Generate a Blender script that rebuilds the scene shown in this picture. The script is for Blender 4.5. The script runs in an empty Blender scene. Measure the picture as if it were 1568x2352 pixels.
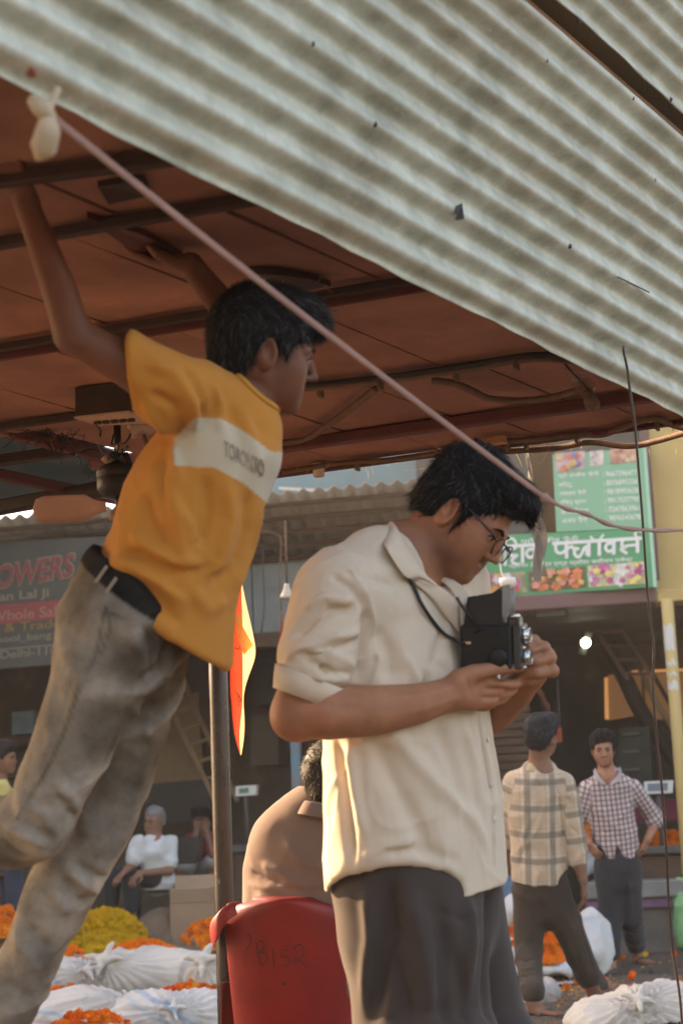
import bpy, math, random
import numpy as np
import openvdb as vdb
from mathutils import Matrix, Vector

SC = bpy.context.scene
COL = SC.collection
rnd = random.Random(7)
nprng = np.random.default_rng(5)

# ---------------------------------------------------------------- camera
FPX = 3900.0                                   # focal length in units of a 1568 x 2352 picture
PITCH = math.atan(774 / 3900.0)
ROLL = math.radians(2.4)
CAMH = 0.95
_F = np.array([0, math.cos(PITCH), math.sin(PITCH)])
_r = np.array([1.0, 0, 0])
_u = np.array([0, -math.sin(PITCH), math.cos(PITCH)])
_R = math.cos(ROLL) * _r - math.sin(ROLL) * _u
_U = math.sin(ROLL) * _r + math.cos(ROLL) * _u
_C = np.array([0, 0, CAMH])
cam = bpy.data.cameras.new('camera')
cam.sensor_fit = 'VERTICAL'
cam.sensor_height = 36.0
cam.lens = FPX / 2352 * 36.0
cam.clip_start = 0.05
cam.clip_end = 500
cam.dof.use_dof = True
cam.dof.focus_distance = 4.9
cam.dof.aperture_fstop = 5.0
camo = bpy.data.objects.new('camera', cam)
COL.objects.link(camo)
camo.matrix_world = Matrix(((_R[0], _U[0], -_F[0], _C[0]), (_R[1], _U[1], -_F[1], _C[1]),
                            (_R[2], _U[2], -_F[2], _C[2]), (0, 0, 0, 1)))
SC.camera = camo

# ---------------------------------------------------------------- sky, sun, exposure
SUN_AZ, SUN_EL = math.radians(55), math.radians(25)   # azimuth left of the view axis
W = bpy.data.worlds.new('World')
SC.world = W
W.use_nodes = True
wn = W.node_tree.nodes
bg = wn['Background']
sky = wn.new('ShaderNodeTexSky')
sky.sky_type = 'NISHITA'
sky.sun_disc = False
sky.sun_elevation = SUN_EL
sky.sun_rotation = -SUN_AZ
sky.air_density = 1.0
sky.dust_density = 3.0
W.node_tree.links.new(sky.outputs[0], bg.inputs[0])
bg.inputs[1].default_value = 0.15
sl = bpy.data.lights.new('sun', 'SUN')
sl.energy = 4.8
sl.angle = math.radians(0.6)
sl.color = (1.0, 0.80, 0.56)
so = bpy.data.objects.new('sun', sl)
COL.objects.link(so)
sdir = Vector((-math.sin(SUN_AZ) * math.cos(SUN_EL), math.cos(SUN_AZ) * math.cos(SUN_EL), math.sin(SUN_EL)))
so.rotation_euler = sdir.to_track_quat('Z', 'Y').to_euler()
so.location = (-6, 6, 8)
vs = SC.view_settings
vs.view_transform = 'Standard'
vs.look = 'None'
vs.exposure = 2.08
vs.use_white_balance = True
vs.white_balance_temperature = 8200
vs.white_balance_tint = 19
vs.gamma = 1.0
SC.cycles.max_bounces = 8
SC.cycles.diffuse_bounces = 5
SC.cycles.sample_clamp_indirect = 6.0

# ---------------------------------------------------------------- picture -> place helpers
def ray(x, y):
    return _F + _R * ((x - 784) / FPX) + _U * ((1176 - y) / FPX)
def P(x, y, Z):
    return _C + ray(x, y) * Z
def onz(x, y, z):
    d = ray(x, y)
    return _C + d * ((z - CAMH) / d[2])
def onplane(x, y, o, n):
    d = ray(x, y)
    return _C + d * (np.dot(np.asarray(o) - _C, n) / np.dot(d, n))
def unit(v):
    v = np.asarray(v, float)
    return v / (np.linalg.norm(v) + 1e-12)

# ---------------------------------------------------------------- object helpers
def tag(o, label=None, cat=None, group=None, kind=None):
    if label: o['label'] = label
    if cat: o['category'] = cat
    if group: o['group'] = group
    if kind: o['kind'] = kind
    return o
def thing(name, label, cat, loc=(0, 0, 0), group=None):
    o = bpy.data.objects.new(name, None)
    o.empty_display_size = 0.1
    COL.objects.link(o)
    o.location = [float(v) for v in loc]
    return tag(o, label, cat, group)
def put(name, me, mat=None, parent=None):
    o = bpy.data.objects.new(name, me)
    COL.objects.link(o)
    if mat is not None and len(me.materials) == 0:
        me.materials.append(mat)
    if parent is not None:
        o.parent = parent
        root = parent
        T = Matrix.Identity(4)
        off = Vector((0, 0, 0))
        while root is not None:
            if root.type == 'EMPTY':
                off = off + Vector(root.location)
            root = root.parent
        o.matrix_parent_inverse = Matrix.Translation(-off)
        if parent.type != 'EMPTY':
            o.matrix_parent_inverse = Matrix.Identity(4)
    return o
def mesh(name, v, f, smooth=False):
    me = bpy.data.meshes.new(name)
    me.from_pydata([tuple(map(float, p)) for p in v], [], [tuple(map(int, q)) for q in f])
    if smooth:
        me.polygons.foreach_set('use_smooth', [True] * len(me.polygons))
    me.update()
    return me
class MB:
    """collects shapes into one mesh"""
    def __init__(s):
        s.v, s.f, s.n = [], [], 0
    def add(s, v, f):
        v = np.asarray(v, float)
        s.v.append(v)
        s.f += [tuple(int(i) + s.n for i in q) for q in f]
        s.n += len(v)
        return s
    def box(s, c, ex, ey, ez):
        """centre and three half-extent vectors"""
        c, ex, ey, ez = map(lambda a: np.asarray(a, float), (c, ex, ey, ez))
        v = [c + i * ex + j * ey + k * ez for k in (-1, 1) for j in (-1, 1) for i in (-1, 1)]
        f = [(0, 2, 3, 1), (4, 5, 7, 6), (0, 1, 5, 4), (2, 6, 7, 3), (0, 4, 6, 2), (1, 3, 7, 5)]
        if np.dot(np.cross(ex, ey), ez) < 0:
            f = [q[::-1] for q in f]
        return s.add(v, f)
    def bbox(s, c, ex, ey, ez, b):
        """box with chamfered edges"""
        c = np.asarray(c, float)
        E = [np.asarray(e, float) for e in (ex, ey, ez)]
        L = [np.linalg.norm(e) for e in E]
        D = [e / l for e, l in zip(E, L)]
        pts, faces = [], []
        idx = {}
        for sx in (-1, 1):
            for sy in (-1, 1):
                for sz in (-1, 1):
                    S = (sx, sy, sz)
                    for a in range(3):
                        q = c.copy()
                        for k in range(3):
                            q = q + D[k] * S[k] * (L[k] - (0 if k == a else b))
                        idx[(S, a)] = len(pts)
                        pts.append(q)
        import itertools
        for a in range(3):
            o = [k for k in range(3) if k != a]
            for sg in (-1, 1):
                ring = []
                for (p, q) in ((-1, -1), (1, -1), (1, 1), (-1, 1)):
                    S = [0, 0, 0]; S[a] = sg; S[o[0]] = p; S[o[1]] = q
                    ring.append(idx[(tuple(S), a)])
                faces.append(ring)
        for a in range(3):
            o = [k for k in range(3) if k != a]
            for p in (-1, 1):
                for q in (-1, 1):
                    S0 = [0, 0, 0]; S1 = [0, 0, 0]
                    S0[a] = -1; S1[a] = 1
                    for S in (S0, S1):
                        S[o[0]] = p; S[o[1]] = q
                    faces.append([idx[(tuple(S0), o[0])], idx[(tuple(S1), o[0])], idx[(tuple(S1), o[1])], idx[(tuple(S0), o[1])]])
        for S in itertools.product((-1, 1), repeat=3):
            faces.append([idx[(S, 0)], idx[(S, 1)], idx[(S, 2)]])
        pts = np.array(pts)
        out = []
        for fc in faces:
            p = pts[fc]
            nn = np.cross(p[1] - p[0], p[2] - p[0])
            out.append(fc if np.dot(nn, p.mean(0) - c) > 0 else fc[::-1])
        return s.add(pts, out)
    def tube(s, pts, r, n=8, cap=True, flat=None):
        pts = np.asarray(pts, float)
        m = len(pts)
        r = np.broadcast_to(np.asarray(r, float), (m,))
        T = np.gradient(pts, axis=0)
        T /= np.linalg.norm(T, axis=1, keepdims=True) + 1e-12
        ref = np.array([0, 0, 1.0]) if abs(T[0][2]) < 0.9 else np.array([1.0, 0, 0])
        a = unit(np.cross(T[0], ref))
        V = []
        for i in range(m):
            a = unit(a - T[i] * np.dot(a, T[i]))
            b = np.cross(T[i], a)
            for k in range(n):
                t = 2 * math.pi * k / n
                V.append(pts[i] + r[i] * (math.cos(t) * a + math.sin(t) * b))
        Fc = []
        for i in range(m - 1):
            for k in range(n):
                k2 = (k + 1) % n
                Fc.append((i * n + k, i * n + k2, (i + 1) * n + k2, (i + 1) * n + k))
        if cap:
            Fc.append(tuple(range(n))[::-1])
            Fc.append(tuple((m - 1) * n + k for k in range(n)))
        return s.add(V, Fc)
    def lathe(s, c, axis, prof, n=20, ref=None):
        """prof = [(r, h)] along axis"""
        c = np.asarray(c, float); axis = unit(axis)
        a = unit(np.cross(axis, ref if ref is not None else ([1, 0, 0] if abs(axis[0]) < .9 else [0, 1, 0])))
        b = np.cross(axis, a)
        V = []
        for (r, h) in prof:
            for k in range(n):
                t = 2 * math.pi * k / n
                V.append(c + axis * h + max(r, 1e-5) * (math.cos(t) * a + math.sin(t) * b))
        Fc = []
        for i in range(len(prof) - 1):
            for k in range(n):
                k2 = (k + 1) % n
                Fc.append((i * n + k, i * n + k2, (i + 1) * n + k2, (i + 1) * n + k))
        return s.add(V, Fc)
    def grid(s, G):
        """G[i][j] of points"""
        G = np.asarray(G, float)
        a, b = G.shape[:2]
        Fc = [(i * b + j, (i + 1) * b + j, (i + 1) * b + j + 1, i * b + j + 1) for i in range(a - 1) for j in range(b - 1)]
        return s.add(G.reshape(-1, 3), Fc)
    def build(s, name, mat, parent=None, smooth=False):
        me = mesh(name, np.concatenate(s.v) if s.v else [], s.f, smooth)
        return put(name, me, mat, parent)
def spline(pts, n=8):
    """Catmull-Rom through the points"""
    p = np.asarray(pts, float)
    q = np.vstack([2 * p[0] - p[1], p, 2 * p[-1] - p[-2]])
    out = []
    for i in range(1, len(q) - 2):
        for t in np.linspace(0, 1, n, endpoint=False):
            a, b, c, d = q[i - 1], q[i], q[i + 1], q[i + 2]
            out.append(0.5 * (2 * b + (c - a) * t + (2 * a - 5 * b + 4 * c - d) * t * t + (3 * b - a - 3 * c + d) * t ** 3))
    out.append(p[-1])
    return np.array(out)
def copy_tree(o, parent=None):
    c = o.copy()
    COL.objects.link(c)
    if parent is not None:
        c.parent = parent
        c.matrix_parent_inverse = o.matrix_parent_inverse.copy()
    for ch in list(o.children):
        copy_tree(ch, c)
    return c

# ---------------------------------------------------------------- materials
def nd(nt, typ, **kw):
    n = nt.nodes.new('ShaderNode' + typ)
    for k, v in kw.items():
        if k.startswith('_'):
            setattr(n, k[1:], v)
        else:
            key = int(k[1:]) if k[0] == 'i' and k[1:].isdigit() else k.replace('__', ' ')
            sock = n.inputs[key]
            if hasattr(v, 'is_linked') or hasattr(v, 'links'):
                nt.links.new(v, sock)
            else:
                sock.default_value = v
    return n
def rgb(c):
    return (c[0], c[1], c[2], 1.0)
def mixc(nt, fac, a, b, mode='MIX'):
    n = nt.nodes.new('ShaderNodeMix')
    n.data_type = 'RGBA'
    n.blend_type = mode
    for sock, v in ((n.inputs[0], fac), (n.inputs[6], a), (n.inputs[7], b)):
        if hasattr(v, 'links'):
            nt.links.new(v, sock)
        else:
            sock.default_value = v if not isinstance(v, tuple) or len(v) == 4 else rgb(v)
    return n.outputs[2]
def mth(nt, op, a, b=0.0, c=0.0):
    n = nt.nodes.new('ShaderNodeMath')
    n.operation = op
    for i, v in enumerate((a, b, c)):
        if hasattr(v, 'links'):
            nt.links.new(v, n.inputs[i])
        else:
            n.inputs[i].default_value = v
    return n.outputs[0]
def noise(nt, vec, scale, detail=4.0, rough=0.55, stretch=None):
    if stretch is not None:
        mp = nd(nt, 'Mapping', Vector=vec, Scale=stretch)
        vec = mp.outputs[0]
    return nd(nt, 'TexNoise', Vector=vec, Scale=scale, Detail=detail, Roughness=rough).outputs[0]
def ramp(nt, fac, stops):
    n = nt.nodes.new('ShaderNodeValToRGB')
    nt.links.new(fac, n.inputs[0])
    el = n.color_ramp.elements
    while len(el) < len(stops):
        el.new(0.5)
    for e, (p, c) in zip(el, stops):
        e.position = p
        e.color = rgb(c) if not isinstance(c, (int, float)) else (c, c, c, 1)
    return n.outputs[0]
MATS = {}
def pm(name, base, rough=0.75, var=0.18, scale=6.0, bump=0.15, bscale=60.0, metal=0.0, second=None, sec_lo=0.55, sec_hi=0.7,
       sec_scale=4.0, stretch=None, attr=False, trans=0.0, spec=0.4, sss=0.0, sheen=0.0, bdist=0.01, coat=0.0, crease=0.0, cscale=9.0):
    """procedural surface: base colour with soft variation, an optional second colour in patches, fine relief"""
    m = bpy.data.materials.new(name)
    m.use_nodes = True
    nt = m.node_tree
    b = nt.nodes['Principled BSDF']
    tc = nd(nt, 'TexCoord').outputs['Object']
    n1 = noise(nt, tc, scale, 5, 0.6, stretch)
    if attr:
        col = nd(nt, 'Attribute', _attribute_name='Col').outputs['Color']
        k = nd(nt, 'MapRange', i0=n1, i1=0.3, i2=0.7, i3=1 - var, i4=1 + var).outputs[0]
        cc = nd(nt, 'CombineXYZ', X=k, Y=k, Z=k).outputs[0]
        col = mixc(nt, 1.0, col, cc, 'MULTIPLY')
    else:
        lo = tuple(c * (1 - var) for c in base)
        hi = tuple(min(1, c * (1 + var)) for c in base)
        col = ramp(nt, n1, [(0.3, lo), (0.7, hi)])
    if second is not None:
        n2 = noise(nt, tc, sec_scale, 6, 0.65, stretch)
        k = nd(nt, 'MapRange', i0=n2, i1=sec_lo, i2=sec_hi, i3=0.0, i4=1.0).outputs[0]
        col = mixc(nt, k, col, rgb(second))
    nt.links.new(col, b.inputs['Base Color'])
    rn = nd(nt, 'MapRange', i0=n1, i1=0.3, i2=0.7, i3=max(0.03, rough - 0.08), i4=min(1, rough + 0.08)).outputs[0]
    nt.links.new(rn, b.inputs['Roughness'])
    b.inputs['Metallic'].default_value = metal
    b.inputs['Specular IOR Level'].default_value = spec
    if sss:
        b.inputs['Subsurface Weight'].default_value = sss
        b.inputs['Subsurface Radius'].default_value = (0.012, 0.005, 0.003)
        b.inputs['Subsurface Scale'].default_value = 1.0
    if sheen:
        b.inputs['Sheen Weight'].default_value = sheen
        b.inputs['Sheen Roughness'].default_value = 0.5
    if coat:
        b.inputs['Coat Weight'].default_value = coat
        b.inputs['Coat Roughness'].default_value = 0.15
    bn = None
    if bump:
        n3 = noise(nt, tc, bscale, 4, 0.6, stretch)
        bn = nd(nt, 'Bump', Strength=bump, Distance=bdist, Height=n3)
        if crease:
            wp = nd(nt, 'TexNoise', Vector=tc, Scale=cscale * .6, Detail=2.0)
            wv_ = nt.nodes.new('ShaderNodeVectorMath'); wv_.operation = 'MULTIPLY_ADD'
            nt.links.new(wp.outputs['Color'], wv_.inputs[0]); wv_.inputs[1].default_value = (.12, .12, .12); nt.links.new(tc, wv_.inputs[2])
            rg = nt.nodes.new('ShaderNodeTexNoise'); rg.noise_type = 'RIDGED_MULTIFRACTAL'
            nt.links.new(wv_.outputs[0], rg.inputs['Vector']); rg.inputs['Scale'].default_value = cscale; rg.inputs['Detail'].default_value = 2.5; rg.inputs['Roughness'].default_value = .45
            b2 = nd(nt, 'Bump', Strength=crease, Distance=.012, Height=rg.outputs[0])
            nt.links.new(b2.outputs[0], bn.inputs['Normal'])
        nt.links.new(bn.outputs[0], b.inputs['Normal'])
    if trans:
        tr = nd(nt, 'BsdfTranslucent', Color=col)
        mx = nd(nt, 'MixShader', Fac=trans, i1=b.outputs[0], i2=tr.outputs[0])
        nt.links.new(mx.outputs[0], nt.nodes['Material Output'].inputs[0])
    MATS[name] = m
    return m
def emis(name, c, s):
    m = bpy.data.materials.new(name)
    m.use_nodes = True
    b = m.node_tree.nodes['Principled BSDF']
    b.inputs['Base Color'].default_value = rgb(c)
    b.inputs['Emission Color'].default_value = rgb(c)
    b.inputs['Emission Strength'].default_value = s
    return m
def glassm(name, c=(1, 1, 1), rough=0.02):
    m = bpy.data.materials.new(name)
    m.use_nodes = True
    nt = m.node_tree
    g = nd(nt, 'BsdfGlass', Color=rgb(c), Roughness=rough, IOR=1.3)
    t = nd(nt, 'BsdfTransparent', Color=rgb(c))
    mx = nd(nt, 'MixShader', Fac=0.7, i1=g.outputs[0], i2=t.outputs[0])
    nt.links.new(mx.outputs[0], nt.nodes['Material Output'].inputs[0])
    return m
def text_mesh(body, height, width=None, thick=0.0, bold=0.0):
    """flat lettering as a mesh, lower-left at the origin in x/y, scaled to the height (and width)"""
    c = bpy.data.curves.new('lettering', 'FONT')
    c.body = body
    c.extrude = 0.0
    c.offset = bold
    o = bpy.data.objects.new('lettering', c)
    COL.objects.link(o)
    bpy.context.view_layer.update()
    me = bpy.data.meshes.new_from_object(o)
    bpy.data.objects.remove(o)
    n = len(me.vertices)
    v = np.empty(n * 3)
    me.vertices.foreach_get('co', v)
    v = v.reshape(-1, 3)
    fs = [tuple(p.vertices) for p in me.polygons]
    bpy.data.meshes.remove(me)
    lo, hi = v.min(0), v.max(0)
    v = v - lo
    s = height / (hi[1] - lo[1])
    sx = width / (hi[0] - lo[0]) if width else s
    v[:, 0] *= sx
    v[:, 1] *= s
    return v, fs
# ---------------------------------------------------------------- bodies and cloth as distance fields, meshed with OpenVDB
class SDF:
    def __init__(s):
        s.p = []
    def loft(s, pts, rx, ry=None, xdir=None, k=0.02, op='u'):
        """tube of elliptic sections: rx along xdir, ry across it"""
        pts = np.asarray(pts, float)
        m = len(pts)
        rx = np.broadcast_to(np.asarray(rx, float), (m,)).copy()
        ry = rx.copy() if ry is None else np.broadcast_to(np.asarray(ry, float), (m,)).copy()
        s.p.append(('l', pts, rx, ry, None if xdir is None else unit(xdir), k, op))
        return s
    def cap(s, a, b, ra, rb=None, k=0.02, op='u'):
        return s.loft([a, b], [ra, ra if rb is None else rb], k=k, op=op)
    def ell(s, c, rad, B=None, k=0.02, op='u'):
        s.p.append(('e', np.asarray(c, float), np.asarray(rad, float), np.eye(3) if B is None else np.asarray(B, float), k, op))
        return s
    def half(s, o, n, k=0.004, op='i'):
        """keeps the side the normal points away from"""
        s.p.append(('h', np.asarray(o, float), unit(n), k, op))
        return s
    def bounds(s):
        lo, hi = np.full(3, 1e9), np.full(3, -1e9)
        for q in s.p:
            if q[0] == 'l' and q[6] == 'u':
                r = np.maximum(q[2], q[3]).max()
                lo = np.minimum(lo, q[1].min(0) - r); hi = np.maximum(hi, q[1].max(0) + r)
            if q[0] == 'e' and q[5] == 'u':
                lo = np.minimum(lo, q[1] - q[2].max()); hi = np.maximum(hi, q[1] + q[2].max())
        return lo, hi
    def _eval(s, q, X):
        if q[0] == 'h':
            return (X - q[1]) @ q[2]
        if q[0] == 'e':
            L = (X - q[1]) @ q[3].T
            k0 = np.sqrt(((L / q[2]) ** 2).sum(-1)) + 1e-9
            k1 = np.sqrt(((L / q[2] ** 2) ** 2).sum(-1)) + 1e-9
            return k0 * (k0 - 1) / k1
        _, pts, rx, ry, xd, k, op = q
        best = None
        for i in range(len(pts) - 1):
            a, b = pts[i], pts[i + 1]
            ab = b - a
            L2 = max(ab @ ab, 1e-12)
            t = np.clip(((X - a) @ ab) / L2, 0, 1)
            dv = X - a - t[..., None] * ab
            r1 = rx[i] + (rx[i + 1] - rx[i]) * t
            if xd is None:
                d = np.sqrt((dv ** 2).sum(-1)) - r1
            else:
                r2 = ry[i] + (ry[i + 1] - ry[i]) * t
                T = ab / math.sqrt(L2)
                x = unit(xd - T * (xd @ T)); y = np.cross(T, x)
                px, py, pt = dv @ x, dv @ y, dv @ T
                rm = np.minimum(r1, r2)
                k0 = np.sqrt((px / r1) ** 2 + (py / r2) ** 2 + (pt / rm) ** 2) + 1e-9
                k1 = np.sqrt((px / r1 ** 2) ** 2 + (py / r2 ** 2) ** 2 + (pt / rm ** 2) ** 2) + 1e-9
                d = k0 * (k0 - 1) / k1
            best = d if best is None else np.minimum(best, d)
        return best
    def mesh(s, vox, smooth=1, lo=None, hi=None):
        if lo is None:
            lo, hi = s.bounds()
            lo = lo - 4 * vox; hi = hi + 4 * vox
        n = np.ceil((hi - lo) / vox).astype(int) + 1
        ax = [lo[i] + vox * np.arange(n[i]) for i in range(3)]
        D = np.full(n, 4 * vox, np.float32)
        for q in s.p:
            if q[0] == 'l':
                r = np.maximum(q[2], q[3]).max(); bl, bh = q[1].min(0) - r, q[1].max(0) + r; k, op = q[5], q[6]
            elif q[0] == 'e':
                bl, bh = q[1] - q[2].max(), q[1] + q[2].max(); k, op = q[4], q[5]
            else:
                bl, bh, k, op = lo, hi, q[3], q[4]
            m = k + 4 * vox
            i0 = np.clip(np.floor((bl - m - lo) / vox).astype(int), 0, n)
            i1 = np.clip(np.ceil((bh + m - lo) / vox).astype(int) + 1, 0, n)
            if np.any(i1 <= i0):
                continue
            sl = tuple(slice(a, b) for a, b in zip(i0, i1))
            X = np.stack(np.meshgrid(*[ax[i][sl[i]] for i in range(3)], indexing='ij'), -1)
            d = s._eval(q, X)
            A = D[sl].astype(float)
            if op == 'u':
                h = np.maximum(k - np.abs(A - d), 0) / max(k, 1e-6)
                R = np.minimum(A, d) - h * h * k * 0.25
            else:
                e = -d if op == 's' else d
                h = np.maximum(k - np.abs(A - e), 0) / max(k, 1e-6)
                R = np.maximum(A, e) + h * h * k * 0.25
            D[sl] = np.clip(R, -4 * vox, 4 * vox)
        g = vdb.FloatGrid(4 * vox)
        g.copyFromArray(D)
        v, qd = g.convertToQuads(0.0)
        v = v.astype(float) * vox + lo
        v, qd = keep_big(v, qd.astype(np.int64))
        for _ in range(smooth):
            v = laplace(v, qd, 0.5)
        return v, qd
def edges_of(q):
    return np.concatenate([q[:, [i, (i + 1) % 4]] for i in range(4)])
def keep_big(v, q):
    """drops stray islands"""
    if len(v) == 0:
        return v, q
    lab = np.arange(len(v))
    e = edges_of(q)
    for _ in range(400):
        m = np.minimum(lab[e[:, 0]], lab[e[:, 1]])
        new = lab.copy()
        np.minimum.at(new, e[:, 0], m); np.minimum.at(new, e[:, 1], m)
        new = new[new]
        new = new[new]
        if np.array_equal(new, lab):
            break
        lab = new
    u, c = np.unique(lab, return_counts=True)
    big = u[c > 0.02 * c.max()]
    ok = np.isin(lab, big)
    idx = np.cumsum(ok) - 1
    q = q[ok[q[:, 0]]]
    return v[ok], idx[q]
def laplace(v, q, w):
    e = edges_of(q)
    s = np.zeros_like(v); c = np.zeros(len(v))
    for k in range(3):
        s[:, k] = np.bincount(e[:, 0], v[e[:, 1], k], len(v)) + np.bincount(e[:, 1], v[e[:, 0], k], len(v))
    c = np.bincount(e[:, 0], minlength=len(v)) + np.bincount(e[:, 1], minlength=len(v))
    return v + w * (s / np.maximum(c, 1)[:, None] - v)
def vnormals(v, q):
    n = np.cross(v[q[:, 2]] - v[q[:, 0]], v[q[:, 3]] - v[q[:, 1]])
    o = np.zeros_like(v)
    for i in range(4):
        for k in range(3):
            o[:, k] += np.bincount(q[:, i], n[:, k], len(v))
    return o / (np.linalg.norm(o, axis=1, keepdims=True) + 1e-12)
def fold(v, nrm, pts, width, depth, side=None):
    """raises (depth > 0) or sinks a crease along the polyline"""
    pts = np.asarray(pts, float)
    best = np.full(len(v), 1e9); tt = np.zeros(len(v))
    m = len(pts) - 1
    for i in range(m):
        a, b = pts[i], pts[i + 1]
        ab = b - a
        t = np.clip(((v - a) @ ab) / max(ab @ ab, 1e-9), 0, 1)
        d = np.linalg.norm(v - a - t[:, None] * ab, axis=1)
        w = d < best
        best[w] = d[w]; tt[w] = (i + t[w]) / m
    taper = np.clip(np.minimum(tt, 1 - tt) * 5 + 0.15, 0, 1)
    g = np.exp(-(best / width) ** 2) * taper * depth
    return v + nrm * g[:, None]
def vnoise(v, f, seed=0):
    """cheap smooth noise, about -1..1"""
    r = np.random.default_rng(seed)
    o = np.zeros(len(v))
    for i in range(9):
        k = r.normal(size=3); k *= f * r.uniform(0.6, 1.6) / np.linalg.norm(k)
        o += np.sin(v @ k + r.uniform(0, 6.28) + 0.8 * np.sin(v @ r.normal(size=3) * f * 0.5))
    return o / 4.0
def ridged(v, f, seed, dirv=None, an=2.5):
    r = np.random.default_rng(seed + 50)
    w = np.stack([vnoise(v, f * .5, seed + 7 * i) for i in range(3)], 1) * (.25 / f)
    u = v + w
    if dirv is not None:
        d = unit(dirv); u = u + np.outer(u @ d, d) * (1.0 / an - 1)
    return np.clip(1 - np.abs(vnoise(u, f, seed)) * 1.3, 0, 1) ** 2.2 - .3
def crinkle(v, q, f, amp, seed, dirv=None, an=2.5):
    return v + vnormals(v, q) * (amp * ridged(v, f, seed, dirv, an))[:, None]
def qmesh(name, v, q, col=None, uvw=None):
    me = bpy.data.meshes.new(name)
    me.vertices.add(len(v)); me.vertices.foreach_set('co', v.astype(np.float32).ravel())
    me.loops.add(q.size); me.loops.foreach_set('vertex_index', q.astype(np.int32).ravel())
    me.polygons.add(len(q))
    me.polygons.foreach_set('loop_start', np.arange(0, q.size, 4, dtype=np.int32))
    me.update(calc_edges=True)
    me.polygons.foreach_set('use_smooth', np.ones(len(q), bool))
    if col is not None:
        a = me.attributes.new('Col', 'FLOAT_COLOR', 'POINT')
        a.data.foreach_set('color', np.concatenate([col, np.ones((len(v), 1))], 1).astype(np.float32).ravel())
    if uvw is not None:
        a = me.attributes.new('wv', 'FLOAT_VECTOR', 'POINT')
        a.data.foreach_set('vector', uvw.astype(np.float32).ravel())
    me.update()
    return me

# ---------------------------------------------------------------- anatomy
def head(S, c, X, Zu, s=1.0, ears=True, mouth_open=0, k=0.012):
    """adds a head: c centre between the ears, X facing, Zu up (crown)"""
    X = unit(X); Zu = unit(np.asarray(Zu) - X * np.dot(Zu, X)); Y = np.cross(Zu, X)
    B = np.stack([X, Y, Zu])
    def T(x, y, z):
        return np.asarray(c) + s * (x * X + y * Y + z * Zu)
    S.ell(T(-.014, 0, .035), np.array([.098, .076, .088]) * s, B, k=k)
    S.ell(T(.034, 0, -.012), np.array([.056, .058, .082]) * s, B, k=.03 * s)
    for y in (-1, 1):
        S.cap(T(-.012, y * .050, -.045), T(.062, y * .018, -.095), .020 * s, .017 * s, k=.025 * s)
        S.ell(T(.052, y * .036, -.028), np.array([.026, .024, .026]) * s, B, k=.032 * s)
        S.ell(T(.056, y * .028, -.066), np.array([.026, .022, .026]) * s, B, k=.03 * s)
        S.cap(T(.076, y * .045, .020), T(.089, y * .012, .021), .009 * s, .009 * s, k=.012 * s)
    S.ell(T(.074, 0, -.097), np.array([.018, .022, .016]) * s, B, k=.016 * s)
    for y in (-1, 1):
        S.ell(T(.100, y * .033, .002), np.array([.017, .016, .012]) * s, B, k=.012 * s, op='s')
        S.ell(T(.0765, y * .033, .001), np.array([.0135, .0145, .0125]) * s, B, k=.003 * s)
    S.loft([T(.088, 0, .016), T(.102, 0, -.010), T(.112, 0, -.030)], [.0075 * s, .0085 * s, .0098 * s], k=.010 * s)
    for y in (-1, 1):
        S.ell(T(.099, y * .0115, -.034), np.array([.009, .0066, .0072]) * s, B, k=.006 * s)
    S.loft([T(.084, -.019, -.0665), T(.0945, 0, -.0615), T(.084, .019, -.0665)], [.003 * s, .0045 * s, .003 * s], k=.006 * s)
    S.loft([T(.082, -.016, -.0735), T(.0915, 0, -.0745), T(.082, .016, -.0735)], [.003 * s, .0052 * s, .003 * s], k=.006 * s)
    S.ell(T(.074, 0, -.083), np.array([.015, .020, .014]) * s, B, k=.012 * s)
    if ears:
        for y in (-1, 1):
            Be = np.stack([unit(X * .95 + Zu * .2), unit(Y * .92 - y * X * .35), np.cross(unit(X * .95 + Zu * .2), unit(Y * .92 - y * X * .35))])
            S.ell(T(-.012, y * .077, -.004), np.array([.022, .0095, .037]) * s, Be, k=.006 * s)
            S.ell(T(-.007, y * .087, -.002), np.array([.011, .009, .020]) * s, Be, k=.004 * s, op='s')
            S.ell(T(-.008, y * .077, -.028), np.array([.011, .007, .010]) * s, Be, k=.006 * s)
    return T, B
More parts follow.
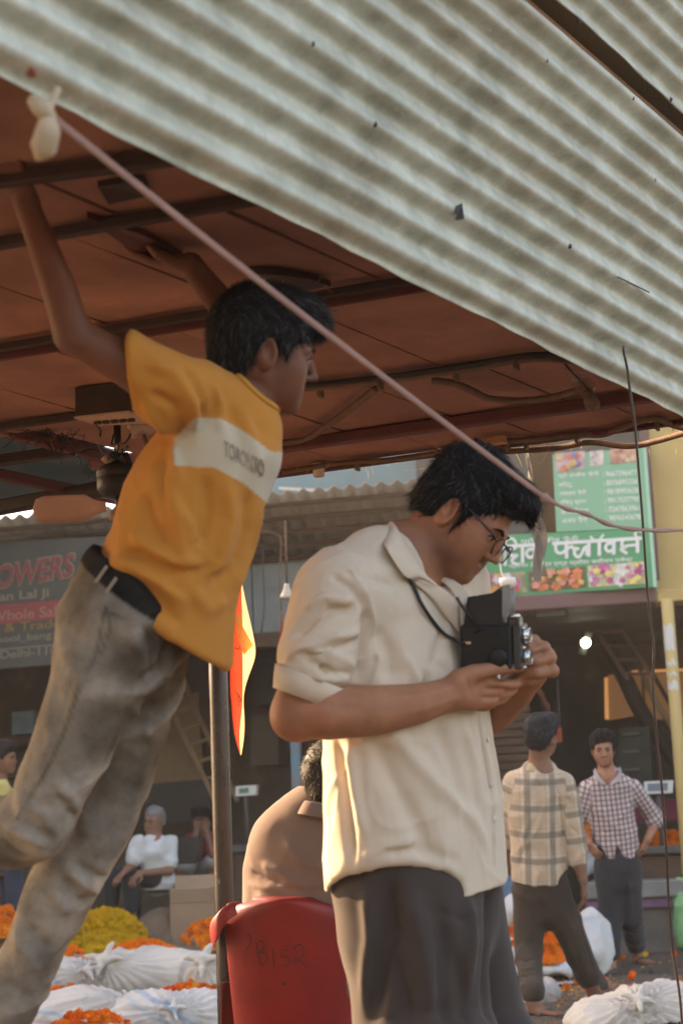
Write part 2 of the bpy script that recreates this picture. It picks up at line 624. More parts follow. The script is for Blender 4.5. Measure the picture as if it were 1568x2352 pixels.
def hand(S, w, d, n, side=1, s=1.0, curl=0.35, thumb=0.6, spread=0.12, k=0.006, curls=None):
    """w wrist, d direction of the hand, n back-of-hand normal, side +1: thumb towards cross(n, d)"""
    d = unit(d); n = unit(np.asarray(n) - d * np.dot(n, d)); t = np.cross(n, d) * side
    w = np.asarray(w, float)
    def T(a, b, c):
        return w + s * (a * d + b * t + c * n)
    S.loft([T(-.01, 0, 0), T(.03, .002, 0), T(.085, .002, .002)], [.024 * s, .034 * s, .039 * s], [.018 * s, .015 * s, .012 * s], xdir=t, k=.012 * s)
    ln = [(.043, .027, .021), (.048, .030, .022), (.045, .028, .021), (.034, .021, .018)]
    for i in range(4):
        b = .030 - .020 * i
        base = T(.086 - .004 * abs(i - 1), b, .002)
        cu = curl if curls is None else curls[i]
        ang = 0.0
        q = base; dd = unit(d + t * spread * (1.2 - i * .8))
        pts = [T(.06, b * .9, .001), base]
        for j in range(3):
            ang += cu * (1.0, 1.15, .7)[j]
            v = dd * math.cos(ang) - n * math.sin(ang)
            q = q + v * ln[i][j] * s
            pts.append(q)
        r = (.0095, .0098, .0092, .0082)[i] * s
        S.loft(pts, [r, r, r * .95, r * .88, r * .78], k=k)
    a = T(.018, .026, -.004)
    b = T(.050, .052 + .01 * (1 - thumb), -.012 - .018 * thumb)
    c = T(.080, .056 - .022 * thumb, -.018 - .030 * thumb)
    e = T(.100, .052 - .034 * thumb, -.022 - .034 * thumb)
    S.loft([a, b, c, e], [.015 * s, .0125 * s, .0105 * s, .0085 * s], k=.009 * s)
def foot(S, ankle, d, s=1.0, up=(0, 0, 1)):
    d = unit(d); up = unit(up); t = np.cross(up, d)
    a = np.asarray(ankle, float)
    g = a - up * .075 * s
    S.loft([a, g + d * .03 * s + up * .03 * s, g + d * .12 * s + up * .018 * s, g + d * .165 * s + up * .013 * s],
           [.036 * s, .036 * s, .043 * s, .038 * s], [.040 * s, .034 * s, .018 * s, .012 * s], xdir=t, k=.02 * s)
    S.ell(g - d * .035 * s + up * .022 * s, np.array([.03, .03, .024]) * s, k=.02 * s)
    for i in range(5):
        b = (.030 - .015 * i) * s
        S.cap(g + d * (.165 - .012 * abs(i)) * s + t * b + up * .012 * s, g + d * (.198 - .011 * i) * s + t * b + up * .009 * s,
              (.0115 if i == 0 else .0085) * s, k=.005 * s)
# ---------------------------------------------------------------- ground
def ground_mat():
    m = pm('asphalt', (0.085, 0.066, 0.050), rough=0.9, var=0.3, scale=3.0, bump=0.5, bscale=140, second=(0.14, 0.105, 0.072), sec_lo=.5, sec_hi=.75, sec_scale=1.6)
    return m
b = MB()
b.grid([[(x, y, 0) for y in (-30, 0, 4, 8, 12, 16, 24, 60, 200)] for x in (-120, -30, -8, -2, 2, 8, 30, 120)][::-1])
tag(b.build('ground', ground_mat()), kind='structure')
# dusty evening air over the whole market
hm = bpy.data.materials.new('dusty_air'); hm.use_nodes = True
hn = hm.node_tree; hn.nodes.remove(hn.nodes['Principled BSDF'])
pv = nd(hn, 'VolumePrincipled', Color=(.9, .84, .76, 1), Density=.0022, Anisotropy=.2)
hn.links.new(pv.outputs[0], hn.nodes['Material Output'].inputs['Volume'])
b = MB(); b.box((0, 20, 4.5), (45, 0, 0), (0, 40, 0), (0, 0, 5.5)); tag(b.build('haze', hm), kind='stuff')

# ---------------------------------------------------------------- far shop row: facade frame
def hz(p):
    return np.array([p[0], p[1], 0.0])
_fa, _fb = hz(P(75, 1500, 16.3)), hz(P(1300, 1500, 15.2))
FX = unit(_fb - _fa)
FN = np.array([FX[1], -FX[0], 0.0])          # towards the camera
if FN[1] > 0: FN = -FN
UP = np.array([0, 0, 1.0])
def fac(x, y, off=0.0):
    """picture point -> (s, z) on the facade plane moved off metres towards the street"""
    q = onplane(x, y, _fa + FN * off, FN)
    return float((q - _fa) @ FX), float(q[2])
def fw(s, z, off=0.0):
    return _fa + FX * s + UP * z + FN * off
def fbox(mb, s0, s1, z0, z1, o0, o1, bev=0.0):
    c = fw((s0 + s1) / 2, (z0 + z1) / 2, (o0 + o1) / 2)
    ex, ey, ez = FX * abs(s1 - s0) / 2, FN * abs(o1 - o0) / 2, UP * abs(z1 - z0) / 2
    return mb.bbox(c, ex, ey, ez, bev) if bev else mb.box(c, ex, ey, ez)
def fpoly(mb, corners, off, thick):
    """prism from picture corners on the facade plane"""
    q = [fac(x, y, off) for x, y in corners]
    n = len(q)
    v = [fw(s, z, off) for s, z in q] + [fw(s, z, off - thick) for s, z in q]
    f = [tuple(range(n)), tuple(range(2 * n - 1, n - 1, -1))] + [(i, n + i, n + (i + 1) % n, (i + 1) % n) for i in range(n)]
    v = np.array(v)
    nn = np.cross(v[1] - v[0], v[2] - v[0])
    if nn @ FN < 0:
        f = [t[::-1] for t in f]
    return mb.add(v, f)
def fuv(px, py, s, z, off):
    return fw(s, z, off)

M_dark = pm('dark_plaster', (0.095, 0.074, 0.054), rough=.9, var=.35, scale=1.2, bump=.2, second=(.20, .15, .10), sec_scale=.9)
M_brownwood = pm('brown_wood', (0.10, 0.055, 0.032), rough=.75, var=.3, scale=3, stretch=(1, 1, 9), bump=.25)
M_greymetal = pm('painted_sheet_metal', (0.20, 0.225, 0.215), rough=.55, var=.14, scale=1.4, bump=.05, second=(.13, .12, .10), sec_lo=.55, sec_hi=.85)
M_tin = pm('old_tin', (0.35, 0.30, 0.24), rough=.6, var=.2, scale=2.0, bump=.1, second=(.17, .11, .07), sec_lo=.5, sec_hi=.8, metal=.1)
M_yellow = pm('yellow_limewash', (0.56, 0.41, 0.17), rough=.85, var=.12, scale=1.3, bump=.15, second=(.42, .30, .13), sec_lo=.6, sec_hi=.8)
M_mauve = pm('mauve_paint', (0.20, 0.115, 0.105), rough=.7, var=.15, scale=2, bump=.1, second=(.26, .10, .07), sec_lo=.58, sec_hi=.72)
M_concrete = pm('plinth_concrete', (0.14, 0.12, 0.10), rough=.9, var=.25, scale=3, bump=.3)
M_black = pm('black_rubber', (0.018, 0.017, 0.016), rough=.5, var=.2, bump=.05)
M_steel = pm('dark_steel', (0.06, 0.052, 0.048), rough=.38, var=.25, scale=9, bump=.05, metal=.5)
M_white = pm('white_plastic', (0.62, 0.62, 0.58), rough=.4, var=.06, bump=.02)

sL, _ = fac(-400, 1500); sM, _ = fac(960, 1500); sR, _ = fac(2300, 1500)
# building of the left shop (dark interior behind an open front)
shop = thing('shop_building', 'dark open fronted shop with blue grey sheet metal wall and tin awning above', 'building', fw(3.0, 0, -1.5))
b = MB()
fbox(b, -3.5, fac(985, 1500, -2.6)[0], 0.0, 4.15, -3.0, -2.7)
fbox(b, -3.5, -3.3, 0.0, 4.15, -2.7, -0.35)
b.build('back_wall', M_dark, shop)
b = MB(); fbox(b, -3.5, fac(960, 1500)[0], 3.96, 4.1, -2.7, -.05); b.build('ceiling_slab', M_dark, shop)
# grey metal wall: separate sheets with a standing seam
s0, s1 = fac(330, 1300)[0], fac(962, 1300)[0]
zb = fac(620, 1452)[1]; zt = fac(620, 1180)[1]
edges = np.linspace(s0, s1, 6)
for i in range(5):
    b = MB(); fbox(b, edges[i] + .006, edges[i + 1] - .006, zb, zt, -.04 - .008 * (i % 2), .0 - .008 * (i % 2), .004)
    b.build('wall_sheet', M_greymetal, shop)
b = MB(); fbox(b, s0 - 3, s1 + .04, zb - .14, zb - .002, -.08, .02, .006); b.build('lintel_beam', M_brownwood, shop)
b = MB(); fbox(b, -3.5, s0 - .01, zb, zt, -.06, -.02); b.build('wall_panel', M_tin, shop)
# tin awning: corrugated sheet that slopes up and back, seen from below
def corrugated(name, mat, parent, s_a, s_b, z_lo, o_lo, z_hi, o_hi, pitch=.14, amp=.022, skew=0.0):
    ns = int((s_b - s_a) / pitch * 6)
    G = []
    for i in range(ns + 1):
        s = s_a + (s_b - s_a) * i / ns
        w = amp * math.cos(2 * math.pi * (s - s_a) / pitch)
        zz = skew * (s - s_a)
        G.append([fw(s, z_lo + w + zz, o_lo), fw(s, z_hi + w + zz, o_hi)])
    b = MB(); b.grid(G)
    o = b.build(name, mat, parent, True)
    md = o.modifiers.new('thickness', 'SOLIDIFY'); md.thickness = .004
    return o
awn = thing('tin_awning', 'corrugated tin awning over the left shops, its scalloped edge against the sky', 'awning', fw(2, 4, .5))
za0 = fac(120, 1178, 1.0); za1 = fac(900, 1108, 1.0)
sl_ = (za1[1] - za0[1]) / (za1[0] - za0[0])
s00 = -3.2
corrugated('roof_sheet', M_tin, awn, s00, fac(985, 1150, 1.0)[0], za0[1] + sl_ * (s00 - za0[0]), 1.0, za0[1] + sl_ * (s00 - za0[0]) - .42, -.05, skew=sl_)
b = MB()
for k in range(5):
    t = .1 + .2 * k
    zz = za0[1] + sl_ * (s00 - za0[0]) - .42 * t - .05
    L = fac(985, 1150, 1.0)[0] - s00
    b.tube([fw(s00, zz, 1.0 - 1.05 * t), fw(s00 + L, zz + sl_ * L, 1.0 - 1.05 * t)], .022, 4)
b.build('purlin', M_brownwood, awn)
# upper roof further back with a strip of open sky between the two
awn2 = thing('upper_tin_roof', 'upper tin roof behind the awning with open sky above it', 'roof', fw(2, 4.6, -1))
M_bluetin = pm('blue_tin', (0.17, 0.29, 0.33), rough=.5, var=.12, scale=1.5, bump=.05)
zu = fac(100, 1222, -1.0)
zu2 = fac(880, 1150, -1.0)
sl2 = (zu2[1] - zu[1]) / (zu2[0] - zu[0])
b = MB()
fpoly(b, [(560, 1136), (975, 1150), (990, 960), (560, 1010)], -1.1, .03)
b.build('blue_sheet', M_bluetin, awn2)
b = MB(); fpoly(b, [(640, 1124), (960, 1142), (960, 1136), (640, 1118)], -1.0, .02); b.build('sunlit_edge_paint', M_white, awn2)  # sunlit lower edge painted as a white strip
b = MB(); A_ = fac(780, 1134, .2); B_ = fac(955, 1146, .2)
b.tube([fw(A_[0], A_[1], .2), fw(B_[0], B_[1], .2)], .03, 6); b.build('roof_pipe', M_tin, awn2)
# unseen block added left of the view to keep the far side of the street shaded
blk = thing('shade_block', 'unseen block added left of the street to shade its far side', 'building', (-10.5, 13.5, 0))
b = MB(); b.box((-10.5, 18.4, 3.35), (3.4, 0, 0), (0, 5.8, 0), (0, 0, 3.35)); b.build('wall', M_tin, blk)
b = MB(); b.box((-10.5, 18.4, 6.79), (3.6, 0, 0), (0, 5.95, 0), (0, 0, .08)); b.build('roof', M_concrete, blk)

# right shop: yellow wall, sign, mauve beam, dark interior
rshop = thing('yellow_building', 'yellow washed building with a dark open shop under a mauve beam', 'building', fw(6.5, 0, -1.5))
sa = fac(1120, 1300)[0]; sb = sR
zb2 = fac(1300, 1398)[1]; zt2 = 6.2
s_y = fac(1497, 1300)[0]
b = MB(); fbox(b, s_y, sb, fac(1540, 1383)[1], zt2, -.25, -.0); b.build('yellow_wall', M_yellow, rshop)
b = MB(); fbox(b, s_y + .02, sb, fac(1540, 1383)[1] - .0, fac(1540, 1355)[1], 0.002, .05, .01); b.build('sill_band', M_yellow, rshop)
s_o0, s_o1 = fac(1212, 1130)[0], fac(1279, 1130)[0]
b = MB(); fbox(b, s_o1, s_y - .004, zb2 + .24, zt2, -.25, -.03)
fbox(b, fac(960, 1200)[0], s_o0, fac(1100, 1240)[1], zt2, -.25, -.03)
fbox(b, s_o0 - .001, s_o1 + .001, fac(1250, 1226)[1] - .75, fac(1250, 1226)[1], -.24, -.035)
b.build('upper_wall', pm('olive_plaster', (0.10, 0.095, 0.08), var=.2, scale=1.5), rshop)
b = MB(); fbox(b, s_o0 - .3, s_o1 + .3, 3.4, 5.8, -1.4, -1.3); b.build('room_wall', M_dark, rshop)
b = MB(); fbox(b, s_y - .02, s_y + .06, zb2 + .2, zt2, -.02, .03, .01); b.build('corner_strip', M_mauve, rshop)
b = MB(); fbox(b, fac(1060, 1400)[0], s_y + .02, zb2, fac(1300, 1362)[1], -.3, .06, .012); b.build('lintel_beam', M_mauve, rshop)
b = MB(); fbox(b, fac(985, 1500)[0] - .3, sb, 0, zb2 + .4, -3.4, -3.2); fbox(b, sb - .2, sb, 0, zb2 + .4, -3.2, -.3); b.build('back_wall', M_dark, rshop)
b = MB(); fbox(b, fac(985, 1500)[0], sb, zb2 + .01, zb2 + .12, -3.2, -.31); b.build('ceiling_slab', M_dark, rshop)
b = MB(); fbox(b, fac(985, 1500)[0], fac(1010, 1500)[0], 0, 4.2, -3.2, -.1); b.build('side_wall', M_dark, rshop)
# shutter of separate slats left of the plaid shirt
z = 1.0
while z < 2.75:
    b = MB(); fbox(b, fac(1035, 1700)[0], fac(1206, 1700)[0], z, z + .065, -.5 - .012, -.5 + .012, .006)
    b.build('slat', M_brownwood, rshop)
    z += .075
# pole with old white paper stuck on it
yp = thing('yellow_pole', 'yellow pole with torn white paper patches in front of right shop', 'pole', fw(fac(1545, 1700)[0], 0, .25))
sp = fac(1556, 1700, .25)[0]
b = MB(); b.tube([fw(sp, 0, .25), fw(sp, fac(1540, 1376, .25)[1], .25)], .052, 14); b.build('shaft', M_yellow, yp, True)
for (ya, yb2) in ((1436, 1494), (1518, 1528), (1546, 1552), (1566, 1584)):
    b = MB(); za, zb_ = fac(1550, ya, .25)[1], fac(1550, yb2, .25)[1]
    G = []
    for i in range(9):
        t = -1.9 + i * 2.6 / 8
        d = math.sin(t) * FX + math.cos(t) * FN
        G.append([fw(sp, za - .02 * math.sin(i * 1.7), .25) + d * .0535, fw(sp, zb_ + .015 * math.sin(i * 2.3), .25) + d * .0535])
    b.grid(G); b.build('paper_patch', M_white, yp, True)

# raised plinths and ledges
b = MB(); fbox(b, -4.5, fac(700, 2000)[0], 0, .42, -2.9, .9, .03); tag(b.build('plinth', M_concrete), kind='structure')
ledge = thing('shop_ledge', 'long grey stone ledge with a purple strip below in front of right shop', 'ledge', fw(7, 0, -.2))
zl = fac(1500, 2022, .5)[1]
b = MB(); fbox(b, fac(1340, 2030, .5)[0], sb, zl - .14, zl, -.6, .5, .012); b.build('stone_top', pm('ledge_stone', (.22, .21, .19), var=.2, scale=4, rough=.6), ledge)
b = MB(); fbox(b, fac(1340, 2030, .5)[0], sb, zl - .22, zl - .142, -.55, .44); b.build('purple_strip', pm('purple_paint', (.22, .11, .19), var=.15), ledge)
b = MB(); fbox(b, fac(1340, 2030, .5)[0], sb, 0, zl - .222, -.6, .38); b.build('base', M_concrete, ledge)

# ---------------------------------------------------------------- green flower-shop sign
def sign_frame(c_lo_l, c_lo_r, Zl, Zr, tilt=0.06):
    A, Bq = P(*c_lo_l, Zl), P(*c_lo_r, Zr)
    ex = unit(Bq - A)
    n = np.array([ex[1], -ex[0], 0.0]);  n = -n if n[1] > 0 else n
    n = unit(n)
    ez = unit(UP - ex * (UP @ ex) - n * 0)
    return A, ex, ez, unit(np.cross(ex, ez) * (1 if np.cross(ex, ez) @ n > 0 else -1))
GA, GX, GZ, GN = sign_frame((1081, 1376), (1506, 1347), 15.55, 14.95)
def gs(x, y):
    q = onplane(x, y, GA, GN) - GA
    return float(q @ GX), float(q @ GZ)
def gq(mb, corners, off, th=None):
    q = [gs(*c) for c in corners]
    v = [GA + GX * a + GZ * c_ + GN * off for a, c_ in q]
    f = [tuple(range(len(v)))]
    nn = np.cross(np.array(v[1]) - v[0], np.array(v[2]) - v[0])
    if nn @ GN < 0: f = [f[0][::-1]]
    if th:
        n = len(v)
        v = v + [p - GN * th for p in v]
        w = f[0]
        f = [w, tuple(n + i for i in w[::-1])] + [(w[i], n + w[i], n + w[(i + 1) % n], w[(i + 1) % n]) for i in range(n)]
    return mb.add(v, f)
M_sgreen = pm('sign_green', (0.07, 0.36, 0.17), rough=.5, var=.05, scale=1, bump=.02)
M_spale = pm('sign_pale_green', (0.20, 0.48, 0.31), rough=.45, var=.06, scale=1, bump=.02)
M_swhite = pm('sign_white', (0.80, 0.82, 0.80), rough=.5, var=.04, bump=0)
M_syel = pm('sign_cream', (0.55, 0.60, 0.36), rough=.5, var=.05, bump=0)
gsign = thing('shop_sign', 'large green flower shop signboard with white Hindi lettering and flower pictures', 'sign', GA)
b = MB(); gq(b, [(1081, 1376), (1506, 1347), (1494, 1214), (1071, 1232)], 0, .05); b.build('board', M_sgreen, gsign)
b = MB(); gq(b, [(1277, 1222), (1494, 1212), (1480, 1028), (1268, 1044)], .002, .05); b.build('upper_board', M_spale, gsign)
b = MB()
gq(b, [(1500, 1349.5), (1507, 1349), (1482, 1029), (1476, 1030)], .012, .04)
b.build('edge_strip', pm('sign_mint', (.38, .66, .52), var=.05, bump=0), gsign)
def gtext(body, x, y, w, h, mat, name='lettering', bold=0.0, off=.006, slope=-.055):
    """x, y lower-left picture point; w, h in picture units"""
    s0_, z0_ = gs(x, y); s1_, z1_ = gs(x + w, y + slope * w); s2_, z2_ = gs(x, y - h)
    ww = math.hypot(s1_ - s0_, z1_ - z0_); hh = math.hypot(s2_ - s0_, z2_ - z0_)
    v, f = text_mesh(body, hh, ww, bold=bold)
    ex = unit(np.array([s1_ - s0_, z1_ - z0_])); 
    pts = [GA + GX * (s0_ + p[0] * ex[0] ) + GZ * (z0_ + p[0] * ex[1] + p[1]) + GN * off for p in v]
    return MB().add(pts, f).build(name, mat, gsign)
names = ['प्रो राजीव सैनी', 'बिट्टू', 'अक्षय सैनी', 'विष्णु कुमार', 'किशोरीलाल', 'अजय सैनी']
nums = ['9667396477', '8076895336', '9818993628', '9917537790', '7247863961', '9876543678']
for i in range(6):
    yy = 1101 + i * 20.3; xx = 1281 + i * 1.7
    nm = names[i]
    gtext(nm, xx, yy, (94, 32, 62, 60, 64, 60)[i], 14, M_swhite, bold=.012)
    gtext(':', xx + 102, yy - 6, 2.5, 8, M_swhite)
    gtext(nums[i], xx + 109, yy - 6, 72, 12, M_swhite, bold=.012)
gtext('प्रो राजीव सैनी', 1196, 1253, 132, 16, M_swhite, bold=.01)
gtext('फ्लॉवर डेकोरेटर एण्ड फ्लॉवर कमीशन एजेन्ट', 1168, 1308, 285, 14, M_swhite, bold=.012)
def gstroke(parts, name='letter_stroke', off=.008):
    """thick flat strokes given in picture points, each a piece of its own"""
    for i, (pts, w) in enumerate(parts):
        b = MB()
        p = spline(pts, 6) if len(pts) > 2 else np.array(pts, float)
        q = np.array([gs(*t) for t in p])
        d = np.gradient(q, axis=0); d /= np.linalg.norm(d, axis=1, keepdims=True) + 1e-9
        nrm = np.stack([-d[:, 1], d[:, 0]], 1)
        hw = w / 2 * (GA - _C) @ _F / FPX
        b.grid([[GA + GX * (u[0] + s * hw * n_[0]) + GZ * (u[1] + s * hw * n_[1]) + GN * (off + .0012 * i) for s in (-1, 1)] for u, n_ in zip(q, nrm)])
        b.build(name, M_swhite, gsign)
# the big shop name, drawn stroke by stroke
hl = lambda x: 1257 - .062 * (x - 1140)        # the head line of the script
W_ = 8.0
gstroke([([(1152, hl(1152)), (1232, hl(1232))], 8)])
gstroke([([(1160, 1257), (1160, 1300)], W_), ([(1158, 1256), (1164, 1240), (1178, 1238), (1186, 1250)], 6)], off=.010)
gstroke([([(1186, 1258), (1172, 1264), (1174, 1276), (1188, 1276), (1176, 1286), (1180, 1294), (1192, 1297)], 7), ([(1200, 1254), (1200, 1294)], W_)], off=.012)
gstroke([([(1228, 1252), (1228, 1291)], W_), ([(1226, 1262), (1214, 1263), (1209, 1273), (1216, 1281), (1227, 1277)], 7)], off=.014)
gstroke([([(1268, hl(1268)), (1474, hl(1474))], 8)])
gstroke([([(1276, 1249), (1277, 1266), (1288, 1271), (1299, 1264)], 7), ([(1300, 1247), (1301, 1283)], W_), ([(1301, 1262), (1312, 1256), (1318, 1262)], 7)], off=.010)
gstroke([([(1330, 1262), (1322, 1260), (1319, 1272), (1328, 1280), (1337, 1270), (1341, 1260), (1348, 1268), (1346, 1276)], 7), ([(1352, 1244), (1352, 1279)], W_), ([(1337, 1268), (1345, 1256), (1352, 1260)], 6)], off=.012)
gstroke([([(1376, 1242), (1376, 1277)], W_), ([(1356, 1232), (1362, 1240), (1376, 1240), (1386, 1228)], 5)], off=.014)
gstroke([([(1409, 1240), (1409, 1274)], W_), ([(1408, 1249), (1396, 1249), (1390, 1258), (1397, 1267), (1408, 1262)], 7)], off=.010)
gstroke([([(1430, 1239), (1428, 1254), (1438, 1256), (1426, 1262), (1440, 1272)], 7), ([(1437, 1254), (1462, 1252)], 6), ([(1463, 1236), (1464, 1270)], W_), ([(1463, 1236), (1458, 1226), (1466, 1219), (1474, 1222)], 5)], off=.012)
# three printed flower pictures and the small pictures on top: many small petals of print on the board
def picture(corners, back, blobs, name, seed):
    r = random.Random(seed)
    m = pm('print_' + name, back, rough=.5, var=.35, scale=9, bump=0, second=tuple(c * .5 for c in back))
    b = MB(); gq(b, corners, .006); pnl = b.build('printed_picture', m, gsign)
    c = np.array(corners, float)
    for bi, (colr, n, rad) in enumerate(blobs):
        mm = pm('print_%s_%d' % (name, bi), colr, rough=.5, var=.3, scale=14, bump=0)
        b = MB()
        for _ in range(n):
            u, v = r.uniform(.08, .92), r.uniform(.1, .9)
            x, y = (1 - v) * ((1 - u) * c[0] + u * c[1]) + v * ((1 - u) * c[3] + u * c[2])
            R_ = rad * r.uniform(.7, 1.25)
            k = 14
            pts = [(x, y)] + [(x + R_ * (1 + .22 * math.cos(5 * t + u * 9)) * math.cos(t), y + .85 * R_ * (1 + .22 * math.cos(5 * t + u * 9)) * math.sin(t)) for t in np.linspace(0, 2 * math.pi, k, endpoint=False)]
            q = [gs(*t) for t in pts]
            off = .007 + .0006 * (bi * 20 + _ % 20)
            b.add([GA + GX * a + GZ * z_ + GN * off for a, z_ in q], [(0, 1 + i, 1 + (i + 1) % k) for i in range(k)])
        tag(b.build('printed_flowers', mm, pnl), kind='stuff')
picture([(1089, 1368), (1209, 1360), (1204, 1313), (1085, 1322)], (.42, .36, .22), [((.62, .10, .35), 6, 13), ((.80, .36, .12), 3, 16), ((.75, .62, .66), 3, 9), ((.7, .1, .1), 3, 9)], 'gerbera', 3)
picture([(1215, 1360), (1346, 1349), (1343, 1301), (1212, 1313)], (.16, .14, .07), [((.78, .23, .09), 16, 10), ((.85, .48, .14), 6, 8), ((.80, .32, .22), 8, 9)], 'marigold', 4)
picture([(1352, 1349), (1482, 1340), (1479, 1290), (1349, 1300)], (.66, .60, .36), [((.78, .76, .70), 6, 13), ((.55, .10, .28), 9, 10), ((.62, .20, .38), 8, 8), ((.74, .62, .2), 5, 8)], 'chrysanthemum', 5)
picture([(1276, 1083), (1344, 1076), (1342, 1036), (1274, 1041)], (.55, .40, .42), [((.70, .22, .14), 5, 9), ((.20, .25, .5), 3, 7), ((.7, .5, .2), 3, 7)], 'emblem', 6)
picture([(1354, 1072), (1386, 1069), (1385, 1034), (1353, 1037)], (.62, .55, .52), [((.40, .34, .34), 6, 3)], 'notice', 7)
picture([(1401, 1066), (1462, 1060), (1460, 1028), (1400, 1032)], (.58, .34, .24), [((.70, .50, .34), 4, 8), ((.6, .2, .16), 3, 6)], 'portrait', 8)

# ---------------------------------------------------------------- dark sign at the left
LA, LXv, LZ, LN = sign_frame((0, 1536), (330, 1508), 15.6, 14.9)
def ls(x, y):
    q = onplane(x, y, LA, LN) - LA
    return float(q @ LXv), float(q @ LZ)
def lq(mb, corners, off, th=None):
    v = [LA + LXv * a + LZ * c_ + LN * off for a, c_ in [ls(*c) for c in corners]]
    f = [tuple(range(len(v)))]
    if np.cross(np.array(v[1]) - v[0], np.array(v[2]) - v[0]) @ LN < 0: f = [f[0][::-1]]
    if th:
        n = len(v); w = f[0]
        v = v + [p - LN * th for p in v]
        f = [w, tuple(n + i for i in w[::-1])] + [(w[i], n + w[i], n + w[(i + 1) % n], w[(i + 1) % n]) for i in range(n)]
    return mb.add(v, f)
def ltext(body, x, y, w, h, mat, bold=.0, off=.006, slope=-.09, italic=0.0):
    a, c_ = ls(x, y); a1, c1 = ls(x + w, y + slope * w); a2, c2 = ls(x, y - h)
    v, f = text_mesh(body, math.hypot(a2 - a, c2 - c_), math.hypot(a1 - a, c1 - c_), bold=bold)
    ex = unit(np.array([a1 - a, c1 - c_]))
    pts = [LA + LXv * (a + (p[0] + italic * p[1]) * ex[0]) + LZ * (c_ + p[0] * ex[1] + p[1]) + LN * off for p in v]
    return MB().add(pts, f).build('lettering', mat, lsign)
lsign = thing('dark_shop_sign', 'dark flower seller signboard with red, cream and yellow English lettering', 'sign', LA)
b = MB(); lq(b, [(-330, 1564), (330, 1508), (330, 1228), (-330, 1262)], 0, .05); b.build('board', pm('sign_dark', (.065, .066, .055), rough=.6, var=.2, scale=2, bump=.03), lsign)
b = MB(); lq(b, [(-330, 1464), (330, 1405), (330, 1360), (-330, 1419)], .004); b.build('red_band', pm('sign_red', (.25, .05, .045), rough=.5, var=.08, bump=0), lsign)
M_lcream = pm('sign_beige', (.22, .18, .125), rough=.6, var=.05, bump=0)
M_lred = pm('sign_letter_red', (.24, .05, .046), rough=.6, var=.05, bump=0)
M_lyel = pm('sign_ochre', (.22, .135, .045), rough=.6, var=.05, bump=0)
M_lpink = pm('sign_pink', (.34, .15, .12), rough=.6, var=.05, bump=0)
ltext('FLOWERS', -60, 1364, 230, 58, M_lcream, bold=.045, off=.004, slope=-.16, italic=.15)
ltext('FLOWERS', -57, 1361, 224, 52, M_lred, bold=.02, off=.008, slope=-.16, italic=.15)
ltext('Madan Lal Ji', -62, 1393, 176, 26, M_lcream, bold=.02)
ltext('Retail & Whole Sale', -140, 1440, 290, 24, M_lpink, bold=.01, off=.008)
ltext('Flowers & Traders', -118, 1464, 290, 20, M_lyel, bold=.015)
ltext('school_bang', -30, 1484, 150, 20, M_lcream, bold=.01)
ltext('Mkt, Delhi-110006', -66, 1523, 250, 22, M_lcream, bold=.01)
b = MB(); lq(b, [(-330, 1521), (330, 1466), (330, 1463), (-330, 1518)], .005); b.build('rule_line', M_lcream, lsign)
# ---------------------------------------------------------------- red panel canopy overhead
CZ = 2.05
D1 = np.array([math.sin(math.radians(33)), math.cos(math.radians(33)), 0])    # along the joints
D2 = np.array([math.cos(math.radians(-21.6)), math.sin(math.radians(-21.6)), 0])  # along the beams (to the right)
D2N = np.array([-D2[1], D2[0], 0])                                              # away from the camera
def cpt(x, y, z=CZ):
    return onz(x, y, z)
def cperp(x, y):
    return float(cpt(x, y) @ D2N)
M_panel = pm('red_painted_board', (0.36, 0.172, 0.125), rough=.8, var=.28, scale=5, bump=.12, bscale=30, stretch=(1, 1, 1), second=(.20, .098, .074), sec_lo=.44, sec_hi=.8, sec_scale=2.2, spec=.2)
M_redsteel = pm('red_oxide_steel', (0.12, 0.035, 0.028), rough=.6, var=.25, scale=8, bump=.1)
M_beam = pm('dark_beam', (0.05, 0.028, 0.020), rough=.7, var=.3, scale=8, bump=.15)
M_conduit = pm('dusty_conduit', (0.17, 0.10, 0.065), rough=.8, var=.25, scale=20, bump=.2)
canopy = thing('panel_canopy', 'low canopy of red painted boards on dark beams over the people', 'canopy', P(300, 700, 4.2))
rows = [-.2, cperp(110, 395), cperp(600, 450), cperp(530, 710), cperp(872, 872), cperp(1050, 960), cperp(1000, 1037)]
rows = sorted(rows)
shear = (D1 @ D2) / (D1 @ D2N)
CLN = np.array([math.cos(math.radians(32.5)), -math.sin(math.radians(32.5)), 0]); CLU = -1.468   # the boards end at the tin sheet
def clip_poly(pts):
    out = []
    for i in range(len(pts)):
        a, c_ = np.asarray(pts[i], float), np.asarray(pts[(i + 1) % len(pts)], float)
        da, dc = a @ CLN - CLU, c_ @ CLN - CLU
        if da <= 0: out.append(a)
        if da * dc < 0: out.append(a + (c_ - a) * da / (da - dc))
    return out
def clip_seg(a, c_):
    da, dc = a @ CLN - CLU, c_ @ CLN - CLU
    if da <= 0 and dc > 0: c_ = a + (c_ - a) * da / (da - dc)
    elif dc <= 0 and da > 0: a = c_ + (a - c_) * dc / (dc - da)
    return a, c_
edgeQ = np.array([onz(0, 165, CZ), onz(1568, 965, CZ)])
pr = random.Random(3)
off0 = {}
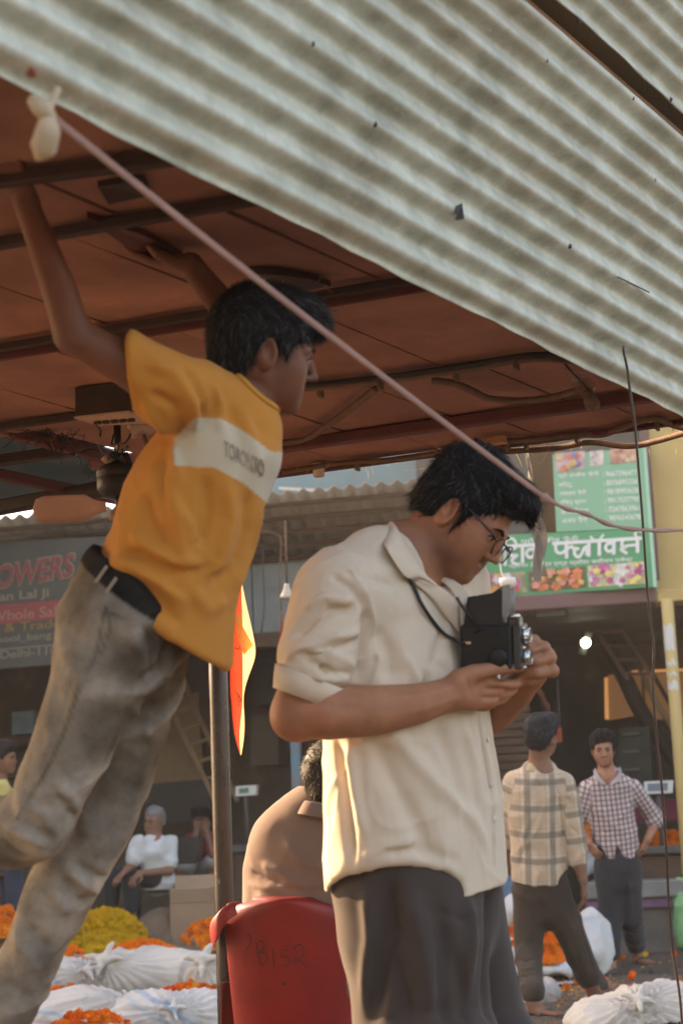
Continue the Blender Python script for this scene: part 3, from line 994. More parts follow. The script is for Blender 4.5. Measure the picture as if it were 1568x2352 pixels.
# measured joints: offset along the beams at which one joint crosses each row
def cu(x, y):
    q = cpt(x, y)
    return float(q @ D2 - shear * (q @ D2N))
jo = [cu(300, 300), cu(560, 420), cu(900, 560), cu(320, 770), cu(890, 792), cu(1066, 967), cu(1240, 1000)]
PW = abs(cu(320, 770) - cu(36, 813))
right_lim = lambda v: 9.0
for i in range(len(rows) - 1):
    v0, v1 = rows[i] + .004, rows[i + 1] - .004
    u = jo[min(i + 1, 6)] - 14 * PW
    while u < 2.4:
        a, c_ = u + .006, u + PW - .006
        mid = (a + c_) / 2 * D2 + D2N * (v0 + v1) / 2 + shear * D2 * (v0 + v1) / 2
        # the boards stop where the tin sheet begins and at the open left end
        q = D2 * 0
        cen = D2 * ((a + c_) / 2 + shear * (v0 + v1) / 2) + D2N * ((v0 + v1) / 2)
        uu, vv = cen @ D2, (v0 + v1) / 2
        left = cpt(0, 975) @ D2 if vv > 3.9 else -2.6
        gx, gy = cen[0], cen[1]
        # behind the sheet edge line (in plan) only
        e0, e1 = edgeQ[0], edgeQ[1]
        sd = (e1[0] - e0[0]) * (gy - e0[1]) - (e1[1] - e0[1]) * (gx - e0[0])
        if uu > left and gy > .7:
            dz = pr.uniform(-.004, .004)
            mb = MB()
            cs = [D2 * (s + shear * v) + D2N * v for s, v in ((a, v0), (c_, v0), (c_, v1), (a, v1))]
            t1, t2 = pr.uniform(-.004, .004), pr.uniform(-.004, .004)
            cs = clip_poly(cs)
            if len(cs) < 3:
                u += PW
                continue
            n = len(cs)
            low = [p + UP * (CZ + dz + t1 * ((p - cen) @ D2) * 6 + t2 * ((p - cen) @ D2N) * 6) for p in cs]
            top = [p + UP * (CZ + .03) for p in cs]
            mb.add(low + top, [tuple(range(n))[::-1], tuple(range(n, 2 * n))] + [(i_, (i_ + 1) % n, n + (i_ + 1) % n, n + i_) for i_ in range(n)])
            mb.build('ceiling_board', M_panel, canopy)
        u += PW
b = MB()
rp_ = clip_poly([D2 * -3.0 + D2N * -3.0 + UP * (CZ + .06), D2 * 2.3 + D2N * -3.0 + UP * (CZ + .06), D2 * 2.3 + D2N * (rows[-1] + .02) + UP * (CZ + .06), D2 * -1.2 + D2N * (rows[-1] + .02) + UP * (CZ + .06), D2 * -3.0 + D2N * 3.9 + UP * (CZ + .06)])
b.add(rp_, [tuple(range(len(rp_)))])
b.add([D2 * -5.2 + D2N * -3.0 + UP * (CZ + .06), D2 * -3.0 + D2N * -3.0 + UP * (CZ + .06), D2 * -3.0 + D2N * 3.4 + UP * (CZ + .06), D2 * -5.2 + D2N * 3.4 + UP * (CZ + .06)], [(0, 1, 2, 3)])  # unseen strip added on the left to shade the boy
o = b.build('roof_sheet', M_beam, canopy); md = o.modifiers.new('thickness', 'SOLIDIFY'); md.thickness = .01
def beam(pa, pb, w, h, mat, name='beam', z=CZ - .006, parent=None):
    A, Bq = clip_seg(cpt(*pa, z), cpt(*pb, z))
    d = unit(Bq - A); s = np.array([-d[1], d[0], 0])
    mb = MB(); mb.bbox((A + Bq) / 2 - UP * h / 2, d * np.linalg.norm(Bq - A) / 2, s * w / 2, UP * h / 2, .003)
    return mb.build(name, mat, parent or canopy)
beam((-250, 590), (1100, 352), .018, .022, M_beam)
beam((-250, 430), (1000, 268), .022, .024, M_beam)
beam((-300, 840), (1150, 600), .016, .018, M_beam)
beam((-300, 850), (1150, 608), .006, .03, M_redsteel)
beam((560, 906), (1560, 765), .012, .014, M_beam)
beam((-200, 1000), (470, 905), .016, .02, M_beam)
beam((560, 1026), (1660, 872), .034, .030, M_redsteel)
beam((450, 1110), (1760, 936), .020, .016, M_redsteel)
# dirt, straw and broken board hanging near the hands
for (pts, m) in (([(560, 628), (640, 632), (705, 640), (760, 658), (712, 665), (640, 655)], M_beam), ([(200, 500), (330, 540), (420, 590), (300, 575)], M_redsteel), ([(225, 430), (330, 415), (345, 450), (250, 470)], M_beam)):
    mb = MB(); q = [cpt(x, y, CZ - .012 - .006 * (i % 2)) for i, (x, y) in enumerate(pts)]
    n = len(q); mb.add(q + [p + UP * .012 for p in q], [tuple(range(n))] + [(i, n + i, n + (i + 1) % n, (i + 1) % n) for i in range(n)])
    mb.build('broken_board', m, canopy)
# flexible conduits and their clips
def conduit(pts, r, z=CZ - .018, rib=True, sag=0):
    q = [onz(p[0], p[1], z - (p[2] if len(p) > 2 else 0)) for p in pts]
    s = spline(q, 10)
    L = np.concatenate([[0], np.cumsum(np.linalg.norm(np.diff(s, axis=0), axis=1))])
    n = max(int(L[-1] / .0028), 8) if rib else len(s)
    t = np.linspace(0, L[-1], n)
    s2 = np.stack([np.interp(t, L, s[:, k]) for k in range(3)], 1)
    rr = r * (1 + (.09 * np.cos(np.arange(n) * math.pi) if rib else 0))
    mb = MB(); mb.tube(s2, rr, 8)
    return mb
cond = thing('flexible_conduit', 'brown flexible cable conduit clipped along the canopy beams and edge', 'conduit', cpt(1050, 850))
conduit([(690, 893), (764, 887), (872, 875), (1046, 852), (1184, 829), (1251, 824), (1330, 830)], .0085).build('cable', M_conduit, cond, True)
conduit([(690, 884), (764, 879), (872, 866), (1046, 842), (1184, 818), (1251, 813), (1330, 818)], .0055, rib=False).build('cable', M_black, cond, True)
conduit([(995, 874), (1046, 882), (1085, 898), (1123, 915), (1200, 920), (1277, 910), (1330, 894)], .0085, z=CZ - .03).build('cable', M_conduit, cond, True)
conduit([(600, 1010), (640, 1017), (702, 1008), (764, 969), (815, 930), (862, 893)], .0085, z=CZ - .03).build('cable', M_conduit, cond, True)
conduit([(560, 985), (630, 955), (668, 928)], .0085, z=CZ - .03).build('cable', M_conduit, cond, True)
conduit([(650, 1084), (764, 1066), (820, 1061), (913, 1055), (1005, 1040), (1100, 1024)], .008).build('cable', M_conduit, cond, True)
conduit([(1140, 1014), (1164, 1013), (1210, 1011), (1323, 998), (1379, 999), (1420, 985), (1471, 967), (1507, 961), (1540, 975), (1600, 992)], .0085).build('cable', M_conduit, cond, True)
conduit([(1120, 1040), (1159, 1037), (1277, 1029), (1353, 1016), (1441, 1025), (1507, 1013), (1600, 985)], .0085, z=CZ - .03).build('cable', M_conduit, cond, True)
for (x, y) in ((872, 870), (1046, 848), (1184, 824), (820, 1060), (1005, 1036), (1164, 1012), (1323, 996), (1207, 1011), (1507, 966), (735, 889)):
    q = cpt(x, y, CZ - .012)
    mb = MB(); mb.bbox(q - UP * .012, D2 * .005, D2N * .013, UP * .015, .002)
    mb.build('clip', M_conduit, cond)
# little things on the canopy edge
lh = thing('lamp_holder', 'small cream lamp holder under the canopy edge above the boy\'s stripe', 'lamp holder', cpt(731, 1064))
mb = MB(); mb.lathe(cpt(731, 1066, CZ - .002), -UP, [(0, 0), (.026, 0), (.026, .009), (.017, .011), (.0165, .036), (.013, .038), (.013, .028), (0, .028)], 18)
mb.build('holder', pm('cream_bakelite', (.62, .48, .36), rough=.45, var=.1, bump=.02), lh, True)
mb = MB(); mb.bbox(cpt(1134, 1013, CZ - .025), D2 * .034, D2N * .012, UP * .011, .002)
tag(mb.build('wood_block', pm('pale_wood', (.42, .22, .12), var=.2, scale=20, stretch=(1, 8, 8))), 'short pale wood block nailed to the canopy edge above the black haired man', 'wood block')
blb = thing('light_bulb', 'clear unlit glass bulb hanging below the red canopy by the tin sheet', 'light bulb', cpt(1338, 882))
mb = MB(); c_ = cpt(1338, 884, CZ - .045)
mb.lathe(c_, D2N * .9 - UP * .3, [(0, -.03), (.012, -.028), (.022, -.020), (.028, -.006), (.028, .006), (.022, .020), (.014, .032), (.012, .046)], 18)
mb.build('glass', glassm('bulb_glass', (.93, .90, .86)), blb, True)
mb = MB(); mb.lathe(c_, D2N * .9 - UP * .3, [(0, .04), (.014, .04), (.014, .07), (.018, .072), (.018, .095), (0, .095)], 14); mb.build('cap', M_conduit, blb, True)
mb = MB(); mb.tube(spline([c_ + D2N * .085, cpt(1310, 852, CZ - .03), cpt(1290, 830, CZ - .01), cpt(1270, 822, CZ)], 6), .003, 6); mb.build('cord', M_black, blb, True)
# loose straws and threads
st = MB()
for _ in range(60):
    x, y = rnd.choice([(rnd.uniform(640, 1000), 1075 + rnd.uniform(-14, 10)), (rnd.uniform(1150, 1560), 1022 + rnd.uniform(-12, 14)), (rnd.uniform(100, 300), rnd.uniform(985, 1010)), (rnd.uniform(560, 760), rnd.uniform(630, 660))])
    q = cpt(x, y, CZ - .02)
    d = np.array([rnd.uniform(-1, 1), rnd.uniform(-.4, .4), rnd.uniform(-1.2, .3)]) * rnd.uniform(.01, .05)
    st.tube([q, q + d * .5 + np.array([0, 0, -.004]), q + d], [.0007, .0006, .0003], 3)
tag(st.build('straw_litter', pm('straw', (.5, .36, .18), var=.3, bump=0), canopy), kind='stuff')
st = MB()
q = cpt(1184, 1040, CZ - .03); st.tube([q, cpt(1192, 1055, CZ - .04), cpt(1198, 1072, CZ - .05)], [.002, .0016, .0005], 4)
q = cpt(1545, 985, CZ - .03); st.tube([q, cpt(1536, 1005, CZ - .04)], [.002, .0006], 4)
tag(st.build('straw_litter', MATS['straw'], canopy), kind='stuff')

# ---------------------------------------------------------------- second roof at the left: blue sheets on crossed steel angles
broof = thing('blue_sheet_roof', 'blue painted sheet roof on crossed steel angles behind the small fan', 'roof', cpt(100, 1050))
M_bluesheet = pm('blue_painted_sheet', (.085, .155, .185), rough=.55, var=.15, scale=2, bump=.05, second=(.10, .11, .11), sec_lo=.5, sec_hi=.8)
z2 = CZ + .05
G0 = [(-420, 1010), (0, 960), (330, 1050), (330, 1110), (240, 1122), (-420, 1225)]
q = [cpt(x, y, z2) for x, y in G0]
mb = MB(); mb.add(q, [tuple(range(len(q)))]); o = mb.build('roof_sheet', M_bluesheet, broof); md = o.modifiers.new('thickness', 'SOLIDIFY'); md.thickness = .006
beam((-250, 905), (300, 1050), .03, .035, M_redsteel, 'angle_bar', CZ + .03, broof)
beam((-300, 1088), (170, 1022), .03, .03, M_beam, 'angle_bar', CZ + .02, broof)
beam((-300, 1015), (300, 1142), .03, .03, M_redsteel, 'angle_bar', CZ + .015, broof)
beam((-300, 1208), (262, 1102), .05, .04, M_beam, 'angle_bar', CZ - .0, broof)

# ---------------------------------------------------------------- galvanised corrugated sheets (near, hanging steeply)
TH = math.radians(32.5); AL = math.radians(68)
SN = np.array([math.cos(TH), -math.sin(TH), 0]); SD = np.array([math.sin(TH), math.cos(TH), 0])
CP = .058
S0 = SN * -1.491 + UP * (CAMH + .969)
SB = SN * math.cos(AL) + UP * math.sin(AL)
SNR = np.cross(SD, SB); SNR = SNR if SNR @ (_C - S0) > 0 else -SNR
def sheet_ab(x, y, off=0):
    q = onplane(x, y, S0 + SNR * off, SNR) - S0
    return float(q @ SD), float(q @ SB)
def galv():
    m = bpy.data.materials.new('galvanised_tin'); m.use_nodes = True
    nt = m.node_tree; bs = nt.nodes['Principled BSDF']
    tc = nd(nt, 'TexCoord').outputs['Object']
    n1 = noise(nt, tc, 9, 6, .65)
    n2 = noise(nt, tc, 3.0, 5, .6)
    n3 = noise(nt, tc, 55, 5, .7)
    col = ramp(nt, n1, [(.28, (.32, .345, .285)), (.5, (.52, .555, .475)), (.72, (.70, .75, .67))])
    k = nd(nt, 'MapRange', i0=n2, i1=.48, i2=.74, i3=0.0, i4=.42).outputs[0]
    col = mixc(nt, k, col, rgb((.38, .26, .17)))
    k = nd(nt, 'MapRange', i0=n3, i1=.55, i2=.75, i3=0.0, i4=.5).outputs[0]
    col = mixc(nt, k, col, rgb((.40, .33, .25)))
    nt.links.new(col, bs.inputs['Base Color'])
    bs.inputs['Metallic'].default_value = .08
    bs.inputs['Specular IOR Level'].default_value = .3
    r = nd(nt, 'MapRange', i0=n1, i1=.3, i2=.7, i3=.5, i4=.7).outputs[0]
    nt.links.new(r, bs.inputs['Roughness'])
    bp = nd(nt, 'Bump', Strength=.35, Distance=.004, Height=n3)
    nt.links.new(bp.outputs[0], bs.inputs['Normal'])
    return m
M_galv = galv()
def sheet(name, label, b0, b1, a0, a1, phase=0.0):
    nb = int((b1 - b0) / CP * 14)
    na = 84
    G = []
    for i in range(na + 1):
        a = a0 + (a1 - a0) * i / na
        row = []
        for j in range(nb + 1):
            bb = b0 + (b1 - b0) * j / nb
            w = .0108 * math.cos(2 * math.pi * (bb - b0) / CP + phase)
            w += .0022 * math.sin(a * 3 + bb * 9) + .0005 * math.sin(a * 23 + bb * 31)
            jag = .002 * math.sin(a * 9) + .0015 * math.sin(a * 31) if j == 0 else 0
            row.append(S0 + SD * a + SB * (bb + jag) + SNR * w)
        G.append(row)
    mb = MB(); mb.grid(G)
    o = mb.build(name, M_galv, None, True)
    md = o.modifiers.new('thickness', 'SOLIDIFY'); md.thickness = .0015; md.offset = 0
    tag(o, label, 'corrugated sheet')
    return o
_, bg1 = sheet_ab(1568, 300)
_, bg0 = sheet_ab(1240, 0)
bgap = (bg0 + bg1) / 2
_, bedge = sheet_ab(784, 565)
sh1 = sheet('corrugated_sheet', 'large dusty galvanised corrugated sheet slanting across the top, its lower edge over the canopy', bedge, bgap - .020, -2.2, 5.2, 2.2)
sh2 = sheet('corrugated_sheet', 'second galvanised corrugated sheet beyond the dark gap in the top right corner', bgap + .022, bgap + 1.3, 1.2, 5.2, 0)
mb = MB(); mb.bbox(S0 + SD * 2.9 + SB * (bgap - .045) - SNR * .032, SD * 2.4, SB * .046, SNR * .018, .004)
tag(mb.build('wood_batten', pm('batten_wood', (.26, .13, .06), var=.3, scale=4, stretch=(1, 1, 1), bump=.3)), 'brown wooden batten in the gap between the two tin sheets', 'batten')
mb = MB(); mb.bbox(S0 + SD * 2.9 + SB * (bgap + .055) - SNR * .060, SD * 2.4, SB * .075, SNR * .012, .003)  # dark strip added to hide the sky and darken the gap
tag(mb.build('dark_board', M_beam), 'added dark backing that darkens the gap beside the brown batten', 'board')
# cobweb and cotton fibres caught on the ridges
fb = MB()
fr = random.Random(21)
nr_ = int((bgap + .6 - bedge) / CP)
for _ in range(2600):
    a = fr.uniform(1.2, 4.9)
    k = fr.randrange(0, nr_)
    bb = bedge + CP * (k + fr.choice((.5, .5, .3, .7)) - 2.2 / 6.283) + fr.gauss(0, .006)
    if bb < bedge + .004 or abs(bb - bgap) < .03: continue
    q = S0 + SD * a + SB * bb + SNR * .0118
    d = unit(SB * fr.gauss(-.4, .9) + SD * fr.gauss(0, .6) + SNR * .5) * fr.uniform(.004, .016)
    n_ = unit(np.cross(d, SNR)) * .0004
    fb.add([q - n_, q + n_, q + d], [(0, 1, 2)])
tag(fb.build('dust_fibres', pm('pale_fibre', (.75, .72, .62), var=.1, bump=0), sh1), kind='stuff')
# torn hole with a dark bent edge, and the wire hook
a_, b_ = sheet_ab(1038, 488)
mb = MB(); c_ = S0 + SD * a_ + SB * b_ + SNR * .011
mb.add([c_ + SD * -.012 + SB * .01, c_ + SD * .006 + SB * .022, c_ + SD * .014 + SB * -.006 + SNR * .01, c_ + SB * -.014, c_ + SD * -.008 + SB * -.006 + SNR * .006], [(0, 1, 2, 3, 4)])
mb.build('rust_hole', M_black, sh1)
for (x, y) in ((1318, 48), (1450, 198), (1530, 228), (1240, 150), (1490, 420), (860, 250), (700, 120), (1300, 560)):
    a2_, b2_ = sheet_ab(x, y)
    kk = round((b2_ - bedge) / CP + 2.2 / 6.283)
    cc_ = S0 + SD * a2_ + SB * (bedge + CP * (kk - 2.2 / 6.283) if b2_ < bgap else b2_) + SNR * .0085
    mb = MB(); mb.lathe(cc_, SNR, [(0, .0052), (.0035, .0045), (.0055, .002), (.0058, 0)], 8); mb.build('screw', M_steel, sh1 if b2_ < bgap else sh2, True)
hk = MB(); hk.tube(spline([S0 + SD * sheet_ab(x, y)[0] + SB * sheet_ab(x, y)[1] + SNR * (.012 + .01 * (i % 2)) for i, (x, y) in enumerate([(1406, 634), (1420, 643), (1440, 650), (1470, 668)])], 5), .0016, 5)
tag(hk.build('tie_wire', M_steel, None, True), 'short bent wire tied to the tin sheet above the hanging black cable', 'wire')

# ---------------------------------------------------------------- pole with flag
top = P(490, 1130, 5.2)
pole = thing('steel_pole', 'dark steel canopy pole with chipped paint between boy and red chair', 'pole', (top[0], top[1], 0))
mb = MB(); mb.tube([(top[0], top[1], 0), (top[0], top[1], .6), (top[0], top[1], 1.4), (top[0], top[1], CZ + .02)], .0285, 24)
M_pole = pm('pole_paint', (0.042, 0.030, 0.025), rough=.30, var=.2, scale=7, bump=.06, second=(.12, .22, .30), sec_lo=.66, sec_hi=.70, sec_scale=9, metal=.15)
mb.build('shaft', M_pole, pole, True)
mb = MB(); mb.bbox((top[0], top[1], .006), (.09, 0, 0), (0, .09, 0), (0, 0, .006), .002); mb.build('base_plate', M_steel, pole)
def cloth_mat(name, c, trans, rough=.9, var=.1, scale=9, second=None, crease=.6, cscale=10.0):
    return pm(name, c, rough=rough, var=var, scale=scale, bump=.12, bscale=300, trans=trans, spec=.12, sheen=.1, bdist=.002, second=second, sec_lo=.6, sec_hi=.62, crease=crease, cscale=cscale)
M_flag = cloth_mat('orange_flag_cloth', (.44, .055, .025), .32)
M_flagp = cloth_mat('flag_print', (.85, .60, .18), .55)
fl = thing('orange_flag', 'orange pennant tied to the dark pole, glowing in the sun', 'flag', P(545, 1500, 5.14))
ys = [1340, 1378, 1430, 1470, 1507, 1549, 1592, 1620, 1652, 1695, 1735]
lx = [536, 535, 532, 529, 528, 528, 529, 532, 534, 539, 552]
mx = [554, 555, 558, 556, 557, 558, 557, 557, 553, 549, 553]
rx_ = [556, 563, 575, 584, 590, 571, 559, 559, 562, 561, 554]
G = []
for i in range(len(ys)):
    row = []
    for t in np.linspace(0, 1, 6):
        row.append(P(lx[i] + (mx[i] - lx[i]) * t, ys[i], 5.12 + .035 * t - .012 * math.sin(t * 3.1)))
    for t in np.linspace(.25, 1, 4):
        row.append(P(mx[i] + (rx_[i] - mx[i]) * t, ys[i], 5.155 + .05 * t + .01 * math.sin(i)))
    G.append(row)
mb = MB(); mb.grid([r[:6] for r in G]); o = mb.build('cloth', M_flag, fl, True)
o.modifiers.new('s', 'SUBSURF').render_levels = 2
mb = MB(); mb.grid([r[5:] for r in G]); o = mb.build('cloth', cloth_mat('sunlit_flag_paint', (.85, .42, .20), .6), fl, True)  # right half coloured paler, the sunlit side painted in
o.modifiers.new('s', 'SUBSURF').render_levels = 2
mb = MB(); mb.add([P(541, 1415, 5.11), P(556, 1408, 5.11), P(558, 1440, 5.118), P(582, 1482, 5.16), P(560, 1505, 5.14), P(548, 1470, 5.11)], [(0, 1, 2, 5), (5, 2, 3, 4)])
mb.build('printed_patch', M_flagp, fl)
mb = MB()
for pts in ([(541, 1590), (549, 1597), (545, 1606)], [(549, 1597), (556, 1612)], [(543, 1612), (551, 1607), (548, 1622)], [(540, 1488), (548, 1492), (551, 1486)]):
    mb.tube([P(x, y, 5.108) for x, y in pts], .0014, 4)
mb.build('ink_marks', M_black, fl)

# ---------------------------------------------------------------- tape rope from the tin sheet across the frame
M_rope = cloth_mat('pink_tape', (.45, .28, .24), .1)
M_rag = cloth_mat('pale_rag', (.58, .47, .33), .2)
rp = thing('tape_rope', 'taut pinkish tape rope running diagonally in front of both standing people', 'rope', P(110, 255, 2.12))
za, zb_ = 2.12, 3.12
pts = []
for t in np.linspace(0, 1, 24):
    x, y = 112 + (1250 - 112) * t, 262 + (1143 - 262) * t
    iz = (1 / za) * (1 - t) + (1 / zb_) * t
    pts.append(P(x, y + 10 * math.sin(t * 3.14), 1 / iz))
G = []
for i, p_ in enumerate(pts):
    d = unit(pts[min(i + 1, 23)] - pts[max(i - 1, 0)])
    s_ = unit(np.cross(d, _F))
    w = .0048
    ang = .5 + .9 * math.sin(i * .27)
    row = []
    for k in range(9):
        t = 2 * math.pi * k / 8
        row.append(p_ + (s_ * math.cos(t) * w) + _F * math.sin(t) * .0022 + s_ * math.sin(t) * .001)
    G.append(row)
mb = MB(); mb.grid(G); mb.build('tape', M_rope, rp, True)
mb = MB(); kn = P(1252, 1145, 3.12)
mb.lathe(kn, unit(pts[-1] - pts[-2]), [(0, -.016), (.006, -.013), (.0095, -.004), (.008, .006), (.005, .014), (0, .016)], 10); mb.build('knot', M_rope, rp, True)
mb = MB(); q = spline([kn, P(1300, 1168, 3.2), P(1345, 1180, 3.25), P(1400, 1205, 3.33), P(1470, 1217, 3.42), P(1568, 1218, 3.55), P(1800, 1214, 3.9)], 8)
mb.tube(q, [.0042 + .0012 * math.sin(i * .9) for i in range(len(q))], 6); mb.build('thin_end', M_rope, rp, True)
rg = thing('cloth_knot', 'knotted pale cloth scrap tying the rope end below the tin sheet', 'cloth scrap', P(100, 250, 2.12))
def blob_tube(name, pts, rr, Z, mat, parent):
    q = spline([P(x, y, Z + dz) for x, y, dz in pts], 6)
    r_ = np.interp(np.linspace(0, 1, len(q)), np.linspace(0, 1, len(rr)), rr)
    m_ = MB(); m_.tube(q, r_, 12)
    return m_.build(name, mat, parent, True)
blob_tube('loose_end', [(106, 268, 0), (110, 300, -.01), (100, 340, 0), (88, 365, .01)], [.008, .016, .017, .005], 2.11, M_rag, rg)
blob_tube('wrap', [(78, 232, .01), (98, 250, -.01), (118, 275, 0)], [.009, .013, .009], 2.11, M_rag, rg)
blob_tube('tie', [(108, 258, 0), (122, 230, .01), (134, 205, .02)], [.006, .005, .005], 2.11, M_rag, rg)
sc1 = thing('pink_rag', 'faded pink rag stuck on the tin sheet edge at top left', 'rag', P(95, 160, 2.1))
mb = MB(); q = [P(x, y, 2.09 + dz) for x, y, dz in ((58, 168, 0), (72, 150, -.01), (88, 158, .01), (86, 172, 0), (66, 176, .01))]
mb.add(q, [(0, 1, 2, 3, 4)]); o = mb.build('cloth', cloth_mat('rag_pink', (.36, .17, .13), .1), sc1); o.modifiers.new('t', 'SOLIDIFY').thickness = .003

# ---------------------------------------------------------------- black cable hanging at the right
wp = [(1421, 796), (1432, 812), (1440, 850), (1446, 900), (1457, 980), (1464, 1060), (1475, 1200), (1485, 1349), (1494, 1437), (1500, 1490), (1498, 1578), (1503, 1648), (1509, 1722), (1520, 1823), (1529, 1959), (1534, 2061), (1544, 2181), (1560, 2290), (1568, 2400)]
hook = S0 + SD * sheet_ab(1420, 795)[0] + SB * sheet_ab(1420, 795)[1] + SNR * .012
hz_ = float((hook - _C) @ _F)
q = spline([hook] + [P(x, y, hz_ - .05) for x, y in wp[1:]], 5)
mb = MB(); mb.tube(q, .0030, 8)
tag(mb.build('hanging_cable', pm('cable_skin', (.055, .035, .03), rough=.4, var=.2, bump=.03), None, True), 'thin dark cable hanging from the tin sheet down the right side', 'cable')

# ---------------------------------------------------------------- small ceiling fan behind the boy
fan = thing('ceiling_fan', 'small dark ceiling fan with dusty pink blades left of the yellow shirt', 'fan', cpt(270, 960))
M_fan = pm('fan_black', (.025, .022, .02), rough=.5, var=.3, scale=14, bump=.15)
M_blade = pm('dusty_pink_blade', (.42, .25, .19), rough=.7, var=.15, scale=6, bump=.05)
fz = 4.25
A = P(269, 955, fz); 
ax = np.array([A[0], A[1], 0])
zt_, zm1, zm0, zr, zc = [P(269, y, fz)[2] for y in (960, 1072, 1148, 1175, 1203)]
mb = MB(); mb.tube([ax + UP * zt_, ax + UP * (zm1 - .005)], .0095, 12); mb.build('down_rod', M_fan, fan, True)
mb = MB(); mb.lathe(ax + UP * 0, UP, [(0, zm1 + .004), (.018, zm1 + .004), (.04, zm1 - .004), (.052, zm1 - .014), (.054, zm1 - .03), (.050, zm1 - .033), (.053, zm1 - .037), (.052, zm0 + .02), (.046, zm0 + .008), (.034, zm0), (0, zm0)], 28); mb.build('motor', M_fan, fan, True)
mb = MB(); mb.tube([ax + UP * zm0, ax + UP * (zr)], .0075, 10); mb.build('spindle', M_fan, fan, True)
mb = MB(); mb.lathe(ax, UP, [(0, zr + .004), (.009, zr + .003), (.018, zr - .008), (.023, zc + .004), (.024, zc), (.02, zc + .002), (0, zc + .006)], 22); mb.build('cup', M_blade, fan, True)
for k, an in enumerate((math.radians(186), math.radians(66), math.radians(-54))):
    d = np.array([math.cos(an), math.sin(an), 0]); s_ = np.array([-d[1], d[0], 0])
    prof = [(.03, .010), (.055, .016), (.08, .030), (.13, .036), (.18, .034), (.20, .024), (.208, .006)]
    G = []
    for (r_, w_) in prof:
        G.append([ax + d * r_ + s_ * w_ * 1.1 * t + UP * (zr + .004 + .026 * t * min(1, w_ / .03) - .03 * (r_ - .03)) for t in (-1, -.3, .4, 1)])
    mb = MB(); mb.grid(G); o = mb.build('blade', M_blade, fan, True); o.modifiers.new('t', 'SOLIDIFY').thickness = .003
# terminal box, wires and capacitor on the rod
sbx = thing('switch_box', 'pinkish fuse box with a dark side screwed below the canopy above the fan', 'fuse box', cpt(260, 950))
q0, q1, q2, q3 = [cpt(x, y, CZ - .075) for x, y in ((174, 956), (295, 943), (355, 966), (228, 972))]
mb = MB(); q = [q0, q1, q2, q3]; mb.add(q + [p + UP * .07 for p in q], [(0, 1, 2, 3), (7, 6, 5, 4), (0, 4, 5, 1), (1, 5, 6, 2), (2, 6, 7, 3), (3, 7, 4, 0)])
mb.build('case', M_beam, sbx)
mb = MB(); cc_ = (q0 + q1 + q2 + q3) / 4; q = [cc_ + (p - cc_) * 1.04 for p in q]; mb.add([p - UP * .006 for p in q] + [p - UP * .0005 for p in q], [(0, 1, 2, 3), (7, 6, 5, 4), (0, 4, 5, 1), (1, 5, 6, 2), (2, 6, 7, 3), (3, 7, 4, 0)])
mb.build('cover', pm('pinkish_board', (.46, .30, .22), var=.15, scale=20), sbx)
mb = MB()
for i in range(5):
    t = .2 + .15 * i
    c_ = q[0] * (1 - t) * .5 + q[3] * (1 - t) * .5 + (q[1] + q[2]) * .5 * t - UP * .009
    mb.bbox(c_, D2 * .008, D2N * .006, UP * .004, .001)
tag(mb.build('contacts', M_beam, sbx), kind='stuff')
bagp = thing('plastic_bag', 'crumpled pinkish plastic bag stuffed beside the fuse box', 'bag', P(330, 985, 4.2))
S = SDF(); S.ell(P(322, 976, 4.2), (.03, .03, .022), k=.01); S.ell(P(338, 978, 4.2), (.024, .03, .02), k=.01); S.cap(P(318, 985, 4.2), P(312, 1002, 4.2), .018, .008, k=.015)
v, qd = S.mesh(.004, 1); n_ = vnormals(v, qd); v = v + n_ * (.003 * vnoise(v, 190, 3) + .002 * vnoise(v, 330, 4))[:, None]
put('bag', qmesh('bag', v, qd), pm('bag_film', (.50, .34, .28), rough=.35, var=.1, bump=.2, bscale=80, trans=.2), bagp)
wr = thing('wire_tangle', 'tangle of old wires, tape and capacitor round the fan rod', 'wires', P(275, 1040, 4.2))
wrr = random.Random(9)
for (c0, c1, sg) in (((262, 1000), (268, 1050), 9), ((300, 990), (275, 1048), 8), ((330, 1000), (360, 1075), 0), ((170, 1040), (262, 1050), 14), ((220, 960), (232, 1000), 4)):
    pts = [(c0[0] + (c1[0] - c0[0]) * t + wrr.uniform(-sg, sg), c0[1] + (c1[1] - c0[1]) * t + wrr.uniform(-sg, sg)) for t in np.linspace(0, 1, 6)]
    mb = MB(); mb.tube(spline([P(x, y, 4.19 + wrr.uniform(-.02, .02)) for x, y in pts], 5), .006 if sg == 0 else .0022, 6); mb.build('wire', M_conduit if sg == 0 else M_black, wr, True)
for (x0, y0, x1, y1, r_, m_) in ((270, 1036, 284, 1022, .012, M_blade), (254, 1062, 240, 1048, .012, M_blade), (262, 1052, 268, 1040, .014, M_fan), (287, 1040, 300, 1068, .008, M_fan), (284, 1036, 295, 1024, .005, M_conduit)):
    mb = MB(); mb.tube([P(x0, y0, 4.2), P(x1, y1, 4.2)], r_, 10); mb.build('capacitor', m_, wr, True)
mb = MB()
for _ in range(50):
    x, y = wrr.choice([(wrr.gauss(60, 40), wrr.gauss(988, 8)), (wrr.gauss(150, 30), wrr.gauss(1035, 14)), (wrr.gauss(130, 30), wrr.gauss(1000, 10))])
    q = [P(x, y, 4.4)]
    for _2 in range(4): q.append(q[-1] + np.array([wrr.gauss(0, .012), wrr.gauss(0, .01), wrr.gauss(-.006, .01)]))
    mb.tube(spline(q, 3), .0011, 3)
tag(mb.build('dead_creeper', M_beam, wr), kind='stuff')

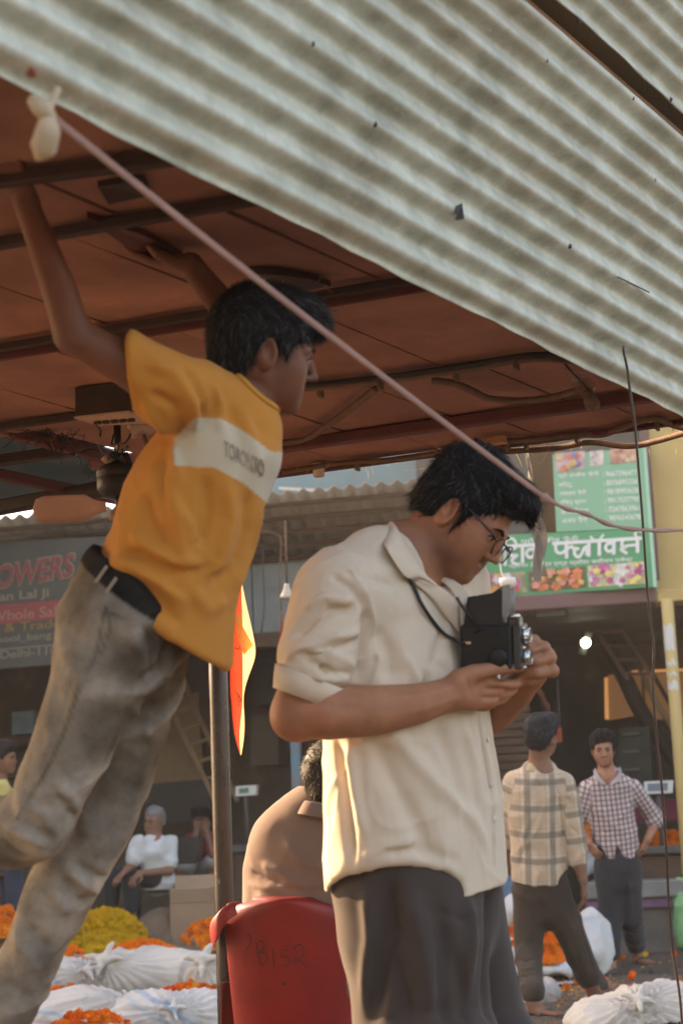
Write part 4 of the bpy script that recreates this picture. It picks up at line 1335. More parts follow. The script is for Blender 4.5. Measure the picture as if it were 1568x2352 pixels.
# ---------------------------------------------------------------- hanging things between here and the shops
rb = thing('grey_streamer', 'frayed grey streamer hanging behind the rope in front of the green sign', 'streamer', P(1225, 1180, 8.2))
M_rib = cloth_mat('grey_ribbon', (.17, .155, .14), .2)
for (off, seed) in ((0, 1), (9, 2), (-6, 3)):
    r_ = random.Random(seed)
    pts = [(1207 + off * .3, 1035), (1216 + off * .4, 1090), (1226 + off * .5, 1140), (1233 + off, 1190), (1236 + off * 1.3, 1250), (1240 + off, 1300 + 12 * seed)]
    q = spline([P(x, y, 8.2 + r_.uniform(-.02, .02)) for x, y in pts], 6)
    G = [[p_ + _R * (.005 + .015 * min(1, i / 18)) * s_ * math.cos(i * .33 + seed) + _F * .012 * s_ * math.sin(i * .33 + seed) for s_ in (-1, 0, 1)] for i, p_ in enumerate(q)]
    mb = MB(); mb.grid(G); mb.build('ribbon', M_rib, rb, True)
tl = thing('hanging_tube_lamp', 'grey tube with a white ring top hanging on a white cord by the camera hood', 'lamp', P(1166, 1340, 7.6))
mb = MB(); mb.tube([P(1172, 1352, 7.6), P(1170, 1421, 7.6)], .0215, 14); mb.build('tube', pm('grey_plastic', (.13, .14, .14), rough=.45, var=.1, bump=.05), tl, True)
mb = MB(); c_ = P(1165, 1338, 7.6); mb.lathe(c_, UP, [(.020, -.025), (.033, -.017), (.039, .003), (.036, .02), (.024, .017), (.022, -.008), (.017, -.025)], 20); mb.build('ring', M_white, tl, True)
mb = MB(); mb.tube(spline([P(1163, 1334, 7.6), P(1152, 1318, 7.6), P(1148, 1290, 7.6), P(1149, 1200, 7.6), P(1150, 1020, 7.6)], 5), .0045, 6); mb.build('cord', M_white, tl, True)
cb = thing('hanging_bulb', 'pale bulb on a long cord hanging before the grey sheet wall', 'light bulb', P(659, 1360, 11))
mb = MB(); mb.lathe(P(659, 1358, 11), UP, [(0, -.055), (.03, -.053), (.05, -.045), (.046, -.03), (.028, .005), (.018, .02), (.015, .05), (.006, .055)], 18); mb.build('bulb', pm('pale_bulb', (.55, .46, .36), rough=.3, var=.08, bump=0), cb, True)
mb = MB(); mb.tube([P(659, 1340, 11), P(656, 1250, 11), P(655, 1196, 11)], .009, 6); mb.build('cord', M_conduit, cb, True)
pn = thing('small_orange_pennant', 'small orange pennant on a cord left of the cream shirt sleeve', 'flag', P(648, 1470, 11))
mb = MB(); mb.add([P(646, 1400, 11), P(650, 1440, 11), P(660, 1478, 11.02), P(648, 1515, 11.03), P(638, 1496, 10.98), P(645, 1440, 11.01)], [(0, 1, 5), (1, 2, 4, 5), (2, 3, 4)]); o = mb.build('cloth', M_flag, pn); o.modifiers.new('t', 'SOLIDIFY').thickness = .004
mb = MB(); mb.tube(spline([P(646, 1402, 11), P(642, 1320, 11), P(646, 1260, 11), P(640, 1230, 11), P(600, 1220, 11)], 5), .006, 6); mb.build('cord', M_conduit, pn, True)
# ---------------------------------------------------------------- people: shared helpers
def to_px(v):
    d = v - _C
    Z = d @ _F
    return 784 + FPX * (d @ _R) / Z, 1176 - FPX * (d @ _U) / Z, Z
class Hit:
    """front surface of a mesh under a picture point"""
    def __init__(s, v, n):
        s.v, s.n = v, n
        s.x, s.y, s.z = to_px(v)
        s.front = np.einsum('ij,ij->i', n, _C - v) > 0
    def __call__(s, x, y, lift=0.0, full=False):
        d2 = (s.x - x) ** 2 + (s.y - y) ** 2
        r = 14.0
        while True:
            m = (d2 < r * r) & s.front
            if m.any(): break
            r *= 1.6
            if r > 4000: m = s.front | True; break
        idx = np.where(m)[0]
        zmin = s.z[idx].min()
        idx = idx[s.z[idx] < zmin + .05]
        i = idx[np.argmin(d2[idx])]
        p = P(x, y, s.z[i]) if d2[i] < 500 else s.v[i]
        return (p + s.n[i] * lift, s.n[i]) if full else p + s.n[i] * lift
def fit_head(canon, px, Z0, yaw, scale=None, c_dz=0.0, pitch=None):
    """similarity fit of head points (x, y, z) to picture points; yaw > 0 turns the face to the camera"""
    A, B_ = np.array(canon, float), np.array([(x, -y) for x, y in px], float)
    A = np.stack([A[:, 0] * math.cos(yaw) + A[:, 1] * math.sin(yaw), A[:, 2]], 1)
    ca, cb = A.mean(0), B_.mean(0)
    z = ((A[:, 0] - ca[0]) + 1j * (A[:, 1] - ca[1])); w = ((B_[:, 0] - cb[0]) + 1j * (B_[:, 1] - cb[1]))
    k = (np.conj(z) @ w) / (np.conj(z) @ z)
    o = (cb[0] + 1j * cb[1]) - k * (ca[0] + 1j * ca[1])
    s = abs(k) * Z0 / FPX
    e = k / abs(k)
    X0 = _R * e.real + _U * e.imag
    Zu = -_R * e.imag + _U * e.real
    Xd = X0 * math.cos(yaw) - _F * math.sin(yaw)
    return P(o.real, -o.imag, Z0 + c_dz), Xd, Zu, (s if scale is None else scale)
def strands(v, q, flow, n, length, width, lift, seed, curl=.25, sel=None, taper=True):
    """tapered hair ribbons that follow the flow over the surface"""
    r = np.random.default_rng(seed)
    nrm = vnormals(v, q)
    pool = np.arange(len(v)) if sel is None else np.where(sel)[0]
    ids = r.choice(pool, n)
    V, Fc = [], []
    for i in ids:
        p = v[i].copy(); N = nrm[i]
        f = flow(p, N) + r.normal(size=3) * curl
        f = unit(f - N * (f @ N))
        L = length * r.uniform(.5, 1.3)
        s_ = unit(np.cross(f, N)) 
        lf = lift * r.uniform(.2, 1.6)
        k0 = len(V)
        m = 4
        for j in range(m):
            t = j / (m - 1)
            c_ = p + f * L * t + N * (lf * math.sin(t * 2.0) - L * L * t * t * 3.0)
            w = width * (1 - t * .85)
            V += [c_ - s_ * w, c_ + N * w * .5, c_ + s_ * w]
        for j in range(m - 1):
            a = k0 + 3 * j
            Fc += [(a, a + 1, a + 4, a + 3), (a + 1, a + 2, a + 5, a + 4)]
    return V, Fc
def skin_col(v, base, T=None, lips=None, stubble=None, hc=None, X=None, Zu=None, s=1.0):
    col = np.tile(np.array(base), (len(v), 1))
    col *= (1 + .06 * vnoise(v, 60, 2) + .05 * vnoise(v, 170, 3))[:, None]
    rd = .10 * vnoise(v, 24, 4)
    col *= np.stack([1 + .4 * rd, 1 - .5 * rd, 1 - .6 * rd], 1)
    if hc is not None:
        Y = np.cross(Zu, X)
        L = np.stack([(v - hc) @ X, (v - hc) @ Y, (v - hc) @ Zu], 1) / s
        if stubble:
            g = np.exp(-(((L[:, 0] - .04) / .06) ** 2 + ((L[:, 2] + .085) / .035) ** 2 )) * (L[:, 0] > -.05)
            col *= (1 - stubble * np.clip(g, 0, 1))[:, None]
        if lips:
            g = np.exp(-(((L[:, 0] - .095) / .012) ** 2 + (L[:, 1] / .021) ** 2 + ((L[:, 2] + .068) / .0085) ** 2) * 1.0)
            col = col * (1 - g[:, None]) + np.array(lips) * g[:, None]
    return col
def skin_mat(name, sss=.12):
    return pm(name, (.5, .3, .2), rough=.58, var=.10, scale=40, bump=.3, bscale=420, attr=True, sss=sss, spec=.38, bdist=.002)
M_skin = skin_mat('skin')
M_hair = pm('black_hair', (.012, .011, .011), rough=.8, var=.4, scale=60, bump=.5, bscale=220, stretch=(1, 1, 1), spec=.2, bdist=.004)
M_eye = pm('eye_white', (.36, .31, .28), rough=.2, var=.03, bump=0)
M_iris = pm('eye_iris', (.02, .012, .008), rough=.1, var=.05, bump=0)

# ================================================================ the man with the twin-lens camera
ZP = 3.34
def p_(x, y, dz=0.0): return P(x, y, ZP + dz)
SHX = unit(_R * .63 + _F * .78)                # across the shoulders, right to left shoulder
hc, hX, hZ, hs = fit_head([(.100, 0, .022), (.084, 0, -.112), (.088, 0, .070), (-.008, -.082, -.004)], [(1172, 1243), (1056, 1334), (1202, 1186), (1006, 1180)], ZP, math.radians(24), c_dz=.02, scale=.93)
Sk = SDF()
Th, Bh = head(Sk, hc, hX, hZ, hs)
neckb = p_(925, 1275, .02)
Sk.loft([Th(-.035, 0, -.035), (Th(-.02, 0, -.09) + p_(965, 1235, .02)) / 2, neckb], [.056, .055, .068], k=.03)
Sk.loft([p_(910, 1330, .02), p_(925, 1450, .02), p_(938, 1700, .03), p_(950, 1950, .03)], [.15, .165, .155, .15], [.075, .095, .10, .10], xdir=SHX, k=.05)
# right arm (near)
Sk.loft([p_(775, 1365, -.12), p_(735, 1480, -.15), p_(688, 1632, -.17)], [.056, .052, .048], k=.03)
Sk.loft([p_(690, 1632, -.17), p_(755, 1635, -.185), p_(860, 1632, -.18), p_(960, 1617, -.16), p_(1050, 1588, -.13)], [.047, .052, .047, .038, .029], [.047, .050, .043, .034, .025], xdir=_U, k=.02)
Sk.ell(p_(672, 1655, -.17), (.030, .03, .030), k=.03)
# right hand: palm cradles the camera from below, thumb along the body, fingers under it
Sk.loft([p_(1050, 1588, -.13), p_(1085, 1582, -.115), p_(1125, 1578, -.10)], [.034, .043, .040], [.022, .020, .018], xdir=_U, k=.018)
Sk.loft([p_(1052, 1562, -.14), p_(1088, 1545, -.135), p_(1140, 1536, -.13), p_(1192, 1532, -.12)], [.018, .0165, .0125, .0105], k=.012)
Sk.ell(p_(1184, 1531, -.118), (.0125, .0125, .0105), k=.006)
Sk.loft([p_(1115, 1572, -.11), p_(1150, 1573, -.105), p_(1180, 1572, -.085), p_(1196, 1566, -.05)], [.012, .0112, .0105, .009], k=.006)
Sk.loft([p_(1112, 1592, -.10), p_(1142, 1594, -.095), p_(1168, 1590, -.07), p_(1180, 1582, -.04)], [.0118, .0112, .010, .009], k=.006)
Sk.loft([p_(1105, 1610, -.09), p_(1130, 1612, -.085), p_(1152, 1606, -.06), p_(1165, 1596, -.03)], [.011, .0104, .0095, .0085], k=.006)
Sk.loft([p_(1096, 1622, -.08), p_(1115, 1624, -.07), p_(1134, 1616, -.04)], [.010, .009, .008], k=.006)
# left arm (far) and its fist on the focusing knob
Sk.loft([p_(1035, 1345, .16), p_(1062, 1480, .23), p_(1095, 1650, .21)], [.054, .050, .044], k=.03)
Sk.loft([p_(1098, 1652, .20), p_(1140, 1625, .12), p_(1185, 1585, .04), p_(1215, 1552, -.01)], [.043, .043, .036, .028], k=.02)
Sk.loft([p_(1212, 1556, 0.0), p_(1226, 1530, -.03), p_(1240, 1502, -.05)], [.030, .036, .032], [.020, .022, .020], xdir=_R, k=.016)
fist = [((1224, 1472), (1204, 1470), (1196, 1480), .0118), ((1248, 1488), (1218, 1494), (1200, 1500), .0125), ((1262, 1511), (1228, 1519), (1203, 1521), .0122), ((1268, 1541), (1232, 1546), (1202, 1545), .0112)]
for i, (a, b_, c_, r_) in enumerate(fist):
    Sk.loft([p_(1240 + 4 * i, 1500 + 12 * i, -.03), p_(a[0], a[1], -.065), p_(b_[0], b_[1], -.085), p_(c_[0], c_[1], -.075)], [.012, r_, r_, r_ * .9], k=.0045)
    Sk.ell(p_(a[0], a[1], -.066), (.0135, .0135, .0130), k=.006)
Sk.loft([p_(1228, 1556, -.03), p_(1210, 1562, -.06), p_(1196, 1552, -.07)], [.014, .012, .010], k=.006)
# hips, legs, feet inside the trousers
gz = lambda x, dz: onz(x, 3000, .08)
fR = np.array([.0, 3.20, .08]) + np.array([.22, 0, 0]); fL = np.array([.36, 3.42, .08])
Sk.loft([p_(950, 1960, .02), p_(945, 2080, -.02), p_(965, 2400, -.05), fR + UP * .05], [.10, .07, .055, .04], k=.05)
Sk.loft([p_(965, 1960, .04), p_(1000, 2080, .10), p_(1040, 2400, .12), fL + UP * .05], [.10, .07, .055, .04], k=.05)
foot(Sk, fR, (.8, -.6, 0)); foot(Sk, fL, (.85, -.5, 0))
v, q = Sk.mesh(.0045, 1)
Hk = Hit(v, vnormals(v, q))
for pts, w, d in (([(1204, 1487), (1224, 1481), (1238, 1477)], .0045, -.006), ([(1204, 1511), (1232, 1504), (1254, 1497)], .0045, -.006), ([(1204, 1534), (1234, 1531), (1264, 1524)], .0045, -.006),
                  ([(1118, 1556), (1150, 1555), (1186, 1552)], .005, -.008), ([(1110, 1583), (1140, 1584), (1168, 1582)], .0045, -.006), ([(1102, 1602), (1130, 1604), (1152, 1600)], .0045, -.005),
                  ([(880, 1606), (950, 1600), (1010, 1588), (1052, 1566)], .005, .0022), ([(930, 1640), (1000, 1622), (1060, 1600)], .005, .0018), ([(720, 1600), (760, 1622), (850, 1630)], .012, -.003), ([(1062, 1548), (1075, 1570), (1080, 1600)], .004, -.002), ([(1150, 1530), (1154, 1540)], .004, -.002)):
    v = fold(v, vnormals(v, q), [Hk(x, y) for x, y in pts], w, d)
vv, qq = v, q
col = skin_col(vv, (.36, .155, .085), lips=(.27, .085, .065), stubble=.45, hc=hc, X=hX, Zu=hZ, s=hs)
photog = put('person', qmesh('person', vv, qq, col), M_skin)
tag(photog, 'black haired man in glasses and cream shirt looking down into a boxy black camera', 'person')
# shirt
M_cream = cloth_mat('cream_cotton', (.73, .615, .485), .16, var=.05, scale=5)
Ss = SDF()
Ss.loft([p_(912, 1345, .02), p_(920, 1410, .02), p_(930, 1540, .02), p_(941, 1700, .03), p_(946, 1850, .03), p_(957, 2075, .03)], [.165, .188, .196, .198, .204, .218], [.095, .118, .138, .140, .146, .156], xdir=SHX, k=.04)
Ss.loft([p_(782, 1362, -.12), p_(858, 1294, -.05), p_(930, 1300, .02), p_(985, 1305, .09), p_(1030, 1345, .15)], [.066, .060, .052, .055, .066], k=.05)
Ss.loft([p_(778, 1372, -.12), p_(748, 1450, -.145), p_(726, 1515, -.16)], [.078, .077, .072], k=.035)
Ss.loft([p_(1030, 1345, .15), p_(1055, 1450, .21), p_(1070, 1560, .22)], [.070, .070, .066], k=.035)
# open neck, hem, hollow below
Ss.loft([p_(960, 1215, .0), p_(1000, 1300, -.02), p_(1025, 1360, -.05)], [.062, .045, .012], k=.01, op='s')
hp = [p_(762, 2016, -.1), p_(850, 1984, -.1), p_(950, 1992, -.1), p_(1060, 2036, -.1), p_(1135, 2022, -.1), p_(1166, 2012, -.1)]
hemn = unit(-_U)
Ss.half(p_(950, 2038, 0), -_U + _R * .02)
Ss.ell(p_(905, 2046, 0), (.125, .6, .050), k=.02, op='s')
Ss.loft([p_(949, 1940, .03), p_(957, 2120, .03)], [.196, .208], [.134, .146], xdir=SHX, k=.004, op='s')
sv, sq = Ss.mesh(.0043, 2)
n_ = vnormals(sv, sq)
# slit between the front edges, and the side vent
Ht = Hit(sv, n_)
def folds(v, q, H, items):
    for pts, w, d in items:
        n_ = vnormals(v, q)
        v = fold(v, n_, [H(x, y) for x, y in pts], w, d)
    return v
sv = sv + n_ * (.003 * vnoise(sv, 14, 11))[:, None]
sv = crinkle(sv, sq, 17, .0055, 12, _U * .8 + _R * .35, 2.2)
sv = crinkle(sv, sq, 36, .0034, 14, _U + _R * .5, 1.8)
sv = crinkle(sv, sq, 70, .0013, 15, _U + _R * .2, 1.5)
FO = [
    # sleeve: creases running from the armpit round the arm
    ([(820, 1395), (760, 1400), (700, 1440), (668, 1470)], .011, -.012), ([(815, 1380), (745, 1372), (695, 1400)], .010, .010),
    ([(826, 1450), (770, 1462), (700, 1490), (655, 1510)], .010, .011), ([(826, 1468), (765, 1492), (705, 1500), (660, 1500)], .009, -.011),
    ([(815, 1530), (755, 1500), (690, 1478)], .010, .010), ([(805, 1550), (745, 1536), (670, 1490)], .008, -.010),
    ([(800, 1560), (735, 1555), (660, 1540)], .008, .009), ([(780, 1562), (720, 1520), (672, 1525)], .007, -.008),
    # arm hole seam and the shadowed side of the chest
    ([(800, 1300), (838, 1360), (860, 1440), (872, 1520), (850, 1575)], .007, .006), ([(866, 1440), (890, 1500), (900, 1570)], .018, -.008),
    ([(838, 1395), (842, 1450), (832, 1510), (815, 1570)], .011, -.011),
    ([(790, 1312), (840, 1330), (900, 1345)], .010, -.006), ([(760, 1320), (800, 1345), (835, 1400)], .009, -.007),
    # body: long soft drape lines
    ([(880, 1650), (930, 1720), (1000, 1800), (1080, 1880), (1120, 1960)], .020, .010), ([(850, 1680), (900, 1790), (960, 1900), (1000, 2000)], .020, -.010),
    ([(1000, 1650), (1040, 1760), (1070, 1900)], .018, -.008), ([(1060, 1650), (1090, 1760), (1100, 1860)], .014, .007),
    ([(770, 1700), (790, 1800), (800, 1900), (812, 1990)], .013, -.012), ([(800, 1700), (815, 1800), (840, 1930)], .013, .010),
    ([(985, 1540), (970, 1620), (930, 1660)], .016, -.010), ([(930, 1500), (960, 1560), (1010, 1600)], .014, .008), ([(880, 1960), (960, 1950), (1060, 1985)], .015, -.007),
    ([(835, 1975), (880, 1940), (960, 1930)], .012, .006), ([(1020, 1440), (1000, 1520), (1040, 1560)], .013, -.007),
    # front edge of the placket
    ([(1052, 1372), (1056, 1430), (1060, 1500), (1075, 1570)], .006, -.009), ([(1098, 1640), (1112, 1730), (1124, 1810), (1132, 1900), (1134, 2010)], .0055, -.013),
    ([(1080, 1640), (1095, 1730), (1108, 1810), (1116, 1900)], .004, .003), ([(1115, 1640), (1128, 1730), (1140, 1810), (1150, 1900)], .008, .007),
]
FO = [(a, w * .9, d * 1.3) for a, w, d in FO]
sv = folds(sv, sq, Ht, FO)
sv = laplace(sv, sq, .15)
# front slit: sink the cloth under the open edge near the hem
n_ = vnormals(sv, sq)
shirt = put('shirt', qmesh('shirt', sv, sq), M_cream, photog)
H_s = Hit(sv, n_)
# side vent flap that catches the sun
mb = MB()
G = []
for t in np.linspace(0, 1, 9):
    y = 1760 + (2022 - 1760) * t
    L = 742 + 14 * t + 4 * math.sin(t * 5); R_ = 748 + 62 * t ** 1.3
    G.append([p_(L + (R_ - L) * u, y - 6 * u * t, .055 + .02 * u + .006 * math.sin(u * 5 + t * 4)) for u in np.linspace(0, 1, 6)])
mb.grid(G); o = mb.build('shirt_tail', cloth_mat('cream_thin', (.72, .58, .40), .45), photog, True); o.modifiers.new('t', 'SOLIDIFY').thickness = .0018
# collar: near flap, far flap, stand
def sheet_part(name, top, low, mat, parent, rows=5, thick=.0022, bulge=.004, lift=None):
    a, b_ = spline(top, 5), spline(low, 5)
    m = max(len(a), len(b_))
    def rs(c_, m):
        L = np.concatenate([[0], np.cumsum(np.linalg.norm(np.diff(c_, axis=0), axis=1))]); t = np.linspace(0, L[-1], m)
        return np.stack([np.interp(t, L, c_[:, k]) for k in range(3)], 1)
    a, b_ = rs(a, m), rs(b_, m)
    G = []
    for t in np.linspace(0, 1, rows):
        G.append(a * (1 - t) + b_ * t - _F * bulge * math.sin(math.pi * t))
    mb = MB(); mb.grid(G)
    o = mb.build(name, mat, parent, True)
    md = o.modifiers.new('thickness', 'SOLIDIFY'); md.thickness = thick; md.offset = 0
    sb = o.modifiers.new('smooth', 'SUBSURF'); sb.levels = 1; sb.render_levels = 1
    return o
sheet_part('collar', [p_(912, 1200, .09), p_(898, 1197, .04), p_(908, 1206, -.055), p_(932, 1247, -.080), p_(958, 1292, -.098), p_(977, 1320, -.106), p_(1003, 1342, -.104)],
           [p_(890, 1212, .10), p_(862, 1224, .03), H_s(877, 1262, .012), H_s(896, 1300, .014), H_s(920, 1332, .016), H_s(950, 1335, .016), p_(1003, 1346, -.112)], M_cream, photog, bulge=.008)
sheet_part('collar_fold', [p_(962, 1326, -.085), p_(982, 1338, -.088), p_(1004, 1343, -.09), p_(1030, 1362, -.088), p_(1050, 1384, -.08)],
           [H_s(945, 1342, .008), H_s(985, 1376, .008), H_s(1020, 1422, .008), H_s(1046, 1460, .008), H_s(1054, 1482, .008)], M_cream, photog)
sheet_part('collar', [p_(985, 1300, .03), p_(1010, 1310, .01), p_(1040, 1330, -.02), p_(1062, 1347, -.045)],
           [p_(1000, 1330, .0), p_(1030, 1350, -.04), p_(1062, 1392, -.085), p_(1087, 1378, -.075)], M_cream, photog)
sheet_part('placket', [p_(1054, 1368, -.075), p_(1058, 1420, -.09), p_(1062, 1475, -.10), p_(1068, 1530, -.10)],
           [p_(1087, 1378, -.065), p_(1087, 1428, -.07), p_(1078, 1480, -.08), p_(1076, 1530, -.09)], M_cream, photog)
# rolled cuff: a doubled band round the arm above the elbow
def band(name, a, b_, ra, rb, ux, uy, mat, parent, n=28, wob=.002, th=.004, seed=0, slant=0.0):
    r_ = random.Random(seed)
    ph = [r_.uniform(0, 6) for _ in range(3)]
    rows = []
    for t, extra in ((0, 0), (.0, th), (.5, th * 1.3), (1, th), (1.0, 0), (.9, -th * .8)):
        c_ = np.asarray(a) * (1 - t) + np.asarray(b_) * t; r1 = ra * (1 - t) + rb * t + extra
        rows.append([c_ + (ux * math.cos(k) + uy * math.sin(k)) * (r1 + wob * math.sin(3 * k + ph[0]) + wob * .6 * math.sin(7 * k + ph[1] + 3 * t)) for k in np.linspace(0, 2 * math.pi, n)])
    mb = MB(); mb.grid(rows)
    return mb.build(name, mat, parent, True)
ca, cb_ = p_(716, 1556, -.165), p_(697, 1606, -.17)
ax_ = unit(cb_ - ca); ux = unit(_R * .88 - _U * -.42 - ax_ * ((_R * .88 + _U * .42) @ ax_)); uy = np.cross(ax_, ux)
band('cuff', ca, cb_, .071, .060, ux, uy, M_cream, photog, wob=.0025, th=.004, seed=4)
# buttons
for (x, y) in ((1118, 1700), (1128, 1800), (1134, 1880)):
    c_, nn = H_s(x, y, .002, True)
    mb = MB(); mb.lathe(c_, nn, [(0, .0), (.0055, .0), (.0058, .0012), (.0048, .002), (0, .0016)], 12); mb.build('button', M_white, photog, True)
# hair
Shr = SDF()
def Tc(x, y, z): return hc + hs * (x * hX + y * Bh[1] + z * hZ)
def hell(x, y, z, a, b_, c_, k=.012, op='u'):
    Shr.ell(Tc(x, y, z), np.array([a, b_, c_]) * hs, Bh, k=k, op=op)
hell(-.016, 0, .046, .106, .086, .096)
hell(-.05, 0, .005, .072, .080, .085, k=.03)
hell(.050, -.004, .108, .062, .070, .036, k=.03)
hell(-.040, 0, .088, .078, .074, .070, k=.03)
hell(.078, .004, .094, .030, .055, .028, k=.02)
for y in (-1, 1):
    Shr.loft([Tc(.012, y * .074, .045), Tc(.018, y * .075, .005), Tc(.021, y * .071, -.030)], [.020 * hs, .015 * hs, .007 * hs], [.011 * hs, .009 * hs, .006 * hs], xdir=hX, k=.012)
Shr.loft([Tc(.090, .01, .100), Tc(.114, .015, .084), Tc(.124, .018, .058), Tc(.121, .018, .028)], [.016 * hs, .011 * hs, .0065 * hs, .002 * hs], k=.012)
hell(.112, 0, -.006, .078, .110, .076, k=.008, op='s')
hell(.055, 0, -.075, .060, .12, .080, k=.006, op='s')
hell(-.005, .10, -.01, .022, .06, .036, k=.004, op='s'); hell(-.005, -.10, -.01, .022, .06, .036, k=.004, op='s')
Shr.half(Tc(-.06, 0, -.052), -hZ * .9 - hX * .25, k=.01)
hv, hq = Shr.mesh(.004, 1)
n_ = vnormals(hv, hq)
def hflow(p, N):
    L = (p - hc)
    return hX * .9 * (1 if (L @ hZ) > .06 else .15) - hZ * (.5 if (L @ hZ) > .06 else 1.0) - hX * .5 * ((L @ hX) < -.03)
fl_ = np.array([unit(hflow(p, n)) for p, n in zip(hv[::1], n_)])
side = np.cross(fl_, n_)
w_ = np.einsum('ij,ij->i', hv, side)
hv = hv + n_ * (.0016 * np.sin(w_ * 330 + 2.5 * vnoise(hv, 30, 5))*.6 + .0035 * vnoise(hv, 42, 6) + .0015 * vnoise(hv, 130, 7))[:, None]
hairo = put('hair', qmesh('hair', hv, hq), M_hair, photog)
M_hair_l = pm('black_hair_shine', (.040, .038, .040), rough=.38, var=.4, scale=60, bump=0, spec=.5)
for n_s, L_, lf_, sd_, m_ in ((3000, .030, .006, 3, M_hair), (900, .030, .004, 4, M_hair_l), (160, .036, .011, 5, M_hair)):
    V, Fc = strands(hv, hq, hflow, n_s, L_, .0008, lf_, sd_, curl=.30)
    tag(put('hair_strands', mesh('hair_strands', V, Fc), m_, hairo), kind='stuff')
# eyebrows, eyes
def face_bits(owner, hc, hX, hZ, hs, browt=.0028, closed=False, gaze=(0, 0)):
    Yv = np.cross(hZ, hX)
    T = lambda x, y, z: hc + hs * (x * hX + y * Yv + z * hZ)
    for y in (-1, 1):
        mb = MB(); mb.tube(spline([T(.0965, y * .012, .019), T(.094, y * .030, .0255), T(.082, y * .050, .019)], 5), [browt * hs * a for a in (1.0, 1.15, 1.2, 1.2, 1.15, 1.1, 1.0, .9, .7, .5, .3)], 7)
        mb.build('eyebrow', M_hair, owner, True)
        mb = MB(); c_ = T(.0775, y * .033, .0005)
        ax2 = unit(hX + Yv * gaze[0] + hZ * gaze[1])
        mb.lathe(c_, ax2, [(0, -.0118 * hs)] + [(.0125 * hs * math.sin(a), -.0125 * hs * math.cos(a)) for a in np.linspace(.3, 2.75, 10)], 16); eb = mb.build('eye', M_eye, owner, True)
        mb = MB(); mb.lathe(c_, ax2, [(0, .0131 * hs), (.003 * hs, .0130 * hs), (.0055 * hs, .0117 * hs), (.0058 * hs, .0108 * hs)], 14); mb.build('iris', M_iris, eb, True)
        mb = MB(); mb.tube(spline([T(.088, y * .020, .003), T(.0935, y * .033, .0085), T(.084, y * .047, .002)], 5), .0017 * hs, 6); mb.build('eyelid', M_hair, owner, True)
face_bits(photog, hc, hX, hZ, hs, .0032)
# glasses
Yv = Bh[1]
M_frame = pm('glasses_frame', (.02, .018, .017), rough=.25, var=.1, bump=0)
gl = thing('eyeglasses', 'thin dark framed eyeglasses worn by the man with the camera', 'glasses', Tc(.112, 0, -.004))
for y in (-1, 1):
    c_ = Tc(.113, y * .034, -.006)
    ring = [c_ + hs * ((Yv * math.cos(a) * .0245 + hZ * math.sin(a) * (.0195 if math.sin(a) > 0 else .021)) + hX * (-.004 * abs(math.cos(a)))) for a in np.linspace(0, 2 * math.pi, 25)]
    mb = MB(); mb.tube(ring, .0017 * hs, 6, cap=False); rim = mb.build('rim', M_frame, gl, True)
    mb = MB(); mb.add([c_ + hX * .0006] + ring[:-1], [(0, i + 1, (i + 1) % 24 + 1) for i in range(24)]); mb.build('lens', glassm('lens_glass'), rim, True)
    mb = MB(); mb.tube([Tc(.108, y * .058, .002), Tc(.095, y * .0715, .008), Tc(.03, y * .080, .020), Tc(-.018, y * .082, .022), Tc(-.035, y * .080, .004)], [.0026 * hs, .0026 * hs, .002 * hs, .002 * hs, .002 * hs], 7); mb.build('temple', M_frame, gl, True)
mb = MB(); mb.tube([Tc(.115, -.011, 0), Tc(.1215, 0, .003), Tc(.115, .011, 0)], .0016 * hs, 6); mb.build('bridge', M_frame, gl, True)
# trousers
M_trouser = cloth_mat('charcoal_twill', (.064, .049, .043), .0, var=.12, scale=9, crease=.8, cscale=7.0)
St = SDF()
St.loft([p_(958, 1900, .03), p_(960, 2040, .03), p_(968, 2120, .03)], [.172, .178, .19], [.125, .132, .14], xdir=SHX, k=.03)
aR, aL = fR + UP * .02, fL + UP * .02
St.loft([p_(930, 2030, -.02), p_(958, 2160, -.04), p_(972, 2352, -.05), np.array([aR[0], aR[1], .30]), aR], [.135, .130, .138, .14, .14], [.12, .115, .115, .12, .12], xdir=_R, k=.03)
St.loft([p_(1040, 2050, .10), p_(1068, 2180, .13), p_(1090, 2352, .14), np.array([aL[0], aL[1], .30]), aL], [.10, .095, .10, .12, .12], [.11, .105, .10, .11, .11], xdir=_R, k=.015)
St.half((0, 0, .035), (0, 0, -1))
tv, tq = St.mesh(.007, 2)
n_ = vnormals(tv, tq)
tv = tv + n_ * (.004 * vnoise(tv, 11, 21))[:, None]
tv = crinkle(tv, tq, 14, .007, 22, _U, 3.5)
Ht2 = Hit(tv, vnormals(tv, tq))
tv = folds(tv, tq, Ht2, [([(890, 2010), (900, 2120), (870, 2250), (850, 2352)], .018, -.018), ([(930, 2020), (960, 2140), (985, 2260), (1000, 2352)], .02, .020), ([(1000, 2060), (1020, 2180), (1010, 2300), (1030, 2352)], .016, -.014),
    ([(1075, 2060), (1080, 2180), (1085, 2352)], .014, .014), ([(1125, 2030), (1122, 2150), (1128, 2352)], .014, -.026), ([(840, 2040), (850, 2160), (835, 2300)], .014, .012), ([(980, 2090), (1060, 2110), (1100, 2120)], .006, -.006), ([(1040, 2180), (1060, 2280), (1062, 2352)], .013, -.010), ([(905, 2190), (925, 2280), (935, 2352)], .013, -.012)])
tv = laplace(tv, tq, .4)
put('trousers', qmesh('trousers', tv, tq), M_trouser, photog)

